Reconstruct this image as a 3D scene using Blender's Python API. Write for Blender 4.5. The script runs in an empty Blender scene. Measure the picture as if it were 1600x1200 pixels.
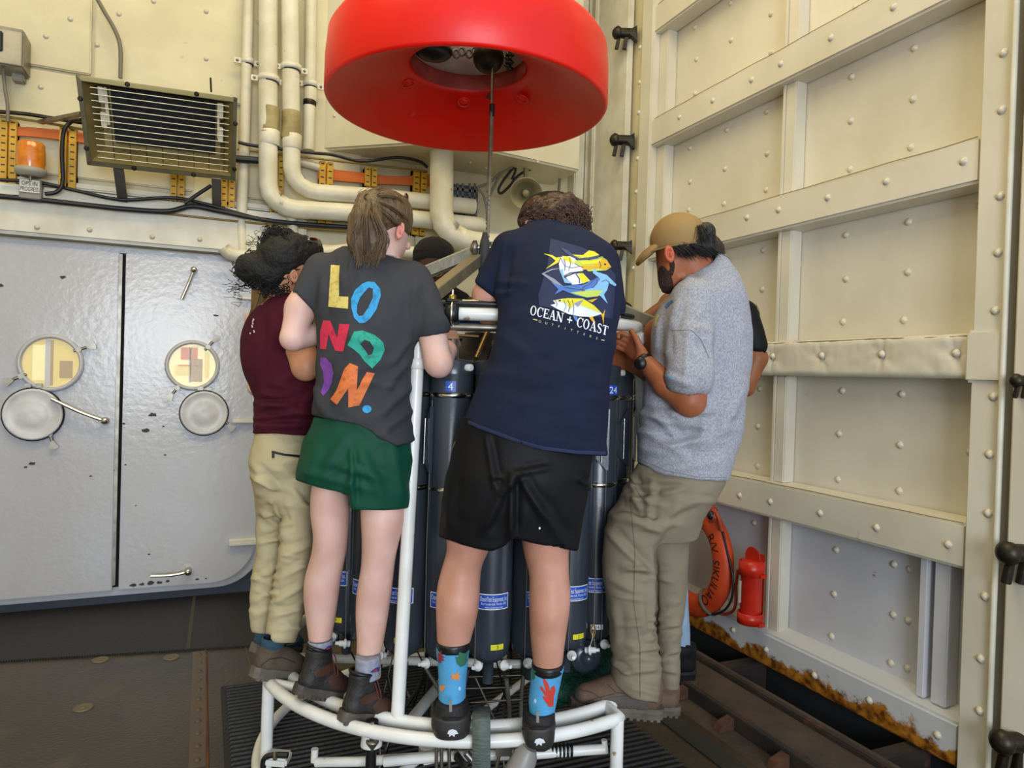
import bpy, bmesh, math, random
import numpy as np
from mathutils import Vector, Matrix, geometry
from mathutils.bvhtree import BVHTree
from mathutils import noise as mnoise
random.seed(7)
rng = np.random.default_rng(7)
scn = bpy.context.scene
COL = scn.collection

# ------------------------------------------------------------------ camera, world, lights, exposure
FPX = 1109.0
TH, PH, RO, CH = math.radians(23.4), math.atan(14/1109), math.radians(1.7), 1.55
fw = Vector((math.sin(TH)*math.cos(PH), math.cos(TH)*math.cos(PH), -math.sin(PH)))
r0 = Vector((math.cos(TH), -math.sin(TH), 0)); u0 = r0.cross(fw)
RT = r0*math.cos(RO) + u0*math.sin(RO); UP = u0*math.cos(RO) - r0*math.sin(RO)
CAM = Vector((0, 0, CH))
cd = bpy.data.cameras.new('camera'); cam = bpy.data.objects.new('camera', cd); COL.objects.link(cam)
cd.sensor_fit = 'HORIZONTAL'; cd.sensor_width = 36.0; cd.lens = 36.0*FPX/1600
cd.clip_start = 0.05; cd.clip_end = 100
cam.matrix_world = Matrix(((RT.x, UP.x, -fw.x, CAM.x), (RT.y, UP.y, -fw.y, CAM.y), (RT.z, UP.z, -fw.z, CAM.z), (0, 0, 0, 1)))
scn.camera = cam

wd = bpy.data.worlds.new('world'); scn.world = wd; wd.use_nodes = True
bg = wd.node_tree.nodes['Background']; bg.inputs[0].default_value = (0.78, 0.87, 1.0, 1); bg.inputs[1].default_value = 0.95

def area(name, loc, target, sx, sy, power, col):
    l = bpy.data.lights.new(name, 'AREA'); l.shape = 'RECTANGLE'; l.size = sx; l.size_y = sy; l.energy = power; l.color = col
    o = bpy.data.objects.new(name, l); COL.objects.link(o); o.location = loc
    o.rotation_euler = (Vector(target)-Vector(loc)).to_track_quat('-Z', 'Y').to_euler(); return o
area('daylight_opening', (-0.45, -4.2, 1.95), (0.7, 4.0, 1.3), 2.4, 2.0, 215, (0.84, 0.91, 1.0))
area('hangar_ceiling_lamp', (0.9, 2.6, 5.9), (0.9, 2.6, 0), 2.6, 1.4, 90, (1.0, 0.83, 0.48))
area('hangar_ceiling_lamp', (-1.6, 2.2, 5.9), (-1.6, 2.2, 0), 1.6, 1.4, 50, (1.0, 0.84, 0.52))
scn.view_settings.view_transform = 'Standard'; scn.view_settings.look = 'None'
scn.view_settings.gamma = 1.0; scn.view_settings.use_curve_mapping = False
scn.view_settings.exposure = 0.22
scn.cycles.max_bounces = 6
scn.cycles.use_denoising = True

# ------------------------------------------------------------------ pixel helpers (the photograph taken as 1600x1200)
def ray(px, py): return fw + RT*((px-800)/FPX) + UP*((600-py)/FPX)
def W(px, py, D): return CAM + ray(px, py)*D
def onp(px, py, ax, val):
    r = ray(px, py); return CAM + r*((val-CAM[ax])/r[ax])
def onx(px, py, v): return onp(px, py, 0, v)
def ony(px, py, v): return onp(px, py, 1, v)
def onz(px, py, v): return onp(px, py, 2, v)
def topx(p):
    d = Vector(p)-CAM; z = d.dot(fw); return 800+FPX*d.dot(RT)/z, 600-FPX*d.dot(UP)/z, z

# ------------------------------------------------------------------ materials
def lin(c):
    if isinstance(c, str):
        c = c.lstrip('#'); c = tuple(int(c[i:i+2], 16)/255 for i in (0, 2, 4))
    return tuple((x/12.92 if x <= .04045 else ((x+.055)/1.055)**2.4) for x in c[:3]) + (1,)
MATS = {}
def mat(name, col, rough=.6, metal=0, col2=None, scale=8, fac=.5, stretch=(1, 1, 1), bump=0, bscale=40, bstretch=None, spots=None, sss=0, coat=0, detail=6, spec=None, thr=(.35, .65), emit=0, alpha=1, trans=0):
    if name in MATS: return MATS[name]
    m = bpy.data.materials.new(name); m.use_nodes = True; nt = m.node_tree; N = nt.nodes; L = nt.links
    b = N['Principled BSDF']; b.inputs['Roughness'].default_value = rough; b.inputs['Metallic'].default_value = metal
    b.inputs['Base Color'].default_value = lin(col)
    if spec is not None: b.inputs['Specular IOR Level'].default_value = spec
    if sss: b.inputs['Subsurface Weight'].default_value = sss; b.inputs['Subsurface Scale'].default_value = .02; b.inputs['Subsurface Radius'].default_value = (1, .35, .2)
    if coat: b.inputs['Coat Weight'].default_value = coat; b.inputs['Coat Roughness'].default_value = .15
    if emit: b.inputs['Emission Color'].default_value = lin(col); b.inputs['Emission Strength'].default_value = emit
    if trans: b.inputs['Transmission Weight'].default_value = trans
    b.inputs['Alpha'].default_value = alpha
    tc = N.new('ShaderNodeTexCoord')
    def noi(sc, st, det=detail):
        mp = N.new('ShaderNodeMapping'); mp.inputs['Scale'].default_value = st; L.new(tc.outputs['Object'], mp.inputs[0])
        n = N.new('ShaderNodeTexNoise'); n.inputs['Scale'].default_value = sc; n.inputs['Detail'].default_value = det; L.new(mp.outputs[0], n.inputs['Vector']); return n
    cur = None
    if col2:
        n = noi(scale, stretch); r = N.new('ShaderNodeMapRange'); r.inputs[1].default_value = thr[0]; r.inputs[2].default_value = thr[1]; r.inputs[4].default_value = fac*2 if fac < .5 else 1
        L.new(n.outputs[0], r.inputs[0]); mx = N.new('ShaderNodeMix'); mx.data_type = 'RGBA'
        mx.inputs['A'].default_value = lin(col); mx.inputs['B'].default_value = lin(col2); L.new(r.outputs[0], mx.inputs['Factor']); cur = mx.outputs['Result']
    for sp in (spots or []):   # (colour, scale, threshold, softness)
        n = noi(sp[1], sp[4] if len(sp) > 4 else (1, 1, 1), 8); r = N.new('ShaderNodeMapRange'); r.inputs[1].default_value = sp[2]; r.inputs[2].default_value = sp[2]+sp[3]
        L.new(n.outputs[0], r.inputs[0]); mx = N.new('ShaderNodeMix'); mx.data_type = 'RGBA'
        if cur: L.new(cur, mx.inputs['A'])
        else: mx.inputs['A'].default_value = lin(col)
        mx.inputs['B'].default_value = lin(sp[0]); L.new(r.outputs[0], mx.inputs['Factor']); cur = mx.outputs['Result']
    if cur: L.new(cur, b.inputs['Base Color'])
    if bump:
        n = noi(bscale, bstretch or (1, 1, 1), 5); bp = N.new('ShaderNodeBump'); bp.inputs['Strength'].default_value = bump; bp.inputs['Distance'].default_value = .01
        L.new(n.outputs[0], bp.inputs['Height']); L.new(bp.outputs[0], b.inputs['Normal'])
    MATS[name] = m; return m

# ------------------------------------------------------------------ object helpers
def tag(o, label=None, cat=None, group=None, kind=None):
    if label: o['label'] = label
    if cat: o['category'] = cat
    if group: o['group'] = group
    if kind: o['kind'] = kind
    return o
def thing(name, label, cat, loc, group=None, rz=0, kind=None):
    o = bpy.data.objects.new(name, None); COL.objects.link(o); o.location = loc; o.rotation_euler = (0, 0, rz); o.empty_display_size = .1
    return tag(o, label, cat, group, kind)
def root_loc(p):
    v = Vector((0, 0, 0))
    while p is not None: v += p.location; p = p.parent
    return v
def mesh_obj(name, V, Fc, m, parent=None, smooth=False, loc=None, label=None, origin=None):
    """V in world coordinates; parent's (unrotated) origin is subtracted"""
    me = bpy.data.meshes.new(name)
    off = Vector(origin) if origin is not None else (root_loc(parent) if parent is not None else Vector((0, 0, 0)))
    V = np.asarray([tuple(v) for v in V] if not isinstance(V, np.ndarray) else V, dtype=float) - np.array(off)
    me.from_pydata(V.tolist(), [], Fc if isinstance(Fc, list) else Fc.tolist())
    if m: me.materials.append(m)
    if smooth: me.polygons.foreach_set('use_smooth', [True]*len(me.polygons))
    me.update()
    o = bpy.data.objects.new(name, me); COL.objects.link(o)
    if parent is not None: o.parent = parent
    elif origin is not None: o.location = off
    if label: o['label'] = label
    return o
class MB:
    """collects simple shapes in world coordinates into one mesh"""
    def __init__(s): s.V = []; s.F = []; s.sm = []
    def add(s, V, Fc, sm=False):
        n = len(s.V); s.V += [tuple(v) for v in V]; s.F += [tuple(i+n for i in f) for f in Fc]; s.sm += [sm]*len(Fc); return s
    def box(s, lo, hi):
        (a, b, c), (d, e, f) = lo, hi
        return s.hexa([(a, b, c), (d, b, c), (d, e, c), (a, e, c), (a, b, f), (d, b, f), (d, e, f), (a, e, f)])
    def hexa(s, P): return s.add(P, [(0, 3, 2, 1), (4, 5, 6, 7), (0, 1, 5, 4), (1, 2, 6, 5), (2, 3, 7, 6), (3, 0, 4, 7)])
    def bar(s, p, q, w, h, up=(0, 0, 1)):
        p = Vector(p); q = Vector(q); a = (q-p).normalized(); u = Vector(up); sd = a.cross(u)
        if sd.length < 1e-3: sd = a.cross(Vector((1, 0, 0)))
        sd.normalize(); u = sd.cross(a).normalized(); w /= 2; h /= 2
        return s.hexa([p-sd*w-u*h, p+sd*w-u*h, p+sd*w+u*h, p-sd*w+u*h, q-sd*w-u*h, q+sd*w-u*h, q+sd*w+u*h, q-sd*w+u*h])
    def tube(s, pts, r, n=12, cap=True, closed=False):
        pts = [Vector(p) for p in pts]; N = len(pts); rs = r if isinstance(r, (list, tuple)) else [r]*N
        V = []; prev = None
        for i, p in enumerate(pts):
            if closed: t = (pts[(i+1) % N]-pts[i-1])
            else: t = pts[min(i+1, N-1)]-pts[max(i-1, 0)]
            t.normalize()
            if prev is None:
                a = Vector((0, 0, 1)) if abs(t.z) < .9 else Vector((1, 0, 0)); u = t.cross(a).normalized()
            else:
                u = prev-t*prev.dot(t); u.normalize()
            prev = u; v = t.cross(u)
            for k in range(n):
                an = 2*math.pi*k/n; V.append(p+(u*math.cos(an)+v*math.sin(an))*rs[i])
        Fc = []
        for i in range(N if closed else N-1):
            j = (i+1) % N
            for k in range(n):
                l = (k+1) % n; Fc.append((i*n+k, i*n+l, j*n+l, j*n+k))
        s.add(V, Fc, True)
        if cap and not closed:
            s.add(V[:n], [tuple(range(n))[::-1]]); s.add(V[-n:], [tuple(range(n))])
        return s
    def lathe(s, prof, c, axis=(0, 0, 1), n=24, sm=True, cap=True):
        c = Vector(c); a = Vector(axis).normalized(); t = Vector((0, 0, 1)) if abs(a.z) < .9 else Vector((1, 0, 0)); u = a.cross(t).normalized(); v = a.cross(u)
        V = []
        for (r, h) in prof:
            for k in range(n):
                an = 2*math.pi*k/n; V.append(c+a*h+(u*math.cos(an)+v*math.sin(an))*max(r, 1e-5))
        Fc = []
        for i in range(len(prof)-1):
            for k in range(n):
                l = (k+1) % n; Fc.append((i*n+k, i*n+l, (i+1)*n+l, (i+1)*n+k))
        s.add(V, Fc, sm)
        if cap: s.add(V[:n], [tuple(range(n))[::-1]]); s.add(V[-n:], [tuple(range(n))])
        return s
    def ball(s, c, r, n=12, sq=(1, 1, 1)):
        pr = []; c = Vector(c); V = []; m = n//2
        for i in range(m+1):
            ph = math.pi*i/m
            for k in range(n):
                an = 2*math.pi*k/n; V.append(c+Vector((math.sin(ph)*math.cos(an)*sq[0], math.sin(ph)*math.sin(an)*sq[1], math.cos(ph)*sq[2]))*r)
        Fc = [(i*n+k, i*n+(k+1) % n, (i+1)*n+(k+1) % n, (i+1)*n+k) for i in range(m) for k in range(n)]
        return s.add(V, Fc, True)
    def prism(s, pts, d):
        d = Vector(d); n = len(pts); P = [Vector(p) for p in pts]
        return s.add(P+[p+d for p in P], [tuple(range(n))[::-1], tuple(range(n, 2*n))]+[(i, (i+1) % n, n+(i+1) % n, n+i) for i in range(n)])
    def build(s, name, m, parent=None, bevel=0, label=None, origin=None, fix=True, seg=2):
        me = bpy.data.meshes.new(name); off = Vector(origin) if origin is not None else (root_loc(parent) if parent is not None else Vector((0, 0, 0)))
        me.from_pydata([tuple(Vector(v)-off) for v in s.V], [], s.F)
        me.polygons.foreach_set('use_smooth', s.sm)
        if fix or bevel:
            bm = bmesh.new(); bm.from_mesh(me)
            if bevel:
                es = [e for e in bm.edges if len(e.link_faces) == 2 and e.calc_face_angle(0) > .6]
                bmesh.ops.bevel(bm, geom=es, offset=bevel, segments=seg, affect='EDGES', clamp_overlap=True)
            bmesh.ops.recalc_face_normals(bm, faces=bm.faces); bm.to_mesh(me); bm.free()
        me.materials.append(m)
        o = bpy.data.objects.new(name, me); COL.objects.link(o)
        if parent is not None: o.parent = parent
        elif origin is not None: o.location = off
        if label: o['label'] = label
        return o
def dup(o, parent, loc=None, rot=None, scale=None):
    c = o.copy(); COL.objects.link(c); c.parent = parent
    if loc is not None: c.location = Vector(loc)
    if rot is not None: c.rotation_euler = rot
    if scale is not None: c.scale = scale
    for ch in [x for x in bpy.data.objects if x.parent == o]: dup(ch, c)
    return c
def spline(P, n=8, closed=False):
    P = [Vector(p) for p in P]; out = []; N = len(P)
    for i in range(N if closed else N-1):
        if closed: a, b, c, d = P[i-1], P[i], P[(i+1) % N], P[(i+2) % N]
        else: a, b, c, d = P[max(i-1, 0)], P[i], P[i+1], P[min(i+2, N-1)]
        for k in range(n):
            t = k/n; out.append(.5*((2*b)+(c-a)*t+(2*a-5*b+4*c-d)*t*t+(3*b-a-3*c+d)*t**3))
    if not closed: out.append(P[-1])
    return out
def font_mesh(txt, shear=0):
    """text as 2-D triangles, height of a capital about 0.7"""
    cu = bpy.data.curves.new('t', 'FONT'); cu.body = txt; cu.shear = shear; cu.align_x = 'CENTER'; cu.resolution_u = 3
    ob = bpy.data.objects.new('t', cu); COL.objects.link(ob)
    bpy.context.view_layer.update()
    me = ob.to_mesh(); me.calc_loop_triangles()
    V = [(v.co.x, v.co.y-.35) for v in me.vertices]; T = [tuple(t.vertices) for t in me.loop_triangles]
    ob.to_mesh_clear(); bpy.data.objects.remove(ob); bpy.data.curves.remove(cu); return V, T
def subdiv2d(V, T, mx):
    V = list(V); T = list(T); out = []; cache = {}
    def mid(a, b):
        k = (min(a, b), max(a, b))
        if k not in cache: V.append(((V[a][0]+V[b][0])/2, (V[a][1]+V[b][1])/2)); cache[k] = len(V)-1
        return cache[k]
    while T:
        t = T.pop(); L = [math.dist(V[t[i]], V[t[(i+1) % 3]]) for i in range(3)]
        m = max(L)
        if m <= mx: out.append(t); continue
        i = L.index(m); a, b, c = t[i], t[(i+1) % 3], t[(i+2) % 3]; d = mid(a, b); T += [(a, d, c), (d, b, c)]
    return V, out
def poly2d(rings):
    flat = [p for r in rings for p in r]
    return flat, [tuple(t) for t in geometry.tessellate_polygon([[Vector((p[0], p[1], 0)) for p in r] for r in rings])]
# ------------------------------------------------------------------ implicit bodies, in camera-aligned metres (x right, y up, z depth)
def P3(px, py, D): return np.array([(px-800)/FPX*D, (600-py)/FPX*D, D])
Mc = np.array([[RT.x, RT.y, RT.z], [UP.x, UP.y, UP.z], [fw.x, fw.y, fw.z]])
def toworld(V): return np.asarray(V) @ Mc + np.array(CAM)
class Sdf:
    def __init__(s, res=.006): s.res = res; s.ops = []; s.lo = np.full(3, 1e9); s.hi = np.full(3, -1e9); s.under = []
    def _bb(s, a, b, add=True):
        if add: s.lo = np.minimum(s.lo, a); s.hi = np.maximum(s.hi, b)
        return a, b
    def cone(s, a, b, ra, rb=None, k=.02, sz=1.0, sub=False, cut=None):
        """a, b = (px, py, D); radii in px"""
        rb = ra if rb is None else rb
        A, B = P3(*a), P3(*b); Ra, Rb = ra*a[2]/FPX, rb*b[2]/FPX
        return s.mcone(A, B, Ra, Rb, k, sz, sub, cut)
    def mcone(s, A, B, Ra, Rb, k=.02, sz=1.0, sub=False, cut=None):
        R = max(Ra, Rb)*max(1, sz)
        cxs = None if cut is None else ([p[0] for p in cut], [p[1] for p in cut])
        lo, hi = s._bb(np.minimum(A, B)-R, np.maximum(A, B)+R, not sub)
        def f(X, Y, Z, raw=False):
            d = B-A; d2 = d.copy(); d2[2] /= sz
            px, py, pz = X-A[0], Y-A[1], (Z-A[2])/sz
            h = np.clip((px*d2[0]+py*d2[1]+pz*d2[2])/(d2@d2+1e-12), 0, 1)
            e = np.sqrt((px-d2[0]*h)**2+(py-d2[1]*h)**2+(pz-d2[2]*h)**2)-(Ra+(Rb-Ra)*h)
            if cxs is not None:   # the sleeve's own hem
                h_ = ((600-FPX*Y/Z)-np.interp(800+FPX*X/Z, *cxs))*Z/FPX
                if raw: return np.where(h_ > -.004, .2, e)
                e = np.maximum(e, h_)
            return e
        s.ops.append((lo, hi, f, k, sub)); return s
    def chain(s, pts, k=.02, sz=1.0):
        for p, q in zip(pts[:-1], pts[1:]): s.cone(p[:3], q[:3], p[3], q[3], k, sz)
        return s
    def ell(s, c, rx, ry, rd, k=.02, rot=0, sub=False, yaw=0):
        """rx, ry in px, rd in m, rot degrees in the picture plane, yaw degrees about the vertical"""
        C = P3(*c); rx, ry = rx*c[2]/FPX, ry*c[2]/FPX; a = math.radians(rot); ca, sa = math.cos(a), math.sin(a); R = max(rx, ry, rd)
        b = math.radians(yaw); cb, sb = math.cos(b), math.sin(b)
        lo, hi = s._bb(C-R, C+R, not sub)
        def f(X, Y, Z):
            x, y, z = X-C[0], Y-C[1], Z-C[2]; x, z = cb*x-sb*z, sb*x+cb*z; x, y = ca*x+sa*y, -sa*x+ca*y
            k0 = np.sqrt((x/rx)**2+(y/ry)**2+(z/rd)**2)+1e-9; k1 = np.sqrt((x/rx**2)**2+(y/ry**2)**2+(z/rd**2)**2)+1e-9
            return k0*(k0-1)/k1
        s.ops.append((lo, hi, f, k, sub)); return s
    def loft(s, rows, k=.02, sub=False, grow=0, rnd=.0, n=2.0):
        """rows: (py, xL, xR, D, half depth)"""
        R = []
        for (py, xl, xr, D, hd) in rows:
            a = P3(xl, py, D); b = P3(xr, py, D); R.append((a[1], (a[0]+b[0])/2, (b[0]-a[0])/2+grow, D, hd+grow))
        R = np.array(sorted(R)); ys = R[:, 0]
        yy = np.linspace(ys[0], ys[-1], 160)
        # smooth (monotone-ish) interpolation: linear resample then blur
        cols = []
        for c in range(1, 5):
            v = np.interp(yy, ys, R[:, c]); w = 5; vp = np.pad(v, w, mode='edge'); v = np.convolve(vp, np.ones(2*w+1)/(2*w+1), 'valid'); cols.append(v)
        xc, hw, zc, hd = cols
        lo = np.array([(xc-hw).min(), ys[0], (zc-hd).min()]); hi = np.array([(xc+hw).max(), ys[-1], (zc+hd).max()]); s._bb(lo, hi, not sub)
        def f(X, Y, Z):
            y1 = Y[0, :, 0]; g = lambda v: np.interp(y1, yy, v)[None, :, None]
            a, b = g(hw), g(hd); x, z = X-g(xc), Z-g(zc)
            if n == 2.0:
                k0 = np.sqrt((x/a)**2+(z/b)**2)+1e-9; k1 = np.sqrt((x/a**2)**2+(z/b**2)**2)+1e-9; d = k0*(k0-1)/k1
            else:
                k0 = (np.abs(x/a)**n+np.abs(z/b)**n)**(1/n); d = (k0-1)*np.minimum(a, b)
            dy = np.maximum(Y-ys[-1], ys[0]-Y)
            if rnd: return np.where((d > -rnd) & (dy > -rnd), np.sqrt(np.maximum(d+rnd, 0)**2+np.maximum(dy+rnd, 0)**2)-rnd, np.maximum(d, dy))
            return np.maximum(d, dy)
        s.ops.append((lo, hi, f, k, sub)); return s
    def clip(s, line, below=True, D=2.3):
        """cut away everything below (above) a polyline in px (the hem)"""
        xs = np.array([p[0] for p in line], float); ys = np.array([p[1] for p in line], float)
        def f(X, Y, Z):
            px = 800+FPX*X/Z; py = 600-FPX*Y/Z; h = np.interp(px, xs, ys); d = (py-h)*Z/FPX
            return d if below else -d
        s.ops.append((None, None, f, 0, 'clip')); return s
    def tuck(s, ax, lo, n, r, Fd, m=.013):
        """keep a body inside this garment wherever the garment covers it"""
        i0 = np.clip(np.floor((s.lo-lo)/r).astype(int)-2, 0, n-1); i1 = np.clip(np.ceil((s.hi-lo)/r).astype(int)+3, 1, n)
        if (i1 <= i0+1).any(): return
        sl = tuple(slice(p, q) for p, q in zip(i0, i1)); X, Y, Z = np.meshgrid(*[ax[i][sl[i]] for i in range(3)], indexing='ij', sparse=True)
        C = np.full(tuple(i1-i0), .2); ok = np.ones(C.shape, bool)
        for (a, b, f, k, sub) in s.ops:
            d = f(X, Y, Z, raw=True) if 'raw' in f.__code__.co_varnames else f(X, Y, Z)
            if sub == 'clip': ok &= d < -.004
            elif sub: ok &= d > .012
            else: h = np.maximum(k-np.abs(C-d), 0)/max(k, 1e-6); C = np.minimum(C, d)-h*h*k*.25
        ok &= C < 0
        Fd[sl] = np.where(ok, np.maximum(Fd[sl], C+m), Fd[sl])
    def inter(s, f): s.ops.append((None, None, f, 0, 'clip')); return s
    def field(s):
        r = s.res; lo = s.lo-3*r; hi = s.hi+3*r; n = np.ceil((hi-lo)/r).astype(int)+1
        ax = [lo[i]+r*np.arange(n[i]) for i in range(3)]; Fd = np.full(n, .2, dtype=np.float32); s.ax = ax
        for (a, b, f, k, sub) in s.ops:
            if sub == 'clip':
                X, Y, Z = np.meshgrid(*ax, indexing='ij', sparse=True); Fd = np.maximum(Fd, f(X, Y, Z)).astype(np.float32); continue
            m = k+3*r; i0 = np.clip(np.floor((a-m-lo)/r).astype(int), 0, n-1); i1 = np.clip(np.ceil((b+m-lo)/r).astype(int)+1, 1, n)
            if (i1 <= i0).any(): continue
            sl = tuple(slice(p, q) for p, q in zip(i0, i1)); X, Y, Z = np.meshgrid(*[ax[i][sl[i]] for i in range(3)], indexing='ij', sparse=True)
            d = f(X, Y, Z); e = Fd[sl]
            if sub: d = -d; h = np.maximum(k-np.abs(e-d), 0)/max(k, 1e-6); Fd[sl] = np.maximum(e, d)+h*h*k*.25
            else: h = np.maximum(k-np.abs(e-d), 0)/max(k, 1e-6); Fd[sl] = np.minimum(e, d)-h*h*k*.25
        return Fd, lo, r
    def mesh(s):
        Fd, lo, r = s.field()
        for g in s.under: g.tuck(s.ax, lo, np.array(Fd.shape), r, Fd)
        S = Fd < 0
        c = [S[i:S.shape[0]-1+i, j:S.shape[1]-1+j, k:S.shape[2]-1+k] for i in (0, 1) for j in (0, 1) for k in (0, 1)]
        any_ = np.logical_or.reduce(c); all_ = np.logical_and.reduce(c); act = any_ & ~all_; idx = np.argwhere(act); M = len(idx)
        num = -np.ones(act.shape, dtype=np.int64); num[act] = np.arange(M)
        vals = np.stack([Fd[idx[:, 0]+i, idx[:, 1]+j, idx[:, 2]+k] for i in (0, 1) for j in (0, 1) for k in (0, 1)], 1)
        cor = np.array([(i, j, k) for i in (0, 1) for j in (0, 1) for k in (0, 1)], float)
        acc = np.zeros((M, 3)); cnt = np.zeros(M)
        for a in range(8):
            for b in range(a+1, 8):
                if np.abs(cor[a]-cor[b]).sum() != 1: continue
                va, vb = vals[:, a], vals[:, b]; m = (va < 0) != (vb < 0); t = np.where(m, va/np.where(m, va-vb, 1), 0)
                acc += m[:, None]*(cor[a]+(cor[b]-cor[a])*t[:, None]); cnt += m
        V = lo+(idx+acc/cnt[:, None])*r; Q = []
        for ax in range(3):
            A = S.take(range(S.shape[ax]-1), ax); B = S.take(range(1, S.shape[ax]), ax); e = np.argwhere(A != B)
            o1, o2 = [(1, 2), (2, 0), (0, 1)][ax]
            e = e[(e[:, o1] > 0) & (e[:, o2] > 0) & (e[:, o1] < act.shape[o1]) & (e[:, o2] < act.shape[o2])]
            if not len(e): continue
            ins = A[tuple(e.T)]
            def cell(d1, d2): q = e.copy(); q[:, o1] -= d1; q[:, o2] -= d2; return num[tuple(q.T)]
            q = np.stack([cell(1, 1), cell(0, 1), cell(0, 0), cell(1, 0)], 1)
            q[ins] = q[ins][:, ::-1]; Q.append(q)
        return V, np.concatenate(Q)
def vnormals(V, Q):
    n = np.cross(V[Q[:, 2]]-V[Q[:, 0]], V[Q[:, 3]]-V[Q[:, 1]]); N = np.zeros_like(V)
    for c in range(4): np.add.at(N, Q[:, c], n)
    return N/(np.linalg.norm(N, axis=1, keepdims=True)+1e-12)
def vnoise(P, sc, seed=0):
    """cheap smooth value noise in numpy"""
    p = P*sc+seed*17.3; i = np.floor(p).astype(np.int64); f = p-i; f = f*f*(3-2*f); out = 0
    for a in (0, 1):
        for b in (0, 1):
            for c in (0, 1):
                h = (i[:, 0]+a)*374761393+(i[:, 1]+b)*668265263+(i[:, 2]+c)*2147483647; h = (h ^ (h >> 13))*1274126177; h = ((h ^ (h >> 16)) & 0xffff)/65535.0
                out = out+h*np.where(a, f[:, 0], 1-f[:, 0])*np.where(b, f[:, 1], 1-f[:, 1])*np.where(c, f[:, 2], 1-f[:, 2])
    return out*2-1
def cloth(V, Q, folds=(), amp=.003, sc=14, stretch=(1, 1, 1), seed=0, fine=0, fsc=60):
    """folds: (x1, y1, x2, y2, width px, height in m) lines in the picture, pressed into the cloth"""
    N = -vnormals(V, Q); d = amp*1.3*vnoise(V*np.array(stretch), sc, seed)
    if amp: d += amp*.5*vnoise(V*np.array(stretch), sc*2.3, seed+3)
    if fine: d += fine*vnoise(V, fsc, seed+5)
    px = 800+FPX*V[:, 0]/V[:, 2]; py = 600-FPX*V[:, 1]/V[:, 2]
    for (x1, y1, x2, y2, w, a) in folds:
        dx, dy = x2-x1, y2-y1; L2 = dx*dx+dy*dy+1e-9; t = ((px-x1)*dx+(py-y1)*dy)/L2; tc = np.clip(t, 0, 1)
        ds = np.hypot(px-x1-dx*tc, py-y1-dy*tc); g = np.exp(-(ds/w)**2)*np.clip(np.sin(np.pi*np.clip(tc*.84+.08, 0, 1))*1.6, 0, 1)
        g -= .6*np.exp(-((ds-1.9*w)/w)**2)*np.where((px-x1)*dy-(py-y1)*dx > 0, 1, 0)*np.clip(np.sin(np.pi*tc)*1.6, 0, 1)
        d += a*1.45*g
    return V+N*d[:, None]
PEND, CLOTHES, GARMENTS = [], {}, {'t_shirt', 'shorts', 'trousers', 'jeans', 'dark_top', 'blue_overshirt', 'sock', 'hiking_boot', 'shoe', 'black_shoe', 'hiking_shoe', 'slip_on_shoe'}
def sobj(name, sd, m, parent, folds=(), amp=0, sc=14, stretch=(1, 1, 1), seed=0, fine=0, fsc=60, label=None, relax=1, now=False):
    if name == 'body' and not now: PEND.append((sd, m, parent)); return None
    if name in GARMENTS: CLOTHES.setdefault(parent.name, []).append(sd)
    V, Q = sd.mesh()
    if relax:   # a light smoothing takes the grid's steps out
        for _ in range(relax):
            A = np.zeros_like(V); c = np.zeros(len(V))
            for a, b in ((0, 1), (1, 2), (2, 3), (3, 0)):
                np.add.at(A, Q[:, a], V[Q[:, b]]); np.add.at(A, Q[:, b], V[Q[:, a]]); np.add.at(c, Q[:, a], 1); np.add.at(c, Q[:, b], 1)
            V = V*.5+.5*A/c[:, None]
    if amp or len(folds) or fine: V = cloth(V, Q, folds, amp, sc, stretch, seed, fine, fsc)
    return mesh_obj(name, toworld(V), Q[:, ::-1], m, parent, smooth=True, label=label)
def bvh_of(o):
    off = root_loc(o); V = [v.co+off for v in o.data.vertices]; return BVHTree.FromPolygons(V, [tuple(p.vertices) for p in o.data.polygons])
def decal(name, V, T, m, target, parent, off=.0016, mx=5, bvh=None, label=None):
    """print: flat shapes laid out over the picture, pressed onto the cloth below them"""
    V, T = subdiv2d(V, T, mx); b = bvh or bvh_of(target); out = []; ok = []
    for (x, y) in V:
        hit = b.ray_cast(CAM, ray(x, y).normalized())
        if hit[0] is None: out.append(CAM); ok.append(False); continue
        n = hit[1] if hit[1].dot(ray(x, y)) < 0 else -hit[1]
        out.append(hit[0]+n*off); ok.append(True)
    T = [t for t in T if all(ok[i] for i in t)]
    T = [t for t in T if max((out[t[0]]-out[t[1]]).length, (out[t[1]]-out[t[2]]).length) < .05]
    if not T: return None
    used = sorted({i for t in T for i in t}); mp = {a: i for i, a in enumerate(used)}
    Vv = [out[i] for i in used]; T = [tuple(mp[i] for i in t) for t in T]
    T2 = []
    for t in T:
        nn = (Vv[t[1]]-Vv[t[0]]).cross(Vv[t[2]]-Vv[t[0]]); T2.append(t if nn.dot(CAM-Vv[t[0]]) > 0 else t[::-1])
    return mesh_obj(name, Vv, T2, m, parent, smooth=True, label=label)
def ring2(cx, cy, rx, ry, rot=0, n=28, a0=0, a1=360):
    a = math.radians(rot); out = []
    for i in range(n):
        t = math.radians(a0+(a1-a0)*i/(n if a1-a0 >= 360 else n-1)); x, y = rx*math.cos(t), ry*math.sin(t); out.append((cx+x*math.cos(a)-y*math.sin(a), cy+x*math.sin(a)+y*math.cos(a)))
    return out
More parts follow.
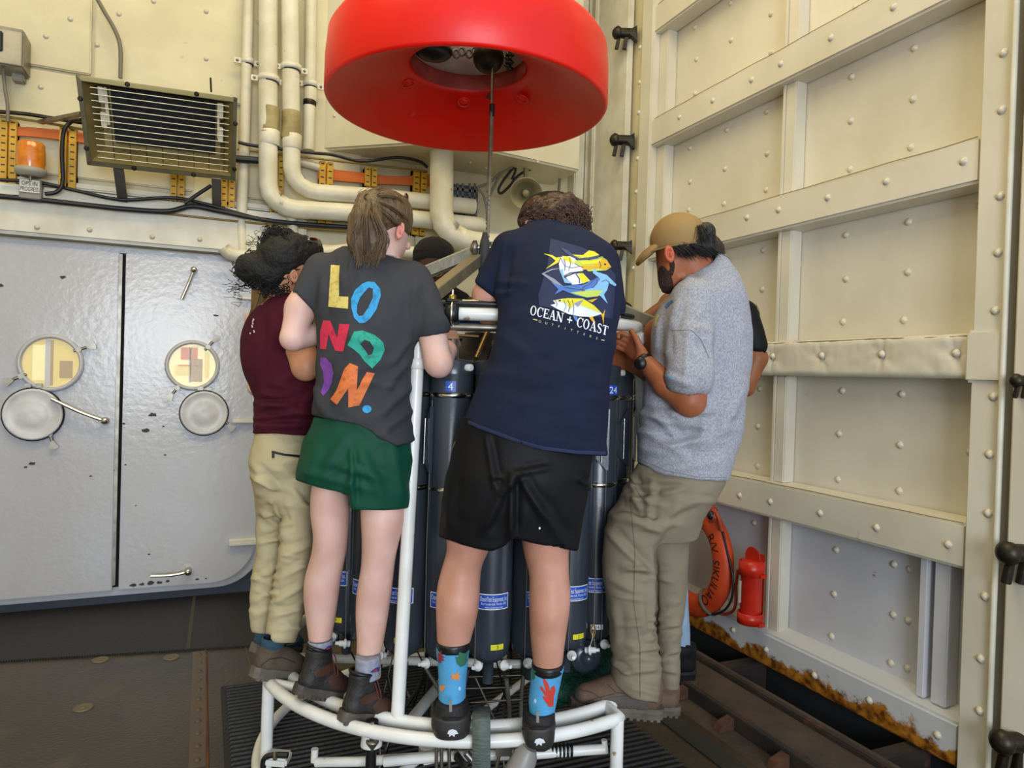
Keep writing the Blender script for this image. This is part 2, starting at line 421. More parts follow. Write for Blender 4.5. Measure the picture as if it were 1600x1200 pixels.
def stroke(pts, w):
    """polyline as a ribbon polygon, w a width or list"""
    n = len(pts); ws = w if isinstance(w, (list, tuple)) else [w]*n; L = []; Rr = []
    for i, p in enumerate(pts):
        a = pts[max(i-1, 0)]; b = pts[min(i+1, n-1)]; dx, dy = b[0]-a[0], b[1]-a[1]; l = math.hypot(dx, dy) or 1; nx, ny = -dy/l*ws[i]/2, dx/l*ws[i]/2
        L.append((p[0]+nx, p[1]+ny)); Rr.append((p[0]-nx, p[1]-ny))
    V = L+Rr; T = []
    for i in range(n-1): T += [(i, i+1, n+i), (i+1, n+i+1, n+i)]
    return V, T
def merge2(parts):
    V = []; T = []
    for v, t in parts: k = len(V); V += list(v); T += [tuple(i+k for i in q) for q in t]
    return V, T
def hand(s, wr, kn, side, curl=(20, 30, 20), sc=1.0, k=.006, thumb=(.6, .75, .25), spread=.0):
    """five fingers: wr, kn = (px, py, D) of wrist and knuckles; side = unit-ish vector (x, y, z) towards the thumb"""
    A = P3(*wr); B = P3(*kn); a = (B-A)/np.linalg.norm(B-A); b = np.array(side, float); b -= a*(a@b); b /= np.linalg.norm(b); c = np.cross(a, b)
    L = .088*sc
    for t in (-.024, -.008, .008, .024): s.mcone(A+b*t*.7*sc, A+a*L+b*t*1.15*sc, .013*sc, .0105*sc, .012)
    lens = [(.040, .025, .020), (.044, .029, .022), (.041, .027, .021), (.033, .021, .018)]
    for i in range(4):
        o = (.028-.0187*i)*sc; p = A+a*L+b*o; an = 0
        for j in range(3):
            an += math.radians(curl[j]); d = a*math.cos(an)+c*math.sin(an)+b*spread*(1.5-i); q = p+d*lens[i][j]*sc
            s.mcone(p, q, (.0092-.0008*j)*sc, (.0086-.0009*j)*sc, .003); p = q
    p = A+a*.02*sc+b*.022*sc; d = a*thumb[0]+b*thumb[1]+c*thumb[2]; d /= np.linalg.norm(d); q = p+d*.045*sc
    s.mcone(p, q, .014*sc, .011*sc, .01); d2 = d*.8+a*.5; d2 /= np.linalg.norm(d2); s.mcone(q, q+d2*.034*sc, .0105*sc, .0085*sc, .004)
def strands(paths, n, rad, jit=4, dj=.02, seed=1, sub=6, taper=.35, ns=4, wav=0, wl=14):
    """thin locks of hair: each path a list of (px, py, D); jit px, dj depth"""
    r = random.Random(seed); mb = MB()
    for i in range(n):
        P = r.choice(paths); jx, jy, jd = r.gauss(0, jit), r.gauss(0, jit*.6), r.gauss(0, dj); q = []
        e = r.uniform(.8, 1.05); ph = r.uniform(0, 6); m = len(P)
        for j, p in enumerate(P):
            f = .35+.65*j/(m-1)
            q.append(P3(p[0]+jx*f, p[1]+jy*f, p[2]+jd*f))
        q = spline([Vector(v) for v in q], sub); q = q[:max(3, int(len(q)*e))]
        if wav:
            q = [v+Vector((math.sin(ph+t*6.28/wl*3), math.cos(ph*2+t*6.28/wl*3), math.sin(ph+1+t)))*wav for t, v in enumerate(q)]
        L = len(q); mb.tube([Vector(toworld(np.array(v))) for v in q], [rad*(1-(1-taper)*t/(L-1)) for t in range(L)], ns, cap=False)
    return mb

def creases(x0, x1, rows, seed, amp=.006, w=(4, 7), tilt=.35, ln=(.35, .8)):
    """random slanting creases across a leg or a shirt: rows = [(y, xL, xR)]"""
    r = random.Random(seed); out = []
    ys = [a[0] for a in rows]
    for i in range(x0):
        y = r.uniform(ys[0], ys[-1]); xl = np.interp(y, ys, [a[1] for a in rows]); xr = np.interp(y, ys, [a[2] for a in rows]); L = (xr-xl)*r.uniform(*ln); c = r.uniform(xl, xr); t = r.uniform(-tilt, tilt)*x1
        out.append((c-L/2, y-t*L/2, c+L/2, y+t*L/2, r.uniform(*w), amp*r.uniform(.5, 1.1)))
    return out
# ------------------------------------------------------------------ the place
M_wall = mat('painted_insulation', '#d6cdaa', .36, col2='#c6bc98', scale=2.5, bump=.35, bscale=9, spots=[('#b5ad92', 14, .7, .08)])
M_door = mat('grey_door_paint', '#b9bbc2', .2, col2='#b2b0b2', scale=1.5, bump=.16, bscale=26, spots=[('#4a4744', 9, .76, .01)])
M_white = mat('white_trim_paint', '#dad7c8', .4, col2='#c9c4b0', scale=6, bump=.15, bscale=20)
M_pipe = mat('lagged_pipe_paint', '#dcd7c2', .42, col2='#c8c1a6', scale=5, bump=.25, bscale=22, spots=[('#8f8460', 12, .7, .06)])
M_dark = mat('dark_gap', '#0c0c0d', .9)
M_navy = mat('navy_deck_coaming', '#2b3444', .5, col2='#232a38', scale=4)
M_deck = mat('olive_deck_paint', '#41382a', .38, col2='#2f2a20', scale=1.6, bump=.25, bscale=60, spots=[('#4c432e', 3.2, .58, .12), ('#2b2620', 7, .62, .1)])
M_strip = mat('grey_steel_strip', '#4a463c', .45, col2='#5b4634', scale=7)
M_rust = mat('rust', '#6b3a18', .85, col2='#3a2114', scale=9, bump=.4, bscale=50)
M_rbeam = mat('rusty_beam', '#3a2d26', .75, col2='#241f1d', scale=5, bump=.4, bscale=40, spots=[('#5e3820', 8, .6, .08)])
M_tab = mat('rust_primer_tab', '#5e3a2a', .7, col2='#42281d', scale=14, bump=.3)
M_mat = mat('black_rubber', '#100f0e', .55, col2='#171410', scale=3, bump=.3, bscale=60)
M_chr = mat('bright_steel', '#c9c6bd', .25, metal=1)
M_steel = mat('dull_steel', '#9b968a', .4, metal=.9, col2='#7d776a', scale=12)
M_dkmetal = mat('dark_bronze_metal', '#3b352b', .42, metal=.7, col2='#28241e', scale=18, bump=.2)
M_black = mat('black_plastic', '#111214', .4)
M_yel = mat('yellow_cable_rack', '#d3a51c', .5, col2='#b98d14', scale=12)
M_org = mat('orange_cable', '#cf6a25', .5)
M_cabk = mat('black_cable', '#15161a', .45)
M_cagr = mat('grey_cable', '#6f6a5e', .5)
M_olive = mat('olive_rail', '#8a7434', .5)

# right side: the big stiffened door
def rust_mat():
    m = mat('rust_streaked_paint', '#c9cbcd', .4, bump=.3, bscale=14); nt = m.node_tree; N, L = nt.nodes, nt.links; b = N['Principled BSDF']
    tc = N.new('ShaderNodeTexCoord'); sp = N.new('ShaderNodeSeparateXYZ'); L.new(tc.outputs['Object'], sp.inputs[0])
    n = N.new('ShaderNodeTexNoise'); n.inputs['Scale'].default_value = 3.2; n.inputs['Detail'].default_value = 12; n.inputs['Roughness'].default_value = .72; L.new(tc.outputs['Object'], n.inputs['Vector'])
    a = N.new('ShaderNodeMath'); a.operation = 'MULTIPLY_ADD'; L.new(sp.outputs[2], a.inputs[0]); a.inputs[1].default_value = -2.9; L.new(n.outputs[0], a.inputs[2])
    r = N.new('ShaderNodeMapRange'); r.inputs[1].default_value = .325; r.inputs[2].default_value = .39; L.new(a.outputs[0], r.inputs[0])
    n2 = N.new('ShaderNodeTexNoise'); n2.inputs['Scale'].default_value = 22; n2.inputs['Detail'].default_value = 8; L.new(tc.outputs['Object'], n2.inputs['Vector'])
    rc = N.new('ShaderNodeValToRGB'); rc.color_ramp.elements[0].position = .38; rc.color_ramp.elements[0].color = lin('#5a3212'); rc.color_ramp.elements[1].position = .62; rc.color_ramp.elements[1].color = lin('#b87a26'); L.new(n2.outputs[0], rc.inputs[0])
    mx = N.new('ShaderNodeMix'); mx.data_type = 'RGBA'; mx.inputs['A'].default_value = lin('#c9cbcd'); L.new(rc.outputs[0], mx.inputs['B']); L.new(r.outputs[0], mx.inputs['Factor']); L.new(mx.outputs['Result'], b.inputs['Base Color'])
    return m
M_sill = rust_mat()
M_pan = mat('padded_panel_paint', '#d9d4c4', .32, col2='#cac4b2', scale=1.8, bump=.5, bscale=5, bstretch=(1, 1, .35), spots=[('#a3978a', 5, .72, .1)])
M_pan_cool = mat('cool_lit_panel_paint', '#cccdd2', .34, col2='#bfc0c5', scale=1.8, bump=.4, bscale=6, spots=[('#9a5a20', 5, .70, .03, (1, 1, 1.6))])  # same cream paint, cool low daylight tinted into its colour; rust spots real
XP, XG, XS = 3.03, 2.9, 2.95
MB().box((XP, 1.2, -.03), (XP+.1, 4.45, .99)).build('wall_right_lower', M_pan_cool)['kind'] = 'structure'
wr = MB().box((XP, 1.2, .99), (XP+.1, 4.45, 6.0)).build('wall_right', M_pan); wr['kind'] = 'structure'
GZ = [(.155, .185), (.99, .19), (1.77, .18), (2.59, .19), (3.41, .19), (4.22, .19), (5.02, .19)]
for i, (zt, h) in enumerate(GZ):
    m = M_sill if i == 0 else M_pan
    b = MB()
    if i == 2:   # the creased cover
        n = 260; V = []; pf = [(XP, zt+.012), (XG+.03, zt+.010), (XG+.008, zt+.002)]+[(XG, zt-.012-(h-.026)*q/10) for q in range(11)]+[(XG+.012, zt-h), (XG+.05, zt-h), (XP, zt-h)]; m_ = len(pf)
        pins = [onx(1100+x/2.858, 440+y/2.858, XG) for x, y in ((306, 334), (525, 331), (793, 325), (1125, 320))]
        for j in range(n+1):
            y = 1.93+(4.42-1.93)*j/n
            for (x, z) in pf:
                q = abs(mnoise.noise(Vector((x*9, y*7, z*9))))*.009+abs(mnoise.noise(Vector((1, y*22, z*14))))*.003 if x < XP else 0
                if x < XG+.02:
                    for p in pins:
                        dy, dz = y-p.y, z-p.z; rr = math.hypot(dy, dz)
                        if rr < .14: q -= (.010*math.exp(-(rr/.035)**2)+.006*math.exp(-(rr/.08)**2)*max(0, math.cos(6*math.atan2(dz, dy)+p.y*9)))
                V.append((x-q, y, z+q*.4))
        b.add(V, [(a*m_+c, a*m_+c+1, a*m_+c+1+m_, a*m_+c+m_) for a in range(n) for c in range(m_-1)], True)
    elif i == 0:
        b.hexa([(XG, 1.93, zt-h), (XP+.02, 1.93, zt-h), (XP+.02, 4.42, zt-h), (XG, 4.42, zt-h), (XG, 1.93, zt), (XP+.02, 1.93, zt+.03), (XP+.02, 4.42, zt+.03), (XG, 4.42, zt)])
    else:
        b.hexa([(XG, 1.93, zt-h), (XP, 1.93, zt-h-.01), (XP, 4.42, zt-h-.01), (XG, 4.42, zt-h), (XG, 1.93, zt), (XP, 1.93, zt+.012), (XP, 4.42, zt+.012), (XG, 4.42, zt)])
    o = b.build('girder', m, wr, bevel=.012 if i != 2 else 0)
    if i > 0: MB().tube(spline([(XG+.004+.003*mnoise.noise(Vector((i, q*.5, 0))), 1.95+q*.13, zt+.001+.006*mnoise.noise(Vector((q*.4, i*3, 1)))) for q in range(19)], 2), .0022, 5).build('sealant_seam', mat('brown_seam', '#8a7a55', .7), wr)
# a trim over the near end where the cover turns round the post
MB().box((2.872, 1.79, 1.575), (2.9, 1.95, 1.79)).build('cover_end', M_pan, wr, bevel=.012)
zs = [g[0] for g in GZ]
for i in range(len(zs)-1):
    z0, z1 = zs[i]+.005, zs[i+1]-GZ[i+1][1]
    MB().box((XS, 3.0, z0), (XP, 3.075, z1)).build('stiffener', M_pan, wr, bevel=.006)
    MB().box((XS-.006, 3.075, z0), (XS+.02, 3.09, z1)).build('stiffener_edge', M_dkmetal if False else M_pan, wr)
    MB().box((XS, 4.22, z0), (XP, 4.32, z1)).build('stiffener', M_pan, wr, bevel=.006)
MB().box((XS, 2.03, .17), (XP, 2.1, .8)).build('stiffener', M_pan_cool, wr, bevel=.006)
MB().box((XS, 2.13, .17), (XP-.02, 2.17, .8)).build('stiffener', M_pan_cool, wr, bevel=.006)
MB().box((2.885, 1.80, -.05), (XP, 1.93, 6)).build('end_post', M_pan, wr, bevel=.008)
MB().box((2.885, 4.32, -.03), (XP, 4.46, 6)).build('end_post', M_pan, wr, bevel=.008)
MB().tube([(2.875, 1.795, -.05), (2.875, 1.797, 6)], .012, 8).build('weld_bead', M_white, wr)
MB().box((2.86, 1.1, -.05), (3.0, 1.75, 6)).build('trim_1', M_pan, bevel=.01)['kind'] = 'structure'
# rivets
RV = MB().lathe([(.019, 0), (.0185, .002), (.0135, .0035), (.013, .007), (.009, .0105), (.0, .012)], (0, 0, 0), (-1, 0, 0), 10, cap=False)
rv0 = RV.build('rivet', mat('rivet_paint', '#cdc6b2', .34), wr, origin=(0, 0, 0)); rv_first = [True]
def rivets(pts, ox, oy, sc, plane, m=None):
    for (x, y) in pts:
        p = onx(ox+x/sc, oy+y/sc, plane)
        if rv_first[0]: rv0.location = p; rv_first[0] = False; continue
        c = rv0.copy(); COL.objects.link(c); c.location = p; c.rotation_euler = (random.random()*6, 0, 0)
rivets([(455,12),(315,107),(457,157),(321,232),(612,55),(612,205),(315,365),(440,508),(597,437),(295,578),(175,616),(432,660),(597,600),(296,710),(173,747),(428,796),(593,742),(290,820),(171,850),(715,383),(927,300),(1171,188),(712,555),(924,473),(1167,388),(713,717),(921,661),(1158,575),(738,135),(942,28),(702,955),(904,918),(1148,867),(697,1117),(904,1090),(1146,1063),(581,977),(578,1131),(1428,803)], 960, 0, 2.5, XP)
rivets([(205,178),(200,310)], 960, 0, 2.5, XP)
rivets([(254,458),(384,393),(536,312),(650,250),(846,148),(1090,28),(518,850),(641,820),(833,772),(1062,709),(1363,630)], 960, 0, 2.5, XG)
rivets([(1520,207),(1513,430),(1507,766),(1499,987),(100,186),(98,322),(95,440),(90,620),(85,750),(78,884),(74,1048)], 960, 0, 2.5, 2.885)
rivets([(306,334),(525,331),(793,325),(1125,320),(159,955),(296,983),(518,1034),(770,1099),(1090,1175)], 1100, 440, 2.858, XG)
rivets([(1300,130),(1292,514),(1275,772),(1268,1035)], 1100, 440, 2.858, 2.885)
rivets([(387,197),(621,180),(892,172),(250,478),(241,647),(239,824),(384,484),(617,487),(883,502),(379,657),(603,680),(875,729),(370,845),(598,883),(871,934),(1205,510),(1188,760)], 1100, 440, 2.858, XP)
rivets([(378,155),(508,205),(727,270),(973,332),(1041,353),(503,373),(718,459),(970,547),(1033,572),(494,550),(707,638),(960,753),(1030,776)], 1040, 760, 2.727, XP)
rivets([(288,612),(428,695),(634,805),(868,912),(1158,1060)], 1040, 760, 2.727, XG)
rivets([(1361,470),(1342,735),(1337,957)], 1040, 760, 2.727, 2.885)

# back wall
YB = 5.2
wb = MB().box((-3.6, YB, -.1), (3.1, YB+.12, 6.0)).build('wall_back', M_wall); wb['kind'] = 'structure'
def bb(name, px0, py0, px1, py1, y0, y1, m, parent=wb, bevel=.006, **k):
    """box on the back wall between two corners seen in the picture, from depth y0 (front) to y1"""
    a = ony(px0, py0, y0); b = ony(px1, py1, y0)
    return MB().box((min(a.x, b.x), y0, min(a.z, b.z)), (max(a.x, b.x), y1, max(a.z, b.z))).build(name, m, parent, bevel=bevel, **k)
MB().box((-3.6, 5.06, 2.30), (.62, YB, 2.60)).build('trim_2', M_white, bevel=.02)['kind'] = 'structure'
MB().box((-3.6, 5.13, 2.62), (2.2, YB, 2.66)).build('cover_strip', M_white, wb, bevel=.01)
for (x0, x1, z0, z1) in ((-3.6, -.70, 3.35, 6), (-.68, .22, 3.32, 6), (.24, 1.0, 2.7, 6), (-3.6, -.10, 2.7, 3.33), (.62, 1.4, .12, 2.6), (1.42, 2.3, .12, 3.0)):
    MB().box((x0, 5.17, z0), (x1, YB, z1)).build('panel', M_wall, wb, bevel=.008)
for (x, y) in ((240,2),(322,18),(186,22),(72,57),(152,70),(322,92),(110,30),(64,136),(147,293),(240,304),(404,35),(128,133)):
    p = ony(x, y, 5.17); c = rv0.copy(); c.name = 'stud'; COL.objects.link(c); c.parent = wb; c.location = p; c.rotation_euler = (0, 0, math.radians(90)); c.scale = (1, .9, .9)
for (x, y) in ((58,355),(140,359),(238,370),(312,374)):
    p = ony(x, y, 5.06); c = rv0.copy(); c.name = 'stud'; COL.objects.link(c); c.parent = wb; c.location = p; c.rotation_euler = (0, 0, math.radians(90)); c.scale = (1, .9, .9)
# coaming below the door
MB().box((-3.6, 5.17, 0), (2.3, YB, .16)).build('baseboard_back', M_navy)['kind'] = 'structure'
# the double door
def rrect(x0, x1, z0, z1, rad, y, n=8):
    """rad: radii at (x0,z0),(x1,z0),(x1,z1),(x0,z1)"""
    out = []
    for (cx, cz, r, a0) in ((x0+rad[0], z0+rad[0], rad[0], 180), (x1-rad[1], z0+rad[1], rad[1], 270), (x1-rad[2], z1-rad[2], rad[2], 0), (x0+rad[3], z1-rad[3], rad[3], 90)):
        if r < .005: out.append(Vector((cx, y, cz))); continue
        for i in range(n+1):
            a = math.radians(a0+90*i/n); out.append(Vector((cx+r*math.cos(a), y, cz+r*math.sin(a))))
    return out
fr = MB().prism(rrect(-1.30, .40, .062, 2.285, (.14, .30, .12, .12), 5.145, 10), (0, .055, 0)).build('trim_3', M_door, bevel=.006); fr['kind'] = 'structure'
MB().box((-.512, 5.14, .12), (-.47, 5.16, 2.25)).build('door_gap', M_dark, fr)
dl = MB().prism(rrect(-1.24, -.508, .10, 2.255, (.10, .004, .004, .08), 5.115), (0, .03, 0)).build('door_1', M_door, bevel=.006); dl['kind'] = 'structure'
dr = MB().prism(rrect(-.480, .345, .10, 2.255, (.004, .28, .08, .004), 5.115, 10), (0, .03, 0)).build('door_2', M_door, bevel=.006); dr['kind'] = 'structure'
MB().box((-.512, 5.106, .14), (-.494, 5.118, 2.24)).build('edge_strip', M_steel, dl, bevel=.002)
def disc(name, c, r, prof, m, parent, n=36, **k):
    return MB().lathe([(a*r, h) for a, h in prof], c, (0, -1, 0), n).build(name, m, parent, **k)
M_glow = mat('glow_passage', '#d9c46a', .5, emit=.3)  # these materials glow themselves, in place of lamplight behind the port glass
M_glow2 = mat('glow_cream_wall', '#e6dca0', .5, emit=.35)
M_glow3 = mat('glow_orange_gear', '#c8703a', .5, emit=.2)
M_glow4 = mat('glow_brown_gear', '#a5854a', .5, emit=.15)
M_glass = mat('port_glass', '#ffffff', .03, alpha=.12)
M_cover = mat('white_port_cover', '#cfcfcf', .35, col2='#bdbbb8', scale=10)
def dog(c, ang, parent, s=1.0):
    d = MB(); c = Vector(c); ax = Vector((math.cos(ang), 0, math.sin(ang))); pr = Vector((-ax.z, 0, ax.x))
    d.tube([c-ax*.02*s, c+ax*.035*s], .006*s, 8); d.lathe([(.011*s, 0), (.011*s, .015)], c+Vector((0, .005, 0)), (0, -1, 0), 8)
    d.prism([c+ax*.03*s+pr*.006*s, c+ax*.06*s+pr*.018*s, c+ax*.066*s, c+ax*.06*s-pr*.018*s, c+ax*.03*s-pr*.006*s], (0, -.008, 0))
    return d.build('wing_bolt', M_steel, parent)
def porthole(cx, cy, rp, door, which):
    c = ony(cx, cy, 5.115); s = rp/FPX*((c-CAM).dot(fw))
    f = disc('port_frame', c, s, [(1.16, 0), (1.16, .02), (1.10, .028), (1.02, .03), (1.0, .022), (.97, .006), (.97, 0)], M_door, door)
    disc('port_backing', c+Vector((0, -.001, 0)), s, [(.99, 0), (.99, .003)], M_glow if which == 1 else M_glow2, f, label='warm glowing disc standing in for the lit passage behind the glass')
    y = c.y-.005
    def q(x0, z0, x1, z1, m, nm):
        x0, x1, z0, z1 = c.x+x0*s, c.x+x1*s, c.z+z0*s, c.z+z1*s; MB().box((x0, y-.004, z0), (x1, y, z1)).build(nm, m, f)
    if which == 1:
        q(-.62, -.7, -.2, .7, M_glow2, 'glow_wall'); q(-.2, -.93, -.02, .93, M_cover, 'lit_post'); q(-.02, -.9, .08, .9, M_glow4, 'glow_edge'); q(.3, -.6, .75, .1, M_glow4, 'glow_gear')
    else:
        q(-.5, .25, .2, .82, M_glow3, 'glow_gear'); q(-.75, -.5, -.1, -.05, M_glow, 'glow_gear'); q(-.1, -.75, .42, .3, M_glow4, 'glow_gear'); q(.5, -.6, .72, .6, M_glow, 'lit_post'); q(-.15, -.8, -.05, .8, M_cover, 'lit_pipe'); q(-.62, -.05, .4, .02, M_glow3, 'glow_rail')
    disc('port_glass', c+Vector((0, -.016, 0)), s, [(.985, 0), (.985, .003)], M_glass, f)
    return c, s
def port_cover(cx, cy, rp, door):
    c = ony(cx, cy, 5.115); s = rp/FPX*((c-CAM).dot(fw))
    f = disc('port_cover', c+Vector((0, -.012, 0)), s, [(1.0, 0), (1.0, .02), (.95, .026), (.90, .022), (.5, .018), (.46, .021), (.1, .018), (0, .018)], M_cover, door)
    disc('gasket', c+Vector((0, -.012, 0)), s, [(1.05, 0), (1.05, .015), (.985, .02), (.985, 0)], M_black, f)
    for dx in (-.18, .18): MB().box((c.x+dx*s-.018, 5.075, c.z+s*1.04), (c.x+dx*s+.018, 5.115, c.z+s*1.2)).build('hinge_lug', M_steel, f, bevel=.004)
    return c
porthole(80, 567, 39, dl, 1); port_cover(53, 647, 40, dl)
porthole(301, 571, 34, dr, 2); port_cover(319, 645, 34, dr)
def at_door(x, y, dy=.02): p = ony(x, y, 5.115-dy); return p
for (x, y, a, d) in ((123, 546, .35, dl), (33, 588, 3.6, dl), (78, 678, -1.3, dl), (325, 542, .9, dr), (277, 606, 4.1, dr), (349, 655, -.8, dr)):
    dog(at_door(x, y), a, d, 1.5)
def lever(x0, y0, x1, y1, door, hubr=.022):
    h = at_door(x0, y0, .0); t = at_door(x1, y1, .05)
    l = MB().lathe([(hubr*1.1, 0), (hubr*1.1, .02), (hubr, .03), (hubr, .055), (hubr*.7, .065), (0, .068)], h, (0, -1, 0), 20).build('handle_hub', M_chr, door)
    mid = h.lerp(t, .45)+Vector((0, -.03, -.008)); p = [h+Vector((0, -.045, 0)), mid, t]
    MB().tube(spline(p, 6), .0105, 12).build('handle', M_chr, door)
lever(165, 657, 80, 623, dl); lever(303, 423, 284, 467, dr, .02); lever(294, 891, 235, 900, dr)
for (x0, y0, x1, y1) in ((364, 655, 401, 661), (358, 844, 402, 851), (372, 463, 402, 469)): bb('hinge_strap', x0, y0, x1, y1, 5.08, 5.115, M_white, dr, .004)

M_chip = mat('bare_chip', '#3c3833', .7)
r_ = random.Random(3)
for (x, y, rp, d) in ((239, 648, 6, dr), (228, 672, 5.5, dr), (255, 666, 1.8, dr), (98, 433, 4, dl), (338, 493, 4, dr), (1, 446, 4, dl), (50, 724, 5, dl), (40, 730, 3, dl), (208, 914, 5, dr), (222, 913, 4, dr), (236, 911, 5, dr), (250, 910, 4, dr), (262, 908, 3, dr), (180, 735, 2.5, dl), (196, 726, 2, dr), (193, 662, 2.5, dr), (142, 744, 2, dl), (258, 711, 2, dr), (212, 790, 1.5, dr), (308, 905, 2.5, dr), (322, 904, 2, dr), (233, 866, 2, dr)):
    c = ony(x, y, 5.114); u = rp/FPX*(c-CAM).dot(fw); n = 9
    MB().prism([c+Vector((math.cos(6.283*i/n)*u*r_.uniform(.6, 1.3), 0, math.sin(6.283*i/n)*u*.6*r_.uniform(.5, 1.3))) for i in range(n)], (0, -.0015, 0)).build('paint_chip', M_chip, d)
# floor
fl = MB().box((-3.6, -2.5, -.08), (2.08, YB, 0)).build('floor', M_deck); fl['kind'] = 'structure'
t = MB().box((2.08, -2.5, -.5), (3.4, YB, -.42)).build('floor_recess', M_dark); t['kind'] = 'structure'
MB().box((2.08, -2.5, -.42), (2.66, YB, -.015)).build('deck_ledge', mat('brown_ledge', '#55463a', .7, col2='#3c332c', scale=4, bump=.3, bscale=60), fl)
MB().box((1.93, -2.5, 0), (2.03, YB-.3, .006)).build('deck_strip', mat('mossy_strip', '#33332a', .6, col2='#222420', scale=6), fl)
MB().box((2.40, -2.5, -.2), (2.55, YB-.2, -.02)).build('rusty_beam', M_rbeam, fl, bevel=.008)
MB().box((2.56, -2.5, -.3), (2.60, YB-.2, .01)).build('rusty_flange', M_rbeam, fl, bevel=.006)
MB().box((2.215, -2.5, -.015), (2.25, YB-.3, .05)).build('deck_rail', M_rbeam, fl, bevel=.004)
for i in range(12):
    y = 1.5+i*.33
    for sx in (-1, 1):
        x = 2.232+sx*.018; w = .085*sx
        MB().prism([(x, y, -.015), (x+w, y, -.015), (x+w*.75, y, .018), (x, y, .04)], (0, .05, 0)).build('rail_tab', M_tab, fl, bevel=.003)
for y in (2.1, 3.1, 4.1): MB().box((2.66, y, -.42), (2.98, y+.09, -.04)).build('trench_bracket', M_rbeam, fl, bevel=.006)
MB().box((2.98, 1.0, -.42), (3.1, YB, -.03)).build('trench_wall', mat('dark_trench_steel', '#22262a', .7), fl)
# plate seams, strip with rivets and plugs
a, b = onz(312, 1018, 0), onz(308, 1200, 0); d = (b-a)
MB().prism([a+Vector((-.035, 0, 0)), b+Vector((-.03, 0, 0)), b+Vector((.03, 0, 0)), a+Vector((.035, 0, 0))], (0, 0, .003)).build('deck_strip', M_strip, fl)
for i in range(14):
    p = a.lerp(b, (i+.5)/11.0); MB().lathe([(.014, 0), (.011, .005), (0, .006)], p+Vector((0, 0, .003)), (0, 0, 1), 10).build('deck_rivet', M_strip, fl)
a2, b2 = onz(322, 1020, 0), onz(325, 1200, 0)
MB().tube(spline([onz(300, 1012, .002), onz(315, 1014, .002), a2, a2.lerp(b2, .5), b2, b2+(b2-a2)], 5), .006, 6).build('rust_seam', M_rust, fl)
a3, b3 = onz(383, 1008, 0), onz(400, 1075, 0); MB().tube([a3, b3], .004, 6).build('rust_seam', M_strip, fl)
for (x, y) in ((157, 1031), (130, 1106), (268, 1027)):
    p = onz(x, y, 0); MB().lathe([(.042, 0), (.042, .003), (.03, .005), (.028, .003), (.012, .003), (.01, .006), (0, .006)], p, (0, 0, 1), 20).build('deck_plug', mat('plug_metal', '#6e6552', .5, metal=.4), fl)
# mats
fm = thing('rubber_mat', 'smooth black rubber mat lying along the foot of the grey double door', 'mat', (-.5, 4.9, 0))
pts = [onz(-60, 1039, .0), onz(0, 1035, .0), onz(400, 1010, .0)]
dd = (pts[2]-pts[1]).normalized(); far = pts[2]+dd*1.9
poly = [pts[0]-dd*2.6, pts[1], pts[2], far, Vector((far.x, 5.165, 0)), Vector((-3.5, 5.165, 0))]
MB().prism(poly, (0, 0, .01)).build('mat_sheet', M_mat, fm)
e = MB()
for i in range(150):
    p = pts[1]-dd*.6+dd*(i*.012); e.box((p.x-.003, p.y-.01, 0), (p.x+.003, p.y, .01))
e.build('mat_fringe', M_mat, fm)['kind'] = 'stuff'
MB().bar(poly[2]+dd*-.35+Vector((0, .0, .011)), poly[2]+dd*-.35+Vector((.02, .95, .011)), .02, .003).build('mat_seam', mat('mat_seam', '#3a342a', .6), fm)
rm = thing('ribbed_mat', 'black ribbed rubber mat under the bottle frame', 'mat', (.9, 2.8, 0))
c0, c1, c2 = onz(345, 1076, 0), onz(338, 1200, 0), onz(1066, 1198, 0)
x0, y1 = c0.x, c0.y; x1 = c2.x
y0 = .9
MB().box((x0, y0, 0), (x1, y1, .01)).build('mat_sheet', M_mat, rm)
e = MB()
k = 0
while y0+k*.034 < y1-.01:
    y = y0+k*.034; e.hexa([(x0+.02, y, .01), (x1, y, .01), (x1, y+.016, .01), (x0+.02, y+.016, .01), (x0+.025, y+.004, .019), (x1, y+.004, .019), (x1, y+.012, .019), (x0+.025, y+.012, .019)]); k += 1
e.build('ribs', M_mat, rm)['kind'] = 'stuff'

# unseen sides that close the space: left wall, ceiling
MB().box((-3.7, -2.5, -.1), (-3.6, YB, 6)).build('wall_left', M_wall)['kind'] = 'structure'
MB().box((-3.7, -.6, 6.0), (3.4, YB+.1, 6.1)).build('ceiling', M_wall)['kind'] = 'structure'
# corner: frame of the big door with its ribs
fx = lambda px, y, py=300: ony(px, py, y).x
MB().box((2.93, 4.5, -.03), (3.3, YB, 6)).build('wall_corner', M_wall)['kind'] = 'structure'
for i, (pa, pb, yf) in enumerate(((897, 912, 5.08), (914, 921, 5.12), (923, 934, 5.05), (937, 944, 5.1), (946, 957, 5.03))):
    MB().box((fx(pa, yf), yf, 2.2), (fx(pb, yf), YB, 6)).build('corner_rib', M_pipe, wb, bevel=.01)
MB().box((fx(958, 4.85), 4.85, -.03), (fx(972, 4.85), YB, 6)).build('trim_4', M_wall, bevel=.008)['kind'] = 'structure'
MB().box((fx(974, 4.6), 4.6, -.03), (fx(983, 4.6), YB, 6)).build('trim_5', M_white, bevel=.008)['kind'] = 'structure'
MB().tube([ony(967, 0, 4.84), ony(958, 420, 4.84)], .006, 6).build('seam', M_dkmetal, wb)

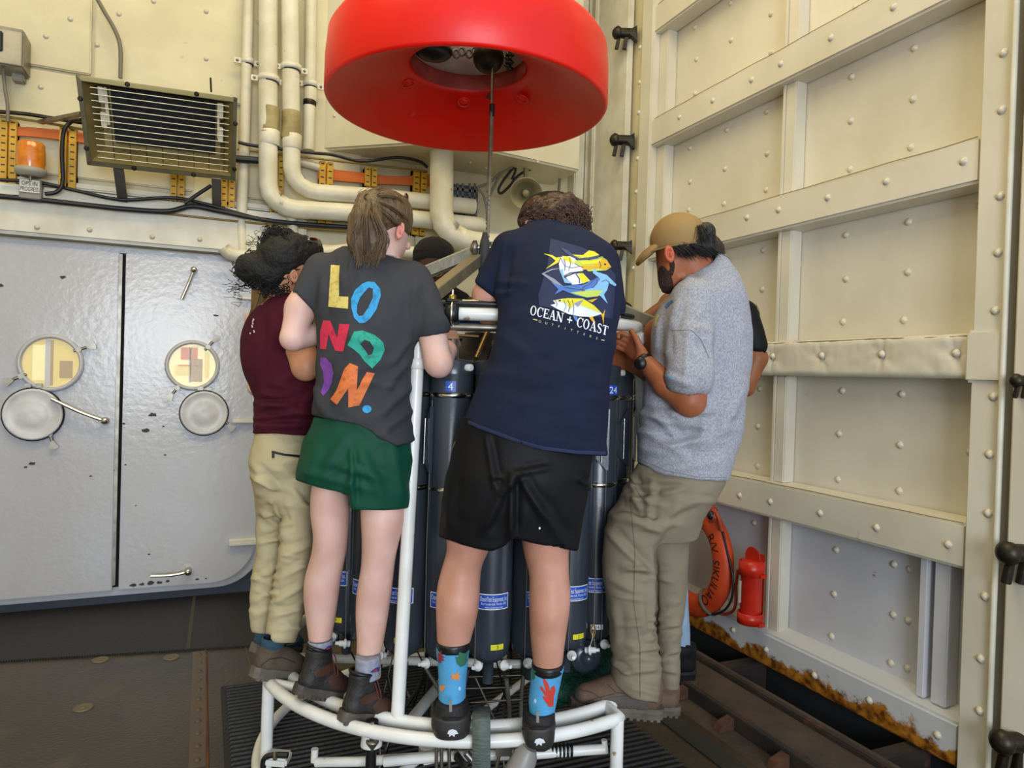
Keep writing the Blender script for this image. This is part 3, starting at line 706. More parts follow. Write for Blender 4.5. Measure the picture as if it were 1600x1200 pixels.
# white duct box under the deckhead
M_duct = mat('duct_paint', '#d9d3b8', .42, col2='#cbc4a6', scale=3, bump=.25, bscale=8)
zb = ony(497, 235, YB).z
x1 = fx(905, YB)
duct = thing('duct_box', 'cream boxed duct on the wall behind the red float', 'duct', ony(497, 235, YB))
foot = [ony(497, 235, YB), onz(700, 222, zb), onz(906, 268, zb)]; foot[0].y = YB; foot[2].y = min(foot[2].y, YB)
foot = [Vector((p.x, p.y, zb)) for p in foot]+[Vector((foot[2].x, YB, zb))]
MB().prism(foot, (0, 0, 6-zb)).build('casing', M_duct, duct, bevel=.015)
for (x, y) in ((735, 253), (760, 262), (840, 253)):
    MB().ball(onz(x, y, zb), .012, 8).build('stud', M_duct, duct)
for (x, y) in ((523, 181), (505, 60)):
    p, q = foot[0], foot[1]; nn = Vector((q.y-p.y, -(q.x-p.x), 0)).normalized(); r = ray(x, y); tt = (p-CAM).dot(nn)/r.dot(nn); MB().ball(CAM+r*tt, .012, 8).build('stud', M_duct, duct)

# pipes
def pipe(name, label, pts, rpx, y, group='cream pipes on the back wall', m=M_pipe, collars=(), cat='pipe', base=None):
    P = [ony(p[0], p[1], p[2] if len(p) > 2 else y) for p in pts]; D = (P[0]-CAM).dot(fw); r = rpx/FPX*D
    t = thing(name, label, cat, P[-1], group)
    q = []
    for i, p in enumerate(P):
        if 0 < i < len(P)-1:
            a = (P[i-1]-p).normalized(); b = (P[i+1]-p).normalized(); q += [p+a*r*1.1, p+(a+b)*r*.28, p+b*r*1.1]
        else: q.append(p)
    MB().tube(q, r, 18).build('run', m, t)
    for (x, y_, w, mm) in collars:
        c = ony(x, y_, P[0].y); MB().lathe([(r*1.02, -w), (r*1.12, -w*.8), (r*1.12, w*.8), (r*1.02, w)], c, (0, 0, 1), 18, cap=False).build('collar', mm or m, t)
    return t, r
M_tan = mat('stained_lagging', '#a89a6a', .6, col2='#8d7f55', scale=10)
def clamp(x, y, rp, yy, t):
    c = ony(x, y, yy); D = (c-CAM).dot(fw); r = rp/FPX*D
    b = MB().lathe([(r*1.02, -.018), (r*1.16, -.018), (r*1.16, .018), (r*1.02, .018)], c, (0, 0, 1), 20, cap=False)
    for s in (-1, 1): b.box((c.x+s*r*1.0-(.0 if s > 0 else .05), c.y+r*.2, c.z-.018), (c.x+s*r*1.0+(.05 if s > 0 else 0), c.y+r*.2+.012, c.z+.018))
    cl = b.build('pipe_clamp', M_white, t)
    MB().lathe([(r*1.05, -.026), (r*1.05, -.018)], c, (0, 0, 1), 20).build('rubber_lining', M_black, cl)
    for s in (-1, 1): MB().ball((c.x+s*(r+.03), c.y+r*.2, c.z), .01, 8).build('bolt', M_steel, cl)
t, r = pipe('thin_pipe', 'thin cream pipe, leftmost of the vertical pipes right of the heater', [(390, -60), (383, 200), (377, 350), (379, 395)], 8, 5.08); clamp(387, 96, 8, 5.08, t)
t, r = pipe('lagged_pipe', 'fat cream pipe bending right, the lower of the two bent ones', [(419, -60), (419, 304), (447, 326), (560, 333), (757, 353)], 14.5, 4.98)
clamp(420, 124, 14, 4.98, t); MB().lathe([(r*1.06, -.09), (r*1.08, -.08), (r*1.04, 0), (r*1.08, .08), (r*1.06, .09)], ony(421, 190, 4.98), (0, 0, 1), 18, cap=False).build('worn_wrap', M_tan, t, label='stained tan wrap round the pipe'); MB().lathe([(r*1.02, -.05), (r*1.1, -.045), (r*1.1, .045), (r*1.02, .05)], ony(421, 216, 4.98), (0, 0, 1), 18, cap=False).build('collar', M_pipe, t)
t, r = pipe('lagged_pipe', 'fat cream pipe bending right, the upper of the two bent ones', [(452, -60), (456, 278), (482, 300), (600, 308), (741, 323)], 13.5, 4.98)
clamp(455, 106, 13.5, 4.98, t); MB().lathe([(r*1.06, -.09), (r*1.08, -.08), (r*1.04, 0), (r*1.08, .08), (r*1.06, .09)], ony(455, 196, 4.98), (0, 0, 1), 18, cap=False).build('worn_wrap', M_tan, t, label='stained tan wrap round the pipe'); MB().lathe([(r*1.02, -.05), (r*1.1, -.045), (r*1.1, .045), (r*1.02, .05)], ony(456, 222, 4.98), (0, 0, 1), 18, cap=False).build('collar', M_pipe, t)
t, r = pipe('thin_pipe', 'thin cream pipe beside the duct box, with a bare joint', [(487, -60), (485, 100), (482, 235)], 9, 5.08, collars=((485, 148, .05, M_pipe), (484, 161, .02, M_dkmetal))); clamp(485, 132, 9.5, 5.08, t)
t, r = pipe('big_pipe', 'thickest cream pipe coming down below the red float and turning right', [(690, 190), (690, 352), (722, 378), (790, 385), (900, 392)], 18.5, 4.82)
t, r = pipe('low_pipe', 'cream pipe running low behind the heads', [(350, 388), (356, 398), (420, 404), (560, 388), (700, 398)], 10, 5.0)
pipe('low_pipe', 'short cream pipe rising beside the dark hair bun', [(455, 330), (459, 372), (480, 388), (620, 396)], 8, 5.05)
pipe('conduit', 'thin grey conduit beside the horn, dropping to the corner ribs', [(880, 200), (876, 262), (873, 300)], 2.2, 5.0, m=M_cagr)

# yellow cable racks
def rack(x, y0, y1, wpx, label, dy=0):
    yy = 5.10+dy; a = ony(x-wpx/2, y0, yy); b = ony(x+wpx/2, y1, yy)
    t = thing('cable_rack', label, 'cable rack', (a.x, yy, b.z), 'yellow cable racks on the back wall')
    w = (b.x-a.x); k = MB()
    k.box((a.x, yy, b.z), (a.x+w*.44, YB, a.z)); k.box((a.x+w*.56, yy, b.z), (b.x, YB, a.z)); k.box((a.x, yy+.03, b.z), (b.x, YB, a.z)); k.build('channel', M_yel, t, bevel=.002)
    n = max(3, int((a.z-b.z)/.042))
    for i in range(n):
        z = b.z+(i+.6)*(a.z-b.z)/n
        for (u0, u1) in ((.1, .34), (.66, .9)): MB().box((a.x+w*u0, yy-.001, z-.004), (a.x+w*u1, yy+.001, z+.004)).build('slot', M_black, t)
    return t
for (x, y0, y1, w, l) in ((12, 184, 300, 24, 'leftmost, cut off by the photo edge'), (105, 196, 313, 24, 'left of the heater'), (277, 262, 335, 21, 'under the middle of the heater'), (356, 268, 341, 20, 'under the right end of the heater'), (433, 236, 348, 17, 'between the two fat pipes'), (509, 251, 357, 19, 'beside the pony tail, third from the big pipe'), (580, 260, 292, 18, 'above the pony-tailed head'), (656, 263, 368, 18, 'just left of the thickest pipe')):
    rack(x, y0, y1, w, 'yellow slotted cable rack '+l)
# cables
def cable(name, label, pts, r, m, y=5.08, group=None, cat='cable', n=1, sp=.0):
    P = spline([ony(p[0], p[1], p[2] if len(p) > 2 else y) for p in pts], 6)
    b = MB().tube(P, r, 8).build(name, m, None, origin=P[0]); return tag(b, label, cat, group)
ORD = ['topmost', 'second from the top', 'third from the top', 'fourth from the top', 'fifth from the top', 'sixth from the top', 'seventh from the top', 'lowest']
for i in range(7):
    o = 13*i/6
    cable('orange_cable', 'orange cable, '+(ORD[i] if i < 6 else 'lowest')+' in the bundle left of the heater', [(-10, 198+o), (40, 200+o*.9), (100, 205+o), (150, 212+o)], .0065, M_org, 5.125, 'orange cables left of the heater')
for i in range(8):
    o = 15*i/7
    cable('orange_cable', 'orange cable, '+ORD[i]+' in the sagging bundle above the bent pipes', [(496, 264+o), (520, 266+o), (575, 272+o*.9), (620, 277+o*.7), (660, 274+o), (676, 274+o)], .0065, M_org, 5.13, 'orange cables above the bent pipes')
cable('lagged_cable', 'cream wrapped cable bundle between the pipes and the orange cables', [(466, 252), (480, 256), (500, 262)], .03, M_pipe, 5.13)
cable('rail', 'thin olive rail carrying the left racks', [(-10, 180), (60, 190), (145, 205)], .008, M_olive, 5.09, cat='rail')
cable('rail', 'thin olive rail along the top of the right racks', [(370, 233), (480, 246), (600, 260), (668, 268)], .008, M_olive, 5.09, cat='rail')
cable('rail', 'thin olive rail along the foot of the racks', [(-10, 303), (180, 325), (410, 350), (560, 362)], .008, M_olive, 5.06, cat='rail')
cable('black_cable', 'black cable curving into the duct shadow from the heater', [(372, 222), (400, 228), (480, 238), (520, 242), (565, 252), (620, 246), (655, 252), (668, 262)], .011, M_cabk, 5.0)
cable('black_cable', 'fatter black cable leaving the right end of the heater', [(368, 248), (395, 250), (425, 252)], .024, M_cabk, 5.03)
cable('black_cable', 'black cable hanging in a loop behind the beacon', [(128, 187, 4.9), (112, 190), (100, 205), (97, 240), (98, 285), (88, 300), (70, 303)], .012, M_cabk, 5.0)
cable('black_cable', 'black cable drooping from the beacon to the middle racks', [(0, 281), (60, 285), (120, 298), (190, 312), (270, 309), (330, 321), (420, 345), (500, 352)], .011, M_cabk, 5.03)
cable('black_cable', 'black cable bundle along the foot of the racks', [(-10, 306), (60, 312), (140, 321), (200, 327), (262, 330), (300, 322), (345, 330), (430, 346), (560, 356)], .016, M_cabk, 5.02)
cable('black_cable', 'black cable slanting up to the right leg of the heater', [(288, 318), (310, 303), (330, 290)], .012, M_cabk, 4.95)
cable('grey_cable', 'thin grey cable falling in a curve to the top of the heater', [(150, -5), (163, 18), (180, 48), (188, 75), (188, 122)], .012, M_cagr, 5.1)
cable('grey_cable', 'thin grey cable below the corner box', [(5, 110), (8, 140), (12, 165), (12, 190)], .010, M_cagr, 5.05)
cable('grey_cable', 'grey conduit lying along the top of the left racks', [(-10, 174), (40, 178), (90, 186), (130, 192)], .012, M_dkmetal, 5.06)
cable('black_cable', 'black cable looping beside the horn speaker', [(868, 240), (845, 258), (820, 268), (806, 278), (795, 292), (783, 302), (779, 296), (788, 280), (803, 262), (805, 268), (800, 280)], .010, M_cabk, 4.9)
cable('black_cable', 'black cable from the horn loop down to the wire', [(800, 262), (780, 272), (765, 285), (745, 293)], .010, M_cagr, 4.9)
cable('grey_cable', 'grey cable dropping behind the hoist wire', [(782, 272), (772, 290), (764, 310), (762, 330)], .009, M_cagr, 4.9)
cable('grey_cable', 'grey cable arching beside the blue panel', [(745, 294), (755, 305), (760, 325), (761, 345)], .009, M_cagr, 4.9)

# heater
def heater():
    A, B, Cc, Dd = ony(118, 117, 4.62), ony(371, 153, 4.66), ony(368, 283, 4.86), ony(136, 258, 4.82)
    t = thing('radiant_heater', 'olive metal radiant heater with a wire grille bracketed high on the back wall', 'heater', (A+B+Cc+Dd)/4)
    def q(u, v, d=0):
        p = A.lerp(B, u).lerp(Dd.lerp(Cc, u), v); return p+nb*d
    nb = (B-A).cross(Dd-A).normalized(); nb = nb if nb.dot(fw) > 0 else -nb
    M_h = mat('olive_heater_metal', '#6a6348', .35, metal=.5, col2='#565036', scale=9); M_ref = mat('gold_reflector', '#9c8c58', .35, metal=.35, col2='#85764a', scale=6)
    M_emit = mat('black_burner_panel', '#0e0f12', .9, col2='#22252b', scale=30); M_cer = mat('white_ceramic', '#cfc9b4', .6)
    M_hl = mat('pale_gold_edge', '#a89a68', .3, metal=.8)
    def slab(u0, v0, u1, v1, d0, d1, nm, m, bev=0):
        return MB().hexa([q(u0, v0, d0), q(u1, v0, d0), q(u1, v1, d0), q(u0, v1, d0), q(u0, v0, d1), q(u1, v0, d1), q(u1, v1, d1), q(u0, v1, d1)]).build(nm, m, t, bevel=bev)
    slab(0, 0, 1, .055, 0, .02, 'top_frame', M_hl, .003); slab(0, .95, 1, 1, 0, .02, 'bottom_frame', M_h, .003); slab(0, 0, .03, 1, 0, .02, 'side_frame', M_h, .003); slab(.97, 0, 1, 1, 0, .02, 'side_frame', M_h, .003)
    # pan: sloping sides to a back
    def pan(u0, v0, u1, v1, U0, V0, U1, V1, nm): MB().add([q(u0, v0, .012), q(u1, v1, .012), q(U1, V1, .13), q(U0, V0, .13)], [(0, 1, 2, 3)]).build(nm, M_ref, t)
    pan(0.02, .03, .98, .03, .12, .12, .9, .12, 'reflector_side'); pan(.02, .97, .98, .97, .12, .8, .9, .8, 'reflector_side'); pan(.02, .03, .02, .97, .12, .12, .12, .8, 'reflector_side'); pan(.98, .03, .98, .97, .9, .12, .9, .8, 'reflector_side')
    slab(.12, .12, .9, .8, .13, .14, 'back_plate', M_ref)
    slab(.19, .08, .86, .72, .07, .10, 'burner_panel', M_emit, .004)
    for (u, v) in ((.115, .10), (.115, .38), (.875, .10), (.875, .38)): slab(u, v, u+.035, v+.18, .04, .09, 'ceramic_bracket', M_cer, .003)
    slab(.15, .1, .17, .52, .045, .09, 'ceramic_bracket', M_cer, .003); slab(.87, .1, .885, .52, .045, .09, 'ceramic_bracket', M_cer, .003)
    M_wire = mat('grille_wire', '#cfc8a8', .3, metal=.6)
    for i in range(12): MB().tube([q(.075, .11+i*.071, -.004), q(.945, .11+i*.071, -.004)], .0026, 6).build('grille_wire', M_wire, t)
    for i in range(8): MB().tube([q(.18+i*.105, .09, -.001), q(.18+i*.105, .91, -.001)], .002, 6).build('grille_wire', M_dkmetal, t)
    for (u, v) in ((.3, .02), (.73, .02), (.3, .975), (.7, .975), (.01, .25), (.01, .8), (.99, .3), (.99, .85)): MB().lathe([(.014, 0), (.014, .01), (.008, .016)], q(u, v, 0), -nb, 10).build('screw', M_dkmetal, t)
    for (x0, y0, x1, y1) in ((185, 262, 193, 322), (338, 278, 339, 335)):
        MB().bar(ony(x0, y0, 4.85), ony(x1, y1, 5.1), .055, .02).build('support_leg', mat('grey_strut', '#67645e', .5, metal=.5), t)
    MB().bar(ony(63, 191, 5.06), ony(128, 178, 4.75), .03, .02).build('arm', M_steel, t)
    MB().tube([ony(329, 122, 4.8), ony(330, 143, 4.75)], .006, 6).build('rod', M_dkmetal, t)
heater()
# beacon
bt = thing('beacon_light', 'amber rotating beacon on a grey base left of the heater', 'beacon', ony(47, 280, 5.0))
c = ony(48, 264, 5.0); s = 1/FPX*((c-CAM).dot(fw))
MB().lathe([(18*s, 0), (20*s, 12*s), (19.5*s, 26*s), (18.5*s, 38*s), (16*s, 41*s), (0, 41.5*s)], c, (0, 0, 1), 24).build('amber_lens', mat('amber_plastic', '#e0861c', .2, col2='#c96c10', scale=20, bump=.2, coat=.6), bt)
MB().lathe([(14*s, -11*s), (21*s, -7*s), (22*s, -2*s), (21*s, 1*s), (0, 1*s)], c-Vector((0, 0, 1*s)), (0, 0, 1), 24).build('base', mat('grey_cast_base', '#a09c8c', .5), bt)
MB().lathe([(2.5*s, -20*s), (2.5*s, -8*s)], c, (0, 0, 1), 10).build('stem', M_steel, bt)
sb = thing('switch_box', 'small grey box with a white lettered plate under the beacon', 'box', ony(46, 305, 5.0))
MB().box(tuple(ony(29, 309, 5.0)), (ony(64, 309, 5.0).x, 5.09, ony(29, 278, 5.0).z)).build('box_body', mat('grey_box_paint', '#857f74', .5), sb, bevel=.005)
a = ony(30.5, 299, 4.996); b = ony(62, 283, 4.996); pl = MB().box((a.x, 4.993, a.z), (b.x, 4.999, b.z)).build('sign_plate', M_white, sb)
def label_text(txt, cx, cz, y, h, m, parent, nm='lettering', wmax=None, ax='y'):
    V, T = font_mesh(txt); w = max(v[0] for v in V)-min(v[0] for v in V); k = h/.7; kx = k if not wmax else min(k, wmax/w)
    return mesh_obj(nm, [(cx+v[0]*kx, y, cz+v[1]*k) for v in V], T, m, parent)
M_ink = mat('black_print', '#141414', .6)
label_text('OPS IN', (a.x+b.x)/2, a.z+(b.z-a.z)*.72, 4.991, (b.z-a.z)*.33, M_ink, pl, wmax=(b.x-a.x)*.8); label_text('PROGRESS', (a.x+b.x)/2, a.z+(b.z-a.z)*.27, 4.991, (b.z-a.z)*.33, M_ink, pl, wmax=(b.x-a.x)*.92)
tag(bb('mount_plate', -4, 286, 100, 304, 5.07, 5.085, M_white, None), 'white mounting plate behind the beacon box', 'plate')
jb = thing('junction_box', 'grey steel box cut off at the upper left edge of the photo', 'box', ony(20, 108, 5.0))
bb('box_body', -60, 28, 36, 106, 4.98, 5.17, M_steel, jb, .008); bb('box_lid', -58, 34, 33, 103, 4.965, 4.98, mat('pale_steel_lid', '#b5ac95', .45, metal=.3, col2='#9c937c', scale=8), jb, .003); bb('dark_window', -4, 47, 4, 80, 4.955, 4.968, M_black, jb); bb('foot', 18, 106, 37, 127, 5.1, 5.17, M_steel, jb)

# horn speaker
hs = thing('horn_speaker', 'beige horn loudspeaker hung right of the hoist wire', 'loudspeaker', ony(835, 275, 4.8))
M_horn = mat('beige_horn', '#8d8460', .5, col2='#7a7252', scale=10)
c = ony(822, 303, 4.72); e = ony(842, 284, 4.9); ax = (c-e).normalized(); ax = (ax+Vector((0, -.9, -.2))).normalized(); L = .17
s = (c-CAM).dot(fw)/FPX
MB().lathe([(.028, -.23), (.06, -.22), (.062, -.15), (.05, -.14), (.062, -.08), (.09, -.03), (25*s, 0), (25.5*s, .004), (24*s, .002), (.085, -.03), (.05, -.08), (.03, -.1), (0, -.1)], c, ax, 32, cap=False).build('horn', M_horn, hs)
MB().lathe([(.026, -.09), (.026, -.02), (.016, -.012), (0, -.01)], c, ax, 16).build('phase_plug', M_horn, hs)
k = c-ax*.18; MB().bar(k, k+Vector((0, .0, .17)), .03, .03).build('bracket', M_horn, hs); MB().bar(k+Vector((-.06, 0, .17)), k+Vector((.08, 0, .17)), .03, .012).build('bracket_plate', M_horn, hs)
wn = thing('blue_panel', 'small blue panel with dark cables behind the thickest pipe', 'panel', ony(722, 345, 5.12)); M_blue = mat('blue_panel', '#2f4f66', .5, col2='#24404f', scale=14)
bb('backing', 704, 286, 746, 346, 5.12, 5.17, M_blue, wn); [bb('bar', x, 286, x+1.2, 346, 5.11, 5.12, M_cagr, wn, 0) for x in (714, 722, 733, 741)]; [bb('bar', 704, y, 746, y+1.2, 5.11, 5.12, M_cagr, wn, 0) for y in (296, 308, 320, 332)]
sg = bb('small_sign', 762, 377, 792, 388, 4.715, 4.73, mat('dark_green_sign', '#1c3a28', .5), None); tag(sg, 'small dark green sign reading INC behind the apex of the frame', 'sign')
p = ony(775, 382.5, 4.714); label_text('INC', p.x, p.z, 4.713, .03, M_white, sg)

# clamps (door dogs)
def door_dog(x, y, s, label, yy=4.6, flip=1, plane=None):
    s *= 1.2; p = ony(x, y, yy) if plane is None else onx(x, y, plane); t = thing('door_clamp', label, 'clamp', p, 'dark clamps round the big door')
    u = s*(p-CAM).dot(fw)/FPX; R_ = Vector((RT.x, RT.y, 0)); Z = Vector((0, 0, 1)); F_ = -Vector((fw.x, fw.y, 0))
    MB().tube([p-R_*10*u*flip, p+R_*14*u*flip], 6.5*u, 14).build('barrel', M_dkmetal, t)
    MB().lathe([(8*u, 0), (8.5*u, 3*u), (6*u, 6*u), (3*u, 8*u), (0, 8*u)], p-R_*8*u*flip, -R_*flip+F_*.4, 14).build('cap_nut', M_dkmetal, t)
    MB().prism([p+R_*2*u*flip-F_*2*u, p+R_*15*u*flip+Z*8*u-F_*2*u, p+R_*16*u*flip-Z*12*u-F_*2*u], F_*8*u).build('wedge', M_dkmetal, t)
    for k in (-7, 3): MB().bar(p+R_*k*u*flip-Z*4*u, p+R_*(k-3)*u*flip-Z*21*u, 5*u, 5*u, R_).build('toggle_arm', M_dkmetal, t, bevel=.003)
door_dog(976, 52, 1, 'topmost dark clamp left of the cream door'); door_dog(972, 219, 1, 'second dark clamp down, left of the cream door'); door_dog(970, 384, .9, 'dark clamp by the navy shirt shoulder', 4.55)
door_dog(1600, 595, 1.1, 'dark clamp at the right photo edge, at middle height', 0, 1, 2.85); door_dog(1596, 865, 1.9, 'dark clamp at the right photo edge beside the lower girder', 0, 1, 2.85); door_dog(1588, 1160, 2.0, 'lowest dark clamp at the right photo edge', 0, 1, 2.85)

# lifebuoy and strobe canister on the big door
M_buoy = mat('orange_buoy', '#c9481d', .5, col2='#b83c14', scale=6, bump=.2); M_rope = mat('orange_rope', '#a8452a', .7, bump=.5, bscale=120)
lc = onx(1080, 868, 2.82); lc.x = 2.82
lb = thing('lifebuoy', 'orange lifebuoy with black lettering hanging behind the man in khaki trousers', 'lifebuoy', lc)
R1, R2 = .30, .068
V = []; nu, nv = 64, 20
for i in range(nu):
    a = 2*math.pi*i/nu
    for j in range(nv):
        b = 2*math.pi*j/nv; rr = R1+R2*1.05*math.cos(b)
        V.append((lc.x-R2*.8*math.sin(b), lc.y+rr*math.cos(a), lc.z+rr*math.sin(a)))
mesh_obj('ring', V, [(i*nv+j, i*nv+(j+1) % nv, ((i+1) % nu)*nv+(j+1) % nv, ((i+1) % nu)*nv+j) for i in range(nu) for j in range(nv)], M_buoy, lb, smooth=True)
def on_buoy(a, rr, off=.002):   # point on the face towards the room
    cb = max(-1, min(1, (rr-R1)/(R2*1.05))); sb_ = math.sqrt(1-cb*cb); return (lc.x-R2*.8*sb_-off, lc.y+rr*math.cos(a), lc.z+rr*math.sin(a))
txt, T = font_mesh('R/V  SIKULIAQ'); txt, T = subdiv2d(txt, T, .12); k = .060/.7
# text runs clockwise down the right-hand (low y) side as seen from the room
lt = mesh_obj('lettering', [on_buoy(math.radians(186)+(v[0]*k*.86)/R1, R1+v[1]*k) for v in txt], [t for t in T], M_ink, lb)
for a in (118, 232): 
    q = []
    for j in range(16):
        b = 2*math.pi*j/16; rr = R1+R2*1.12*math.cos(b); q.append((lc.x-R2*.87*math.sin(b), lc.y+rr*math.cos(math.radians(a)), lc.z+rr*math.sin(math.radians(a))))
    MB().tube(q, .012, 8, closed=True).build('band', mat('grey_webbing', '#5a564c', .8), lb)
gl = [(lc.x-.02, lc.y+(.40+.03*math.sin(4*t))*math.cos(t), lc.z+(.385+.035*math.sin(4*t))*math.sin(t)) for t in [math.radians(x) for x in range(120, 245, 8)]]
MB().tube(spline(gl, 3), .007, 8).build('grab_line', M_cabk, lb)
k0 = onx(1118, 805, 2.78); MB().tube(spline([k0+Vector((.0, .0, .05)), k0+Vector((-.02, .03, .02)), k0+Vector((-.02, -.03, -.01)), k0+Vector((-.02, .02, -.04)), k0+Vector((-.03, -.02, .0)), k0+Vector((0, .03, .04)), k0+Vector((-.02, -.05, .0)), k0+Vector((0, -.06, -.08))], 6), .011, 8).build('rope_knot', M_rope, lb)
MB().ball(k0+Vector((-.03, 0, 0)), .028, 10).build('black_knot', M_cabk, lb)
rp = MB().tube(spline([onx(1082, 945, 2.80), onx(1105, 948, 2.82), onx(1130, 960, 2.86), onx(1148, 950, 2.86), onx(1150, 915, 2.86), onx(1153, 890, 2.86)], 6), .009, 8).build('tether_rope', M_rope, None, origin=onx(1130, 960, 2.86)); tag(rp, 'orange rope sagging between lifebuoy and red canister', 'rope')
cc = onx(1172, 970, 2.84); cn = thing('strobe_canister', 'red plastic canister in a red bracket beside the lifebuoy', 'canister', cc)
M_red = mat('red_plastic', '#c92a16', .35, col2='#b52010', scale=9); u = (cc-CAM).dot(fw)/FPX
MB().lathe([(15*u, 0), (16*u, 3*u), (16*u, 78*u), (17*u, 80*u), (17*u, 84*u), (15.5*u, 85*u), (15.5*u, 88*u), (17*u, 89*u), (17*u, 93*u), (15.5*u, 95*u), (0, 95*u)], cc+Vector((0, 0, 0)), (0, 0, 1), 24).build('tube_body', M_red, cn)
for z0, z1 in ((-3, 14), (72, 94)):
    MB().lathe([(17.5*u, z0*u), (20*u, z0*u), (20*u, z1*u), (17.5*u, z1*u)], cc, (0, 0, 1), 24, cap=False).build('bracket_band', M_red, cn)
    for s_ in (-1, 1): MB().box((cc.x-.012, cc.y+s_*21*u-.01, cc.z+z0*u), (cc.x+.03, cc.y+s_*21*u+.01, cc.z+(z0+5)*u)).build('bracket_lug', M_red, cn)
MB().box((cc.x+18*u, cc.y-8*u, cc.z-3*u), (2.905, cc.y+8*u, cc.z+103*u)).build('back_bracket', M_red, cn, bevel=.003)
MB().lathe([(16*u, 0), (14*u, 4*u)], cc+Vector((0, 0, 100*u)), (1, 0, 0), 16).build('top_tab', M_red, cn)
MB().box((cc.x-15.9*u, cc.y+6*u, cc.z+28*u), (cc.x-14*u, cc.y+10*u, cc.z+62*u)).build('white_label', M_white, cn)
# ------------------------------------------------------------------ the red float overhead
M_redf = mat('red_float_skin', '#f01404', .40, col2='#e00f03', scale=2.5, bump=.35, bscale=5, spec=.45, spots=[('#c9524a', 7, .74, .05)])
M_bore = mat('scuffed_bore', '#b9a79c', .6, col2='#a8837c', scale=9)
R0 = Vector((r0.x, r0.y, 0)); F0 = Vector((math.sin(TH), math.cos(TH), 0)); Zv = Vector((0, 0, 1))
fc = W(731, 150, 3.02); fc.z = 1.55+1.126
flt = thing('float_ring', 'big red foam float ring hanging over the bottle frame', 'float', fc)
RO_, RI = .592, .245
MB().lathe([(RI, .25), (RI, .18), (RI+.01, .163), (RI+.03, .152), (RO_-.02, .002), (RO_-.008, .001), (RO_, .012), (RO_-.001, .15), (RO_-.010, .24), (RO_-.03, .272), (RO_-.06, .285), (RI-.02, .285), (RI-.02, .25), (RI, .25)], fc, (0, 0, 1), 96, cap=False).build('foam_body', M_redf, flt)
MB().lathe([(RI-.001, .245), (RI-.03, .25), (RI-.045, .29), (RI-.05, .42), (RI-.02, .42)], fc, (0, 0, 1), 48, cap=False).build('inner_sleeve', M_bore, flt, label='scuffed pale sleeve inside the float')
MB().lathe([(RI-.003, .245), (RI-.003, .19), (RI-.0005, .178)], fc, (0, 0, 1), 48, cap=False).build('scuffed_bore', mat('scuffed_red', '#b0483c', .6, col2='#8f2a20', scale=14), flt)
def oncone(x, y):
    z = fc.z
    for _ in range(12):
        p = onz(x, y, z); r = (Vector((p.x, p.y, 0))-Vector((fc.x, fc.y, 0))).length; z = fc.z+.15*max(0, min(1, (RO_-.02-r)/(RO_-.02-RI-.03)))
    return onz(x, y, z)
ctilt = lambda p: (Vector((fc.x-p.x, fc.y-p.y, 0)).normalized()*.45+Vector((0, 0, 1))).normalized()
for (x, y) in ((725, 160), (816, 155), (638, 131)):
    p = oncone(x, y); ax_ = (Vector((p.x-fc.x, p.y-fc.y, 0)).normalized()*.45+Vector((0, 0, 1))).normalized()
    MB().lathe([(.030, .002), (.030, -.004), (.024, -.004), (.022, .001)], p, ax_, 20, cap=False).build('bolt_recess', M_redf, flt); MB().lathe([(.02, 0), (.02, -.002), (0, -.002)], p, ax_, 16).build('bolt_cap', M_redf, flt)
p = oncone(759, 152); MB().prism([p, p+R0*.025, p+R0*.02+F0*-.04+Zv*.012], (0, 0, -.006)).build('chipped_patch', mat('dark_red_chip', '#6b2018', .8), flt)
hd = thing('sheave_hoist', 'dark round sheave blocks and chain above the hole of the red float', 'hoist', fc+Vector((0, 0, .46)))
MB().ball(W(763, 90, 3.10), .068, 20, (1, 1, 1.0)).build('dark_ball', M_dkmetal, hd); MB().ball(W(676, 78, 3.0), .062, 20, (1.4, 1, .75)).build('dark_ball', M_black, hd)
MB().lathe([(.19, 0), (.19, .02), (.165, .02), (.165, 0)], fc+Vector((0, 0, .46)), (0, 0, 1), 36, cap=False).build('guide_ring', M_steel, hd)
for i in range(6):
    a = W(702+i*10, 80+(i % 2)*5, 3.1); MB().tube([a+Vector((.014*math.cos(t), .006*(-1)**i, .018*math.sin(t))) for t in np.linspace(0, 6.28, 10)[:-1]], .005, 6, closed=True).build('chain_link', M_steel, hd)
for i in range(5):
    a = W(797-(i % 2)*4, 84+i*6, 3.0); MB().tube([a+Vector((.014*math.cos(t), .01*math.sin(t), .012*math.sin(t))) for t in np.linspace(0, 6.28, 10)[:-1]], .005, 6, closed=True).build('chain_link', M_black, hd)
MB().box(tuple(fc+Vector((-.05, -.05, .55))), tuple(fc+Vector((.05, .05, 1.2)))).build('hanger', M_dkmetal, hd); [MB().bar(fc+Vector((sx*.12, sy*.12, .47)), fc+Vector((sx*.04, sy*.04, .6)), .03, .03).build('hanger_arm', M_dkmetal, hd) for sx in (-1, 1) for sy in (-1, 1)]
MB().bar(fc+Vector((-.5, 0, .62)), fc+Vector((.5, 0, .62)), .05, .05).build('cross_bar', M_dkmetal, hd)

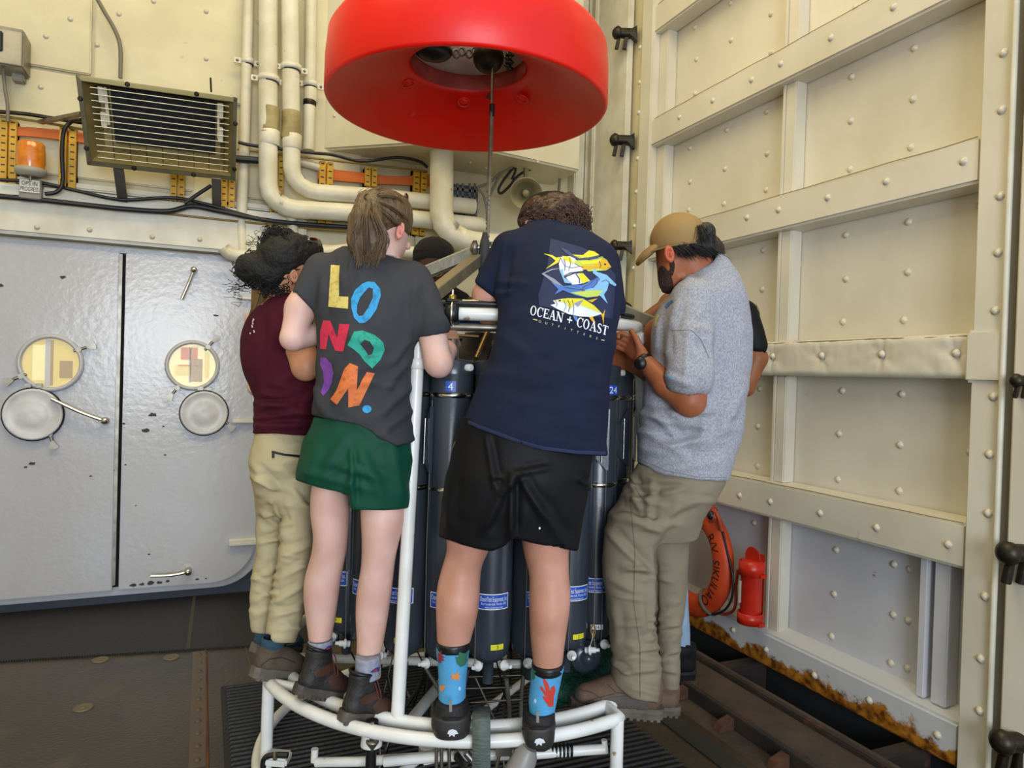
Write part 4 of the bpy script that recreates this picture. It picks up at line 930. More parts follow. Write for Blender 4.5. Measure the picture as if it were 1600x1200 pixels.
# ------------------------------------------------------------------ the bottle frame
RC = W(751, 586, 2.95); RC.z = 0
def pol(a, r, z):   # degrees from the camera side, clockwise positive to the right
    a = math.radians(a); return RC+R0*(r*math.sin(a))-F0*(r*math.cos(a))+Zv*z
M_wp = mat('white_frame_paint', '#ebebe6', .3, col2='#d9d8d0', scale=7, spots=[('#9b8f6e', 16, .69, .04), ('#55504a', 30, .74, .02)])
M_gal = mat('galvanised_channel', '#8f8a78', .45, metal=.55, col2='#77725f', scale=14, bump=.2)
M_galL = mat('pale_channel_edge', '#b5a982', .45, metal=.3)
fr_ = thing('bottle_frame', 'white tubular round frame that holds the sampling bottles', 'frame', RC)
def arcp(a0, a1, r, z, n=40): return [pol(a0+(a1-a0)*i/n, r, z) for i in range(n+1)]
MB().tube(arcp(0, 360, .757, .452, 96)[:-1], .0215, 14, closed=True).build('ring_pipe', M_wp, fr_)
MB().tube([pol(-60, .757, .452)]+arcp(-57, 37.5, .838, .449, 50)+[pol(39, .757, .452)], .0205, 14).build('outer_bumper', M_wp, fr_)
MB().tube(arcp(0, 360, .66, 1.743, 96)[:-1], .0215, 14, closed=True).build('ring_pipe', M_wp, fr_)
MB().tube(arcp(0, 360, .66, 1.70, 96)[:-1], .012, 8, closed=True).build('ring_pipe', M_steel, fr_, label='thin steel ring under the white top ring')
MB().tube(arcp(-190, 38, .84, .05, 80), .021, 14).build('ring_pipe', M_wp, fr_)
for a in (-15.3, 66, 156, -106): MB().tube([pol(a, .752, .455), pol(a, .66, 1.735)], .0215, 14).build('post', M_wp, fr_)
for a in (-15.3, 66): MB().lathe([(.023, 0), (.027, .005), (.027, .03), (.023, .035)], pol(a, .672, 1.56), (0, 0, 1), 16, cap=False).build('post_collar', M_wp, fr_)
for a in (-55.5, 37, 125, -145): MB().tube([pol(a, .838, .45), pol(a, .842, .04)], .021, 14).build('leg', M_wp, fr_)
for a in (-20, 15): MB().tube([pol(a, .80, .45), pol(a, .80, .06)], .017, 12).build('leg', M_black if a < 0 else M_wp, fr_)
MB().lathe([(.034, 0), (.03, .035), (.024, .05)], pol(-20, .80, .385), (0, 0, 1), 14).build('leg_collar', M_wp, fr_)
MB().tube([pol(-55, .838, .45), pol(-32, .70, .46), pol(-28, .757, .452)], .016, 10).build('corner_plate', M_wp, fr_)
for (a, b, r, z) in ((-70, 70, .757, .45), (-110, 110, .757, .45), (-30, 150, .757, .10)): MB().tube([pol(a, r, z), pol(b, r, z)], .017, 10).build('cross_pipe', M_wp, fr_)
MB().tube([W(637, 1132, 2.42), W(700, 1055, 2.75)], .02, 12).build('brace', M_wp, fr_); MB().tube([W(878, 1058, 2.75), W(925, 1100, 2.45)], .018, 12).build('brace', M_wp, fr_)
# lower pipework seen under the ring
MB().tube([W(494, 1191, 2.35), W(560, 1190, 2.32), W(700, 1180, 2.3)], .0155, 12).build('low_pipe', M_wp, fr_); MB().tube([W(492, 1170, 2.36), W(491, 1190, 2.36)], .012, 10).build('low_stub', M_wp, fr_)
MB().tube([W(600, 1190, 2.3), W(690, 1182, 2.3), W(835, 1178, 2.32), W(945, 1170, 2.35)], .0165, 12).build('low_pipe', M_wp, fr_); MB().tube([W(944, 1156, 2.35), W(946, 1176, 2.35)], .010, 10).build('low_stub', M_wp, fr_)
co = MB()
for i in range(7): co.tube([W(857+i*6, 1174-i*.3, 2.335)+Vector((0, 0, 0))+(Zv*math.cos(t)+F0*math.sin(t))*.0185 for t in np.linspace(0, 6.28, 12)[:-1]], .0045, 6, closed=True)
co.build('wound_cord', M_black, fr_)
MB().box(tuple(W(660, 1198, 2.32)), tuple(W(680, 1164, 2.36)+Vector((.03, .03, 0)))).build('pipe_tee', M_wp, fr_, bevel=.006)
# apex and its arms
ap = W(757, 388, 2.95)
def channel(p, q, w, nm='arm'):
    p, q = Vector(p), Vector(q); b = MB().bar(p, q, w, w*.18).build(nm, M_galL, fr_); d = (q-p).normalized(); sd = d.cross(Zv).normalized(); up = sd.cross(d)
    for s in (-1, 1): MB().bar(p+sd*s*w*.45-up*w*.4, q+sd*s*w*.45-up*w*.4, w*.12, w*.8).build('arm_flange', M_gal, b)
channel(W(748, 384, 2.93), W(500, 487, 2.98), .052); channel(W(744, 399, 2.90), W(615, 500, 2.42), .05); channel(W(772, 390, 2.95), W(1025, 498, 2.66), .05); channel(ap, pol(160, .66, 1.74), .05)
MB().tube([W(738, 387, 2.9), W(800, 387, 2.9)], .009, 10).build('apex_pin', M_chr, fr_)
MB().lathe([(.012, .0), (.03, .01), (.03, .025), (.012, .03)], W(741, 387, 2.9)-R0*.015, R0, 12).build('pin_nut', M_steel, fr_)
MB().box(tuple(ap-Vector((.05, .04, .06))), tuple(ap+Vector((.05, .04, .0)))).build('apex_plate', M_gal, fr_, bevel=.006)
# middle: trigger unit and pressure case, dark
M_pyl = mat('dark_trigger_unit', '#1b1c1e', .5, metal=.3)
MB().lathe([(.09, .25), (.09, 1.52), (.28, 1.55), (.28, 1.60), (.10, 1.64), (.07, 1.72), (0, 1.72)], RC, (0, 0, 1), 28).build('trigger_unit', M_pyl, fr_)
MB().lathe([(.40, 1.46), (.44, 1.46), (.44, 1.475), (.40, 1.475)], RC, (0, 0, 1), 40, cap=False).build('bottle_plate', M_pyl, fr_); MB().lathe([(.44, .56), (.30, .56), (.30, .57), (.44, .57)], RC, (0, 0, 1), 40, cap=False).build('bottle_plate', M_pyl, fr_)
for k in range(12):
    a = 15*k*2+7; MB().tube([pol(a, .26, 1.60), pol(a, .50, 1.66)], .003, 5).build('trigger_lanyard', M_cagr, fr_)
MB().tube([W(744, 560, 2.45), W(766, 508, 2.55)], .0085, 8).build('rod', mat('bronze_rod', '#8a7650', .35, metal=.8), fr_); MB().tube([W(690, 523, 2.6), W(748, 526, 2.6)], .006, 8).build('rod', MATS['bronze_rod'], fr_)
for (x0, y0, x1_, y1_, D) in ((725, 1058, 815, 1055, 2.7), (735, 1098, 815, 1093, 2.5), (725, 1076, 800, 1074, 2.6)): MB().tube([W(x0, y0, D), W(x1_, y1_, D)], .004, 6).build('steel_rod', M_steel, fr_)
r_ = random.Random(4)
for i in range(26):
    a = r_.uniform(-70, 60); p = pol(a, r_.uniform(.2, .62), .5); q = p+Vector((r_.uniform(-.12, .12), r_.uniform(-.1, .1), r_.uniform(-.4, -.2))); MB().tube(spline([p, p.lerp(q, .5)+Vector((r_.uniform(-.04, .04), 0, 0)), q], 4), r_.choice((.003, .005, .008)), 6).build('hose', r_.choice((M_black, M_black, M_cagr, M_steel)), fr_)
# instruments low in the frame
ins = thing('instrument_case', 'grey plastic bottle end poking out under the ring by the black shoe', 'instrument', W(812, 1198, 2.15))
MB().tube([W(828, 1168, 2.12), W(822, 1180, 2.12), W(806, 1215, 2.12)], [.022, .036, .045], 16).build('case_body', mat('grey_translucent', '#85827e', .4), ins); 
st = thing('steel_bracket', 'steel latch bracket with a spring under the middle of the ring', 'bracket', W(790, 1190, 2.25))
MB().bar(W(775, 1172, 2.25), W(800, 1172, 2.25), .02, .03).build('plate', M_steel, st); [MB().tube([W(x, 1172, 2.25), W(x+dx, 1205, 2.25)], .006, 8).build('bail', M_steel, st) for x, dx in ((782, -8), (796, 10), (810, -4))]
st = thing('steel_bracket', 'steel rods and latch left of the webbing strap under the ring', 'bracket', W(705, 1190, 2.25))
[MB().tube([W(x, 1168, 2.28), W(x, 1210, 2.28)], .006, 8).build('rod', M_steel, st) for x in (682, 690, 702)]; MB().bar(W(712, 1180, 2.26), W(728, 1200, 2.26), .03, .015).build('latch', M_dkmetal, st); MB().tube([W(728, 1176, 2.26), W(740, 1190, 2.26)], .012, 10).build('bolt', M_chr, st)
cl = thing('frame_clamp', 'steel and black clamp at the foot of the left leg of the frame', 'clamp', W(425, 1192, 2.5))
MB().bar(W(412, 1182, 2.47), W(452, 1186, 2.47), .07, .03).build('plate', M_wp, cl, bevel=.006); MB().tube(spline([W(411, 1200, 2.44), W(413, 1186, 2.44), W(424, 1180, 2.44), W(450, 1180, 2.44)], 5), .010, 8).build('rubber_edge', M_black, cl); MB().tube([W(430, 1177, 2.44), W(430, 1186, 2.42)], .008, 8).build('bolt', M_steel, cl)
cl = thing('frame_clamp', 'black strut with a steel point hanging below the ring under the brown boots', 'clamp', W(582, 1168, 2.18))
MB().tube([W(582, 1126, 2.2), W(582, 1152, 2.2)], .019, 10).build('rubber_sleeve', M_black, cl); MB().tube([W(582, 1128, 2.17), W(582, 1155, 2.17)], .005, 8).build('pin', M_chr, cl); MB().lathe([(.0, -.03), (.006, -.02), (.02, 0), (.02, .006), (0, .01)], W(582, 1160, 2.18), Zv, 12).build('pointed_nut', M_steel, cl)
# webbing strap
sm = MB(); V = []; L = [W(752, 1104, 2.3), W(752, 1108, 2.2), W(752, 1122, 2.12), W(752, 1150, 2.09), W(752, 1180, 2.085), W(752, 1215, 2.085)]; L = spline(L, 6)
for p in L: V += [p-R0*.027, p+R0*.027]
tag(mesh_obj('webbing_strap', V+[v+F0*.003 for v in V], [(2*i, 2*i+1, 2*i+3, 2*i+2) for i in range(len(L)-1)]+[(len(V)+2*i, len(V)+2*i+2, len(V)+2*i+3, len(V)+2*i+1) for i in range(len(L)-1)]+[(2*i, 2*i+2, len(V)+2*i+2, len(V)+2*i) for i in range(len(L)-1)]+[(2*i+1, len(V)+2*i+1, len(V)+2*i+3, 2*i+3) for i in range(len(L)-1)], mat('grey_green_webbing', '#5b6660', .75, col2='#4c5650', scale=20, bump=.8, bscale=160, bstretch=(.2, .2, 1)), smooth=True, origin=L[0]), 'grey-green webbing strap over the front of the ring between the black shoes', 'strap')
# u-bolt and black hose along the top ring
ub = thing('u_bolt_clamp', 'brass and black U-bolt clamp on the top ring', 'clamp', pol(-5, .66, 1.76))
ua = -3.5
ctr = W(707, 490, 2.29)
MB().lathe([(.024, -.022), (.036, -.022), (.036, .022), (.024, .022)], ctr, R0, 18, cap=False).build('black_saddle', M_black, ub)
MB().tube([ctr+(Zv*math.cos(t)-F0*math.sin(t))*.039 for t in np.linspace(.1, 3.1, 12)], .005, 8).build('bolt_bow', M_chr, ub)
MB().tube([ctr+Zv*.02-F0*.012, ctr+Zv*.075-F0*.012], .0045, 8).build('bolt_shank', M_chr, ub); MB().lathe([(.012, 0), (.012, .012), (.005, .014)], ctr+Zv*.046-F0*.012, Zv, 6).build('brass_nut', mat('brass', '#b59a48', .3, metal=.9), ub); MB().box(tuple(ctr+Vector((-.025, -.02, .038))), tuple(ctr+Vector((.025, .02, .046)))).build('bridge', M_dkmetal, ub)
MB().tube(arcp(-14, 58, .665, 1.776, 30), .010, 8).build('hose', M_black, fr_); MB().tube(arcp(-4.5, 10, .660, 1.782, 10), .007, 8).build('bright_rod', M_chr, fr_)
MB().lathe([(.02, 0), (.028, .005), (.028, .04), (.02, .045)], W(1000, 520, 2.66), -Zv, 14).build('end_cap', M_wp, fr_)
# hoist wire and its socket
ww = MB().tube([W(772, 40, 3.1), W(768, 165, 3.05), W(762, 372, 2.95)], .0065, 8); wire = tag(ww.build('hoist_wire', M_steel, None, origin=W(762, 372, 2.95)), 'steel wire running from the red float down to the frame', 'wire')
MB().tube([W(769, 163, 3.05), W(768.5, 182, 3.05)], .012, 10).build('black_sleeve', M_black, wire); MB().tube([W(768.5, 183, 3.045), W(763.5, 300, 2.99)], .0095, 10).build('thick_splice', M_steel, wire)
hx = MB().tube([W(762+2.6*math.cos(i*.9), 305+i*1.15, 2.97+.006*math.sin(i*.9)) for i in range(60)], .0025, 5).build('wrapped_lead', M_cagr, wire)
sk = thing('wire_socket', 'dark grey tapered socket at the lower end of the hoist wire', 'socket', W(757, 400, 2.93))
M_sock = mat('dark_rubber_socket', '#4a4a47', .6, col2='#3b3b39', scale=10)
MB().lathe([(.0, -.10), (.022, -.10), (.024, -.04), (.024, .02), (.018, .06), (.016, .062), (.010, .09), (0, .092)], W(757, 398, 2.9)-F0*.0, Zv, 18).build('socket_body', M_sock, sk)

# ------------------------------------------------------------------ bottles
M_bot = mat('grey_pvc', '#393f47', .25, col2='#333941', scale=3, bump=.05, bscale=60)
M_strap = mat('steel_strap', '#d0ccc0', .18, metal=1)
M_blue = mat('blue_sticker', '#1d4fb4', .4); M_yt = mat('yellow_tape', '#d9cf22', .5); M_lab = mat('white_label', '#e6e6e6', .5)
M_spig = mat('white_nylon', '#dcdcd8', .4)
BR = .0725
def bottle_proto():
    t = thing('sampling_bottle', '', 'bottle', (0, 0, 0))
    z0 = .625
    MB().lathe([(.018, z0-.115), (.018, z0-.04), (.03, z0-.04), (.045, z0-.03), (.066, z0-.01), (BR, z0+.03), (BR, 1.548), (BR-.001, 1.55)], (0, 0, 0), Zv, 28).build('tube_body', M_bot, t)
    MB().lathe([(BR+.002, 1.548), (BR+.002, 1.588), (BR-.004, 1.595), (.03, 1.598), (.020, 1.60), (.0185, 1.665), (.0, 1.667)], (0, 0, 0), Zv, 28).build('lid', M_bot, t)
    for z in (1.477, 1.165, .70): 
        if z > .8: MB().lathe([(BR, z-.008), (BR+.0015, z-.008), (BR+.0015, z+.008), (BR, z+.008)], (0, 0, 0), Zv, 28, cap=False).build('steel_strap', M_strap, t)
    for s in (-1, 1):
        b = MB(); c = Vector((s*.035, -.062, z0-.03)); b.lathe([(.011, 0), (.011, .012), (.017, .014), (.017, .019), (.010, .021), (.010, .036), (.006, .038), (.006, .05)], c, (s*.5, -.8, .15), 12).build('spigot', M_spig, t)
    MB().lathe([(.012, 0), (.012, .02), (.009, .022)], (.058, -.045, 1.57), (.75, -.6, 0), 12).build('vent_knob', M_spig, t)
    # trigger plate standing off the side
    a = math.radians(-52); n = Vector((math.sin(a), -math.cos(a), 0)); q = Vector((math.cos(a), math.sin(a), 0))
    c = n*(BR+.004); pl = [(-.02, 1.37), (.02, 1.44), (.026, 1.44), (.026, 1.22), (.02, 1.22), (-.02, 1.26)]
    MB().prism([c+q*u+Zv*z for u, z in pl], n*.012).build('trigger_plate', M_bot, t, bevel=.002)
    MB().tube([n*(BR+.022)+Zv*1.40, n*(BR+.024)+Zv*1.25], .003, 6).build('latch_wire', M_chr, t)
    MB().tube([n*(BR+.008)+q*.02+Zv*1.46, n*(BR+.014)+q*.02+Zv*1.0, n*(BR+.01)+q*.02+Zv*.60], .0013, 5).build('lanyard', M_cagr, t)
    return t
bp = bottle_proto()
def patch(t, yaw, zc, w, h, m, nm, off=.0012, parent=None):
    b = MB(); n = 8; V = []
    for i in range(n+1):
        a = math.radians(yaw)+(-.5+i/n)*w/BR; d = Vector((math.sin(a), -math.cos(a), 0))*(BR+off); V += [d+Zv*(zc-h/2), d+Zv*(zc+h/2)]
    me = mesh_obj(nm, [v+root_loc(parent or t) for v in V], [(2*i, 2*i+2, 2*i+3, 2*i+1) for i in range(n)], m, parent or t, smooth=True); return me
def ptext(t, yaw, zc, txt, h, m, off=.0022, parent=None, wmax=None, dx=0):
    V, T = font_mesh(txt); V, T = subdiv2d(V, T, .35); k = h/.7; w = max(v[0] for v in V)-min(v[0] for v in V); kx = min(k, wmax/w) if wmax else k; P = []
    for v in V:
        a = math.radians(yaw)+(v[0]*kx+dx)/BR; P.append(Vector((math.sin(a), -math.cos(a), 0))*(BR+off)+Zv*(zc+v[1]*k)+root_loc(parent or t))
    return mesh_obj('lettering', P, T, m, parent or t)
dress = {24: dict(num=24, s=-60, nm=-20, tag='24', tw=True), 3: dict(num=3, s=4, nm=0, tag='3'), 4: dict(num=4, s=10, nm=8, tag='4'), 5: dict(num=5, s=10, nm=-8, tag=''), 6: dict(num=6, s=30, nm=20, tag='6'), 7: dict(num=7, s=20, nm=30, tag='7'), 2: dict(num=2, s=0, nm=0, tag='2'), 1: dict(num=1, s=-20, nm=-10, tag='1')}
lab = {24: 'grey sampling bottle numbered 24, left of the right-hand white post', 3: 'grey sampling bottle with yellow 3 tag, between the bare legs in sea-life socks', 4: 'grey sampling bottle numbered 4, beside the bent elbow', 5: 'grey sampling bottle numbered 5, behind the left white post', 6: 'grey sampling bottle between the legs of the woman in green shorts', 7: 'grey sampling bottle with yellow 7 tag above the left brown boot', 2: 'grey sampling bottle hidden mostly behind the right calf in a blue sock', 1: 'grey sampling bottle between black shorts and the bottle numbered 24'}
first = True
for k in range(24):
    n = k+1; a = 8-15*(n-3)
    a = (a+180) % 360-180
    pos = pol(a, .57, 0); 
    rz = -TH+math.radians(a)
    if first: t = bp; first = False
    else: t = dup(bp, None)
    t.location = pos; t.rotation_euler = (0, 0, rz)
    tag(t, lab.get(n, 'grey sampling bottle on the far side of the round frame'), 'bottle', 'grey sampling bottles in the round frame')
for n, d in dress.items():
    a = 8-15*(n-3); a = (a+180) % 360-180; pos = pol(a, .57, 0)
    t = [o for o in bpy.data.objects if o.parent is None and o.name.startswith('sampling_bottle') and (Vector(o.location)-pos).length < .01][0]
    loc = Vector(t.location); t.location = (0, 0, 0); rr = t.rotation_euler[2]; t.rotation_euler = (0, 0, 0)
    st = patch(t, d['s']-0, .805, .107, .052, M_lab, 'maker_sticker'); patch(t, d['s'], .805, .101, .046, M_blue, 'blue_field', .0018, st)
    for (s_, zc, h, w) in (('OceanTest Equipment, Inc.', .815, .016, .094), ('Fort Lauderdale, Florida, USA', .799, .008, .085), ('www.oceantest.com', .788, .0065, .06)): ptext(t, d['s'], zc, s_, h, M_lab, .0024, st, wmax=w)
    pn = patch(t, d['nm'], 1.507, .034 if n < 20 else .05, .034, M_blue, 'number_plate'); ptext(t, d['nm'], 1.507, str(n), .024, M_lab, .0022, pn)
    tp = patch(t, d['s']+12, .655, .045, .018, M_lab if n == 24 else M_yt, 'tape_tag'); ptext(t, d['s']+12, .655, d['tag'] or '5', .012, M_ink, .0022, tp)
    if n in (5,): patch(t, -18, 1.33, .016, .16, M_lab, 'scale_label', .016)
    t.location = loc; t.rotation_euler = (0, 0, rr)
# a grey end cap swung open on bottle 24 and green net bag
ec = thing('end_cap', 'round grey bottle end cap hanging open beside the hiking boot', 'cap', W(912, 1030, 2.55))
MB().lathe([(.055, 0), (.058, .006), (.056, .012), (.03, .02), (.022, .022), (.020, .05), (0, .052)], W(914, 1025, 2.56), -F0+R0*.25+Zv*.1, 28).build('cap_disc', M_bot, ec)
MB().tube([W(927, 985, 2.5), W(925, 1000, 2.5), W(920, 1016, 2.48), W(931, 1020, 2.48), W(928, 998, 2.5)], .003, 6).build('cap_wire', M_steel, ec); MB().tube([W(933, 790, 2.5), W(928, 975, 2.5)], .0018, 5).build('lanyard', M_cagr, ec)
MB().tube(spline([W(927, 975, 2.5), W(923, 984, 2.5), W(927, 996, 2.5), W(930, 984, 2.5), W(927, 975, 2.5)], 4), .003, 6).build('snap_hook', mat('brass', '#b59a48'), ec)
sd = Sdf(.012); sd.ell((930, 1040, 2.75), 62, 30, .12, k=.04).ell((890, 1075, 2.6), 48, 22, .1, k=.04).ell((835, 1035, 2.7), 22, 25, .08, k=.04)
M_net = mat('green_net', '#1f5a48', .6, col2='#103a2e', scale=90, thr=(.45, .55), bump=.6, bscale=120)
nb = thing('net_bag', 'green mesh bag stuffed low in the frame behind the hiking boot', 'bag', W(900, 1075, 2.65)); sobj('net', sd, M_net, nb, amp=.008, sc=20)
# ------------------------------------------------------------------ people
def skin(name, a, b): return mat(name, a, .48, col2=b, scale=9, sss=.08, bump=.08, bscale=160, spec=.35)
M_skA = skin('olive_skin', '#c58f6e', '#b87f60'); M_skB = skin('fair_skin', '#e0b9aa', '#d4a797'); M_skC = skin('ruddy_skin', '#c99480', '#b8836d'); M_skD = skin('tan_skin', '#a8643f', '#955636'); M_skE = skin('brown_skin', '#4a2e22', '#3b241b'); M_skF = skin('tan_skin_deep', '#8f5730', '#7a4826')
M_bhair = mat('black_hair', '#070605', .7, col2='#120e0c', scale=60, stretch=(1, 1, .2), bump=.6, bscale=120)
M_brhair = mat('light_brown_hair', '#54402a', .42, col2='#6e5638', scale=70, stretch=(1, 1, .15), bump=.6, bscale=150, bstretch=(1, 1, .12))
M_cuhair = mat('curly_brown_hair', '#2a1810', .45, col2='#4d2c19', scale=45, bump=.9, bscale=60)
M_sole = mat('grey_rubber_sole', '#6d665a', .7, col2='#57514a', scale=20, bump=.3)
M_lace = mat('dark_lace', '#33302c', .8)
def fabric(name, a, b=None, rough=.85, scale=6, fine=.25, **k): return mat(name, a, rough, col2=b or a, scale=scale, bump=fine, bscale=420, spec=.2, **k)
M_mar = fabric('maroon_cotton', '#4c1323', '#421020'); M_kha = fabric('light_khaki', '#bdb08c', '#b1a480', .75); M_grT = fabric('charcoal_cotton', '#424245', '#39393c'); M_grn = fabric('dark_green_nylon', '#0f4a36', '#0d4230', .6, fine=.08)
M_nvT = fabric('navy_cotton', '#1a2138', '#171d32'); M_blk = fabric('black_nylon', '#0c0c0f', '#101013', .6, fine=.1); M_hea = mat('heather_grey_cotton', '#a9a9af', .9, col2='#8b8b93', scale=230, thr=(.38, .62), bump=.2, stretch=(1, 1, .6), bscale=420, spec=.15)
M_tro = fabric('taupe_hiking_cloth', '#857b66', '#7b715d', .7, fine=.1); M_cap = fabric('tan_cap_cloth', '#9a7e50', '#8f7449')
def person(label, base, grp=None): return thing('person', label, 'person', Vector(base), grp)
def head(s, c, tilt=0, rx=34, ry=46, rd=.095, face=0, k=.02):
    """skull + jaw, c = (px, py, D)"""
    s.ell(c, rx, ry*.86, rd, k=k, rot=tilt)
def ear(name, c, rx, ry, m, parent, rot=0, yaw=0):
    s = Sdf(.0022); s.ell(c, rx, ry, .011, k=.002, rot=rot, yaw=yaw); s.ell((c[0]+rx*.15, c[1]-ry*.05, c[2]-.010), rx*.62, ry*.62, .009, k=.004, sub=True, rot=rot, yaw=yaw); s.ell((c[0]+rx*.3, c[1]+ry*.1, c[2]-.003), rx*.3, ry*.35, .008, k=.003)
    return sobj(name, s, m, parent)
def boot(P, parent, upper, sole, pts, r, label=None): pass

# ---- A: maroon shirt, light khaki trousers
pA = person('woman in maroon T-shirt and light khaki trousers with curly black hair in a bun', W(430, 1056, 2.5))
DA = 2.55
s = Sdf(.006)
s.ell((452, 418, DA-.02), 36, 45, .095).ell((474, 432, DA+.06), 19, 32, .06, k=.03).ell((492, 428, DA+.085), 6, 10, .016, k=.012)
s.cone((452, 440, DA-.02), (437, 485, DA-.03), 21, 24, k=.03)
s.loft([(478, 405, 470, DA-.02, .07), (520, 392, 485, DA, .09), (600, 408, 480, DA, .09), (690, 412, 470, DA, .07)], k=.03)
s.cone((455, 500, DA-.06), (478, 572, DA-.13), 26, 22).cone((478, 574, DA-.13), (520, 530, DA+.25), 20, 12); hand(s, (520, 520, DA+.25), (533, 506, DA+.33), (0, 1, 0), k=.006)
s.cone((415, 500, DA+.05), (412, 590, DA+.12), 20, 17).cone((412, 590, DA+.12), (470, 560, DA+.3), 17, 12); hand(s, (470, 560, DA+.3), (488, 550, DA+.36), (0, 1, 0))
s.loft([(700, 412, 460, DA, .06), (800, 412, 444, DA+.04, .055), (985, 400, 420, DA+.02, .035)], k=.02); s.loft([(700, 430, 470, DA-.02, .06), (800, 450, 478, DA-.06, .055), (994, 428, 452, DA-.05, .03)], k=.02)
sobj('body', s, M_skA, pA)
s = Sdf(.006)
s.loft([(470, 425, 455, DA-.02, .05), (477, 408, 462, DA-.02, .07), (487, 396, 476, DA-.02, .09), (505, 386, 486, DA-.01, .11), (530, 378, 494, DA-.01, .12), (560, 378, 499, DA-.01, .12), (590, 385, 502, DA, .12), (612, 396, 503, DA, .12), (625, 402, 503, DA, .12), (645, 400, 500, DA, .125), (655, 402, 498, DA, .125), (668, 401, 495, DA, .13), (690, 395, 490, DA, .135)])
s.cone((452, 490, DA-.05), (462, 525, DA-.1), 32, 30, k=.03, cut=[(420, 548), (455, 545), (500, 532)])
s.clip([(300, 676), (396, 677), (480, 681), (520, 682)])
fo = [(400, 655, 495, 640, 5, .007), (398, 665, 440, 668, 4, .006), (405, 625, 485, 650, 6, .006), (402, 640, 470, 628, 5, .007), (404, 500, 402, 600, 6, .004), (425, 490, 420, 560, 7, .004), (408, 612, 440, 622, 5, .005), (440, 600, 490, 560, 7, .004), (430, 668, 495, 662, 4, .004), (470, 640, 500, 600, 6, .005)]
shA = sobj('t_shirt', s, M_mar, pA, folds=fo+creases(8, .6, [(600, 405, 495), (672, 405, 485)], 9, .006), amp=.002, sc=16)
s = Sdf(.006)
s.loft([(670, 404, 484, DA, .115), (700, 396, 488, DA-.02, .135), (720, 393, 490, DA-.03, .145), (748, 397, 490, DA-.02, .14), (775, 404, 488, DA, .12), (800, 406, 488, DA, .1)])
s.loft([(745, 398, 440, DA+.03, .10), (800, 405, 450, DA+.04, .085), (857, 403, 446, DA+.04, .075), (891, 396, 438, DA+.04, .07), (922, 393, 434, DA+.03, .065), (960, 394, 430, DA+.03, .06), (987, 397, 424, DA+.03, .06)])
s.loft([(745, 425, 489, DA-.05, .10), (813, 446, 489, DA-.06, .085), (857, 438, 489, DA-.06, .08), (900, 431, 484, DA-.06, .075), (943, 424, 475, DA-.06, .07), (987, 415, 466, DA-.06, .07), (1003, 414, 461, DA-.06, .07)], k=.012)
s.clip([(380, 986), (424, 993), (426, 1000), (440, 1004), (470, 1003)])
fo = [(400, 745, 435, 765, 4, .010), (396, 730, 430, 762, 5, .007), (425, 770, 445, 840, 6, .007), (408, 800, 440, 830, 5, .006), (405, 850, 438, 838, 4, .006), (440, 870, 488, 850, 5, .006), (435, 905, 480, 880, 5, .006), (430, 940, 476, 915, 5, .006), (425, 965, 470, 950, 4, .005), (396, 905, 430, 890, 4, .005), (396, 940, 428, 925, 4, .005), (455, 765, 485, 800, 5, .005), (470, 720, 488, 770, 6, .004)]
trA = sobj('trousers', s, M_kha, pA, folds=fo+creases(16, 1, [(780, 408, 445), (985, 396, 426)], 3, .004, (3, 5))+creases(18, 1, [(780, 440, 488), (1000, 418, 462)], 4, .004, (3, 5))+creases(6, 1, [(695, 400, 480), (780, 405, 485)], 5, .005), amp=.003, sc=13, stretch=(1, 1.6, 1)); b_ = bvh_of(trA)
decal('pocket_zip', *stroke([(425, 706), (432, 708), (445, 711), (470, 714)], 3.5), M_black, trA, trA, bvh=b_, off=.003); decal('zip_pull', *stroke([(427, 706), (427, 716)], 4), M_black, trA, trA, bvh=b_, off=.004)
b_ = bvh_of(shA); decal('small_print', *merge2([stroke([(396+dx, y), (397+dx, y+h)], 2) for dx, y, h in ((0, 498, 3), (-1, 504, 3), (-2, 508, 4), (1, 516, 4), (-5, 520, 2), (-1, 501, 2))]), mat('pale_pink_print', '#d8bcc4', .7), shA, shA, bvh=b_)
# hair: bun at the back, loose curls on top
s = Sdf(.006); s.ell((446, 406, DA-.03), 43, 43, .112, k=.03).ell((474, 394, DA+.02), 30, 25, .095, k=.03).ell((402, 420, DA-.06), 34, 26, .075, k=.015).ell((425, 430, DA-.05), 32, 24, .08, k=.02).ell((428, 372, DA-.03), 16, 16, .05, k=.02).ell((442, 372, DA), 18, 14, .05, k=.02)
s.ell((480, 442, DA-.06), 22, 27, .085, k=.01, sub=True)
hA = sobj('hair', s, M_bhair, pA, amp=.002, sc=40, fine=.003, fsc=90)
rr_ = random.Random(5); mb = MB()
for i in range(520):
    a = rr_.uniform(0, 6.28); cx, cy, rx, ry = rr_.choice(((440, 405, 40, 42), (402, 420, 33, 26), (430, 372, 18, 17), (425, 440, 30, 20))); px, py = cx+rx*math.cos(a)*rr_.uniform(.4, 1.02), cy+ry*math.sin(a)*rr_.uniform(.4, 1.02); D = DA-.11+rr_.uniform(0, .07)
    if px > 452 and py > 395: continue
    rr = rr_.uniform(3, 6); n_ = rr_.randint(7, 12); ph = rr_.uniform(0, 6); dx, dy = rr_.uniform(-1.4, 1.4), rr_.uniform(-.6, 1.6)
    mb.tube(spline([W(px+dx*j+rr*math.cos(ph+j*.9), py+dy*j+rr*math.sin(ph+j*.9), D+.004*math.sin(j)) for j in range(n_)], 3), .0016, 4, cap=False)
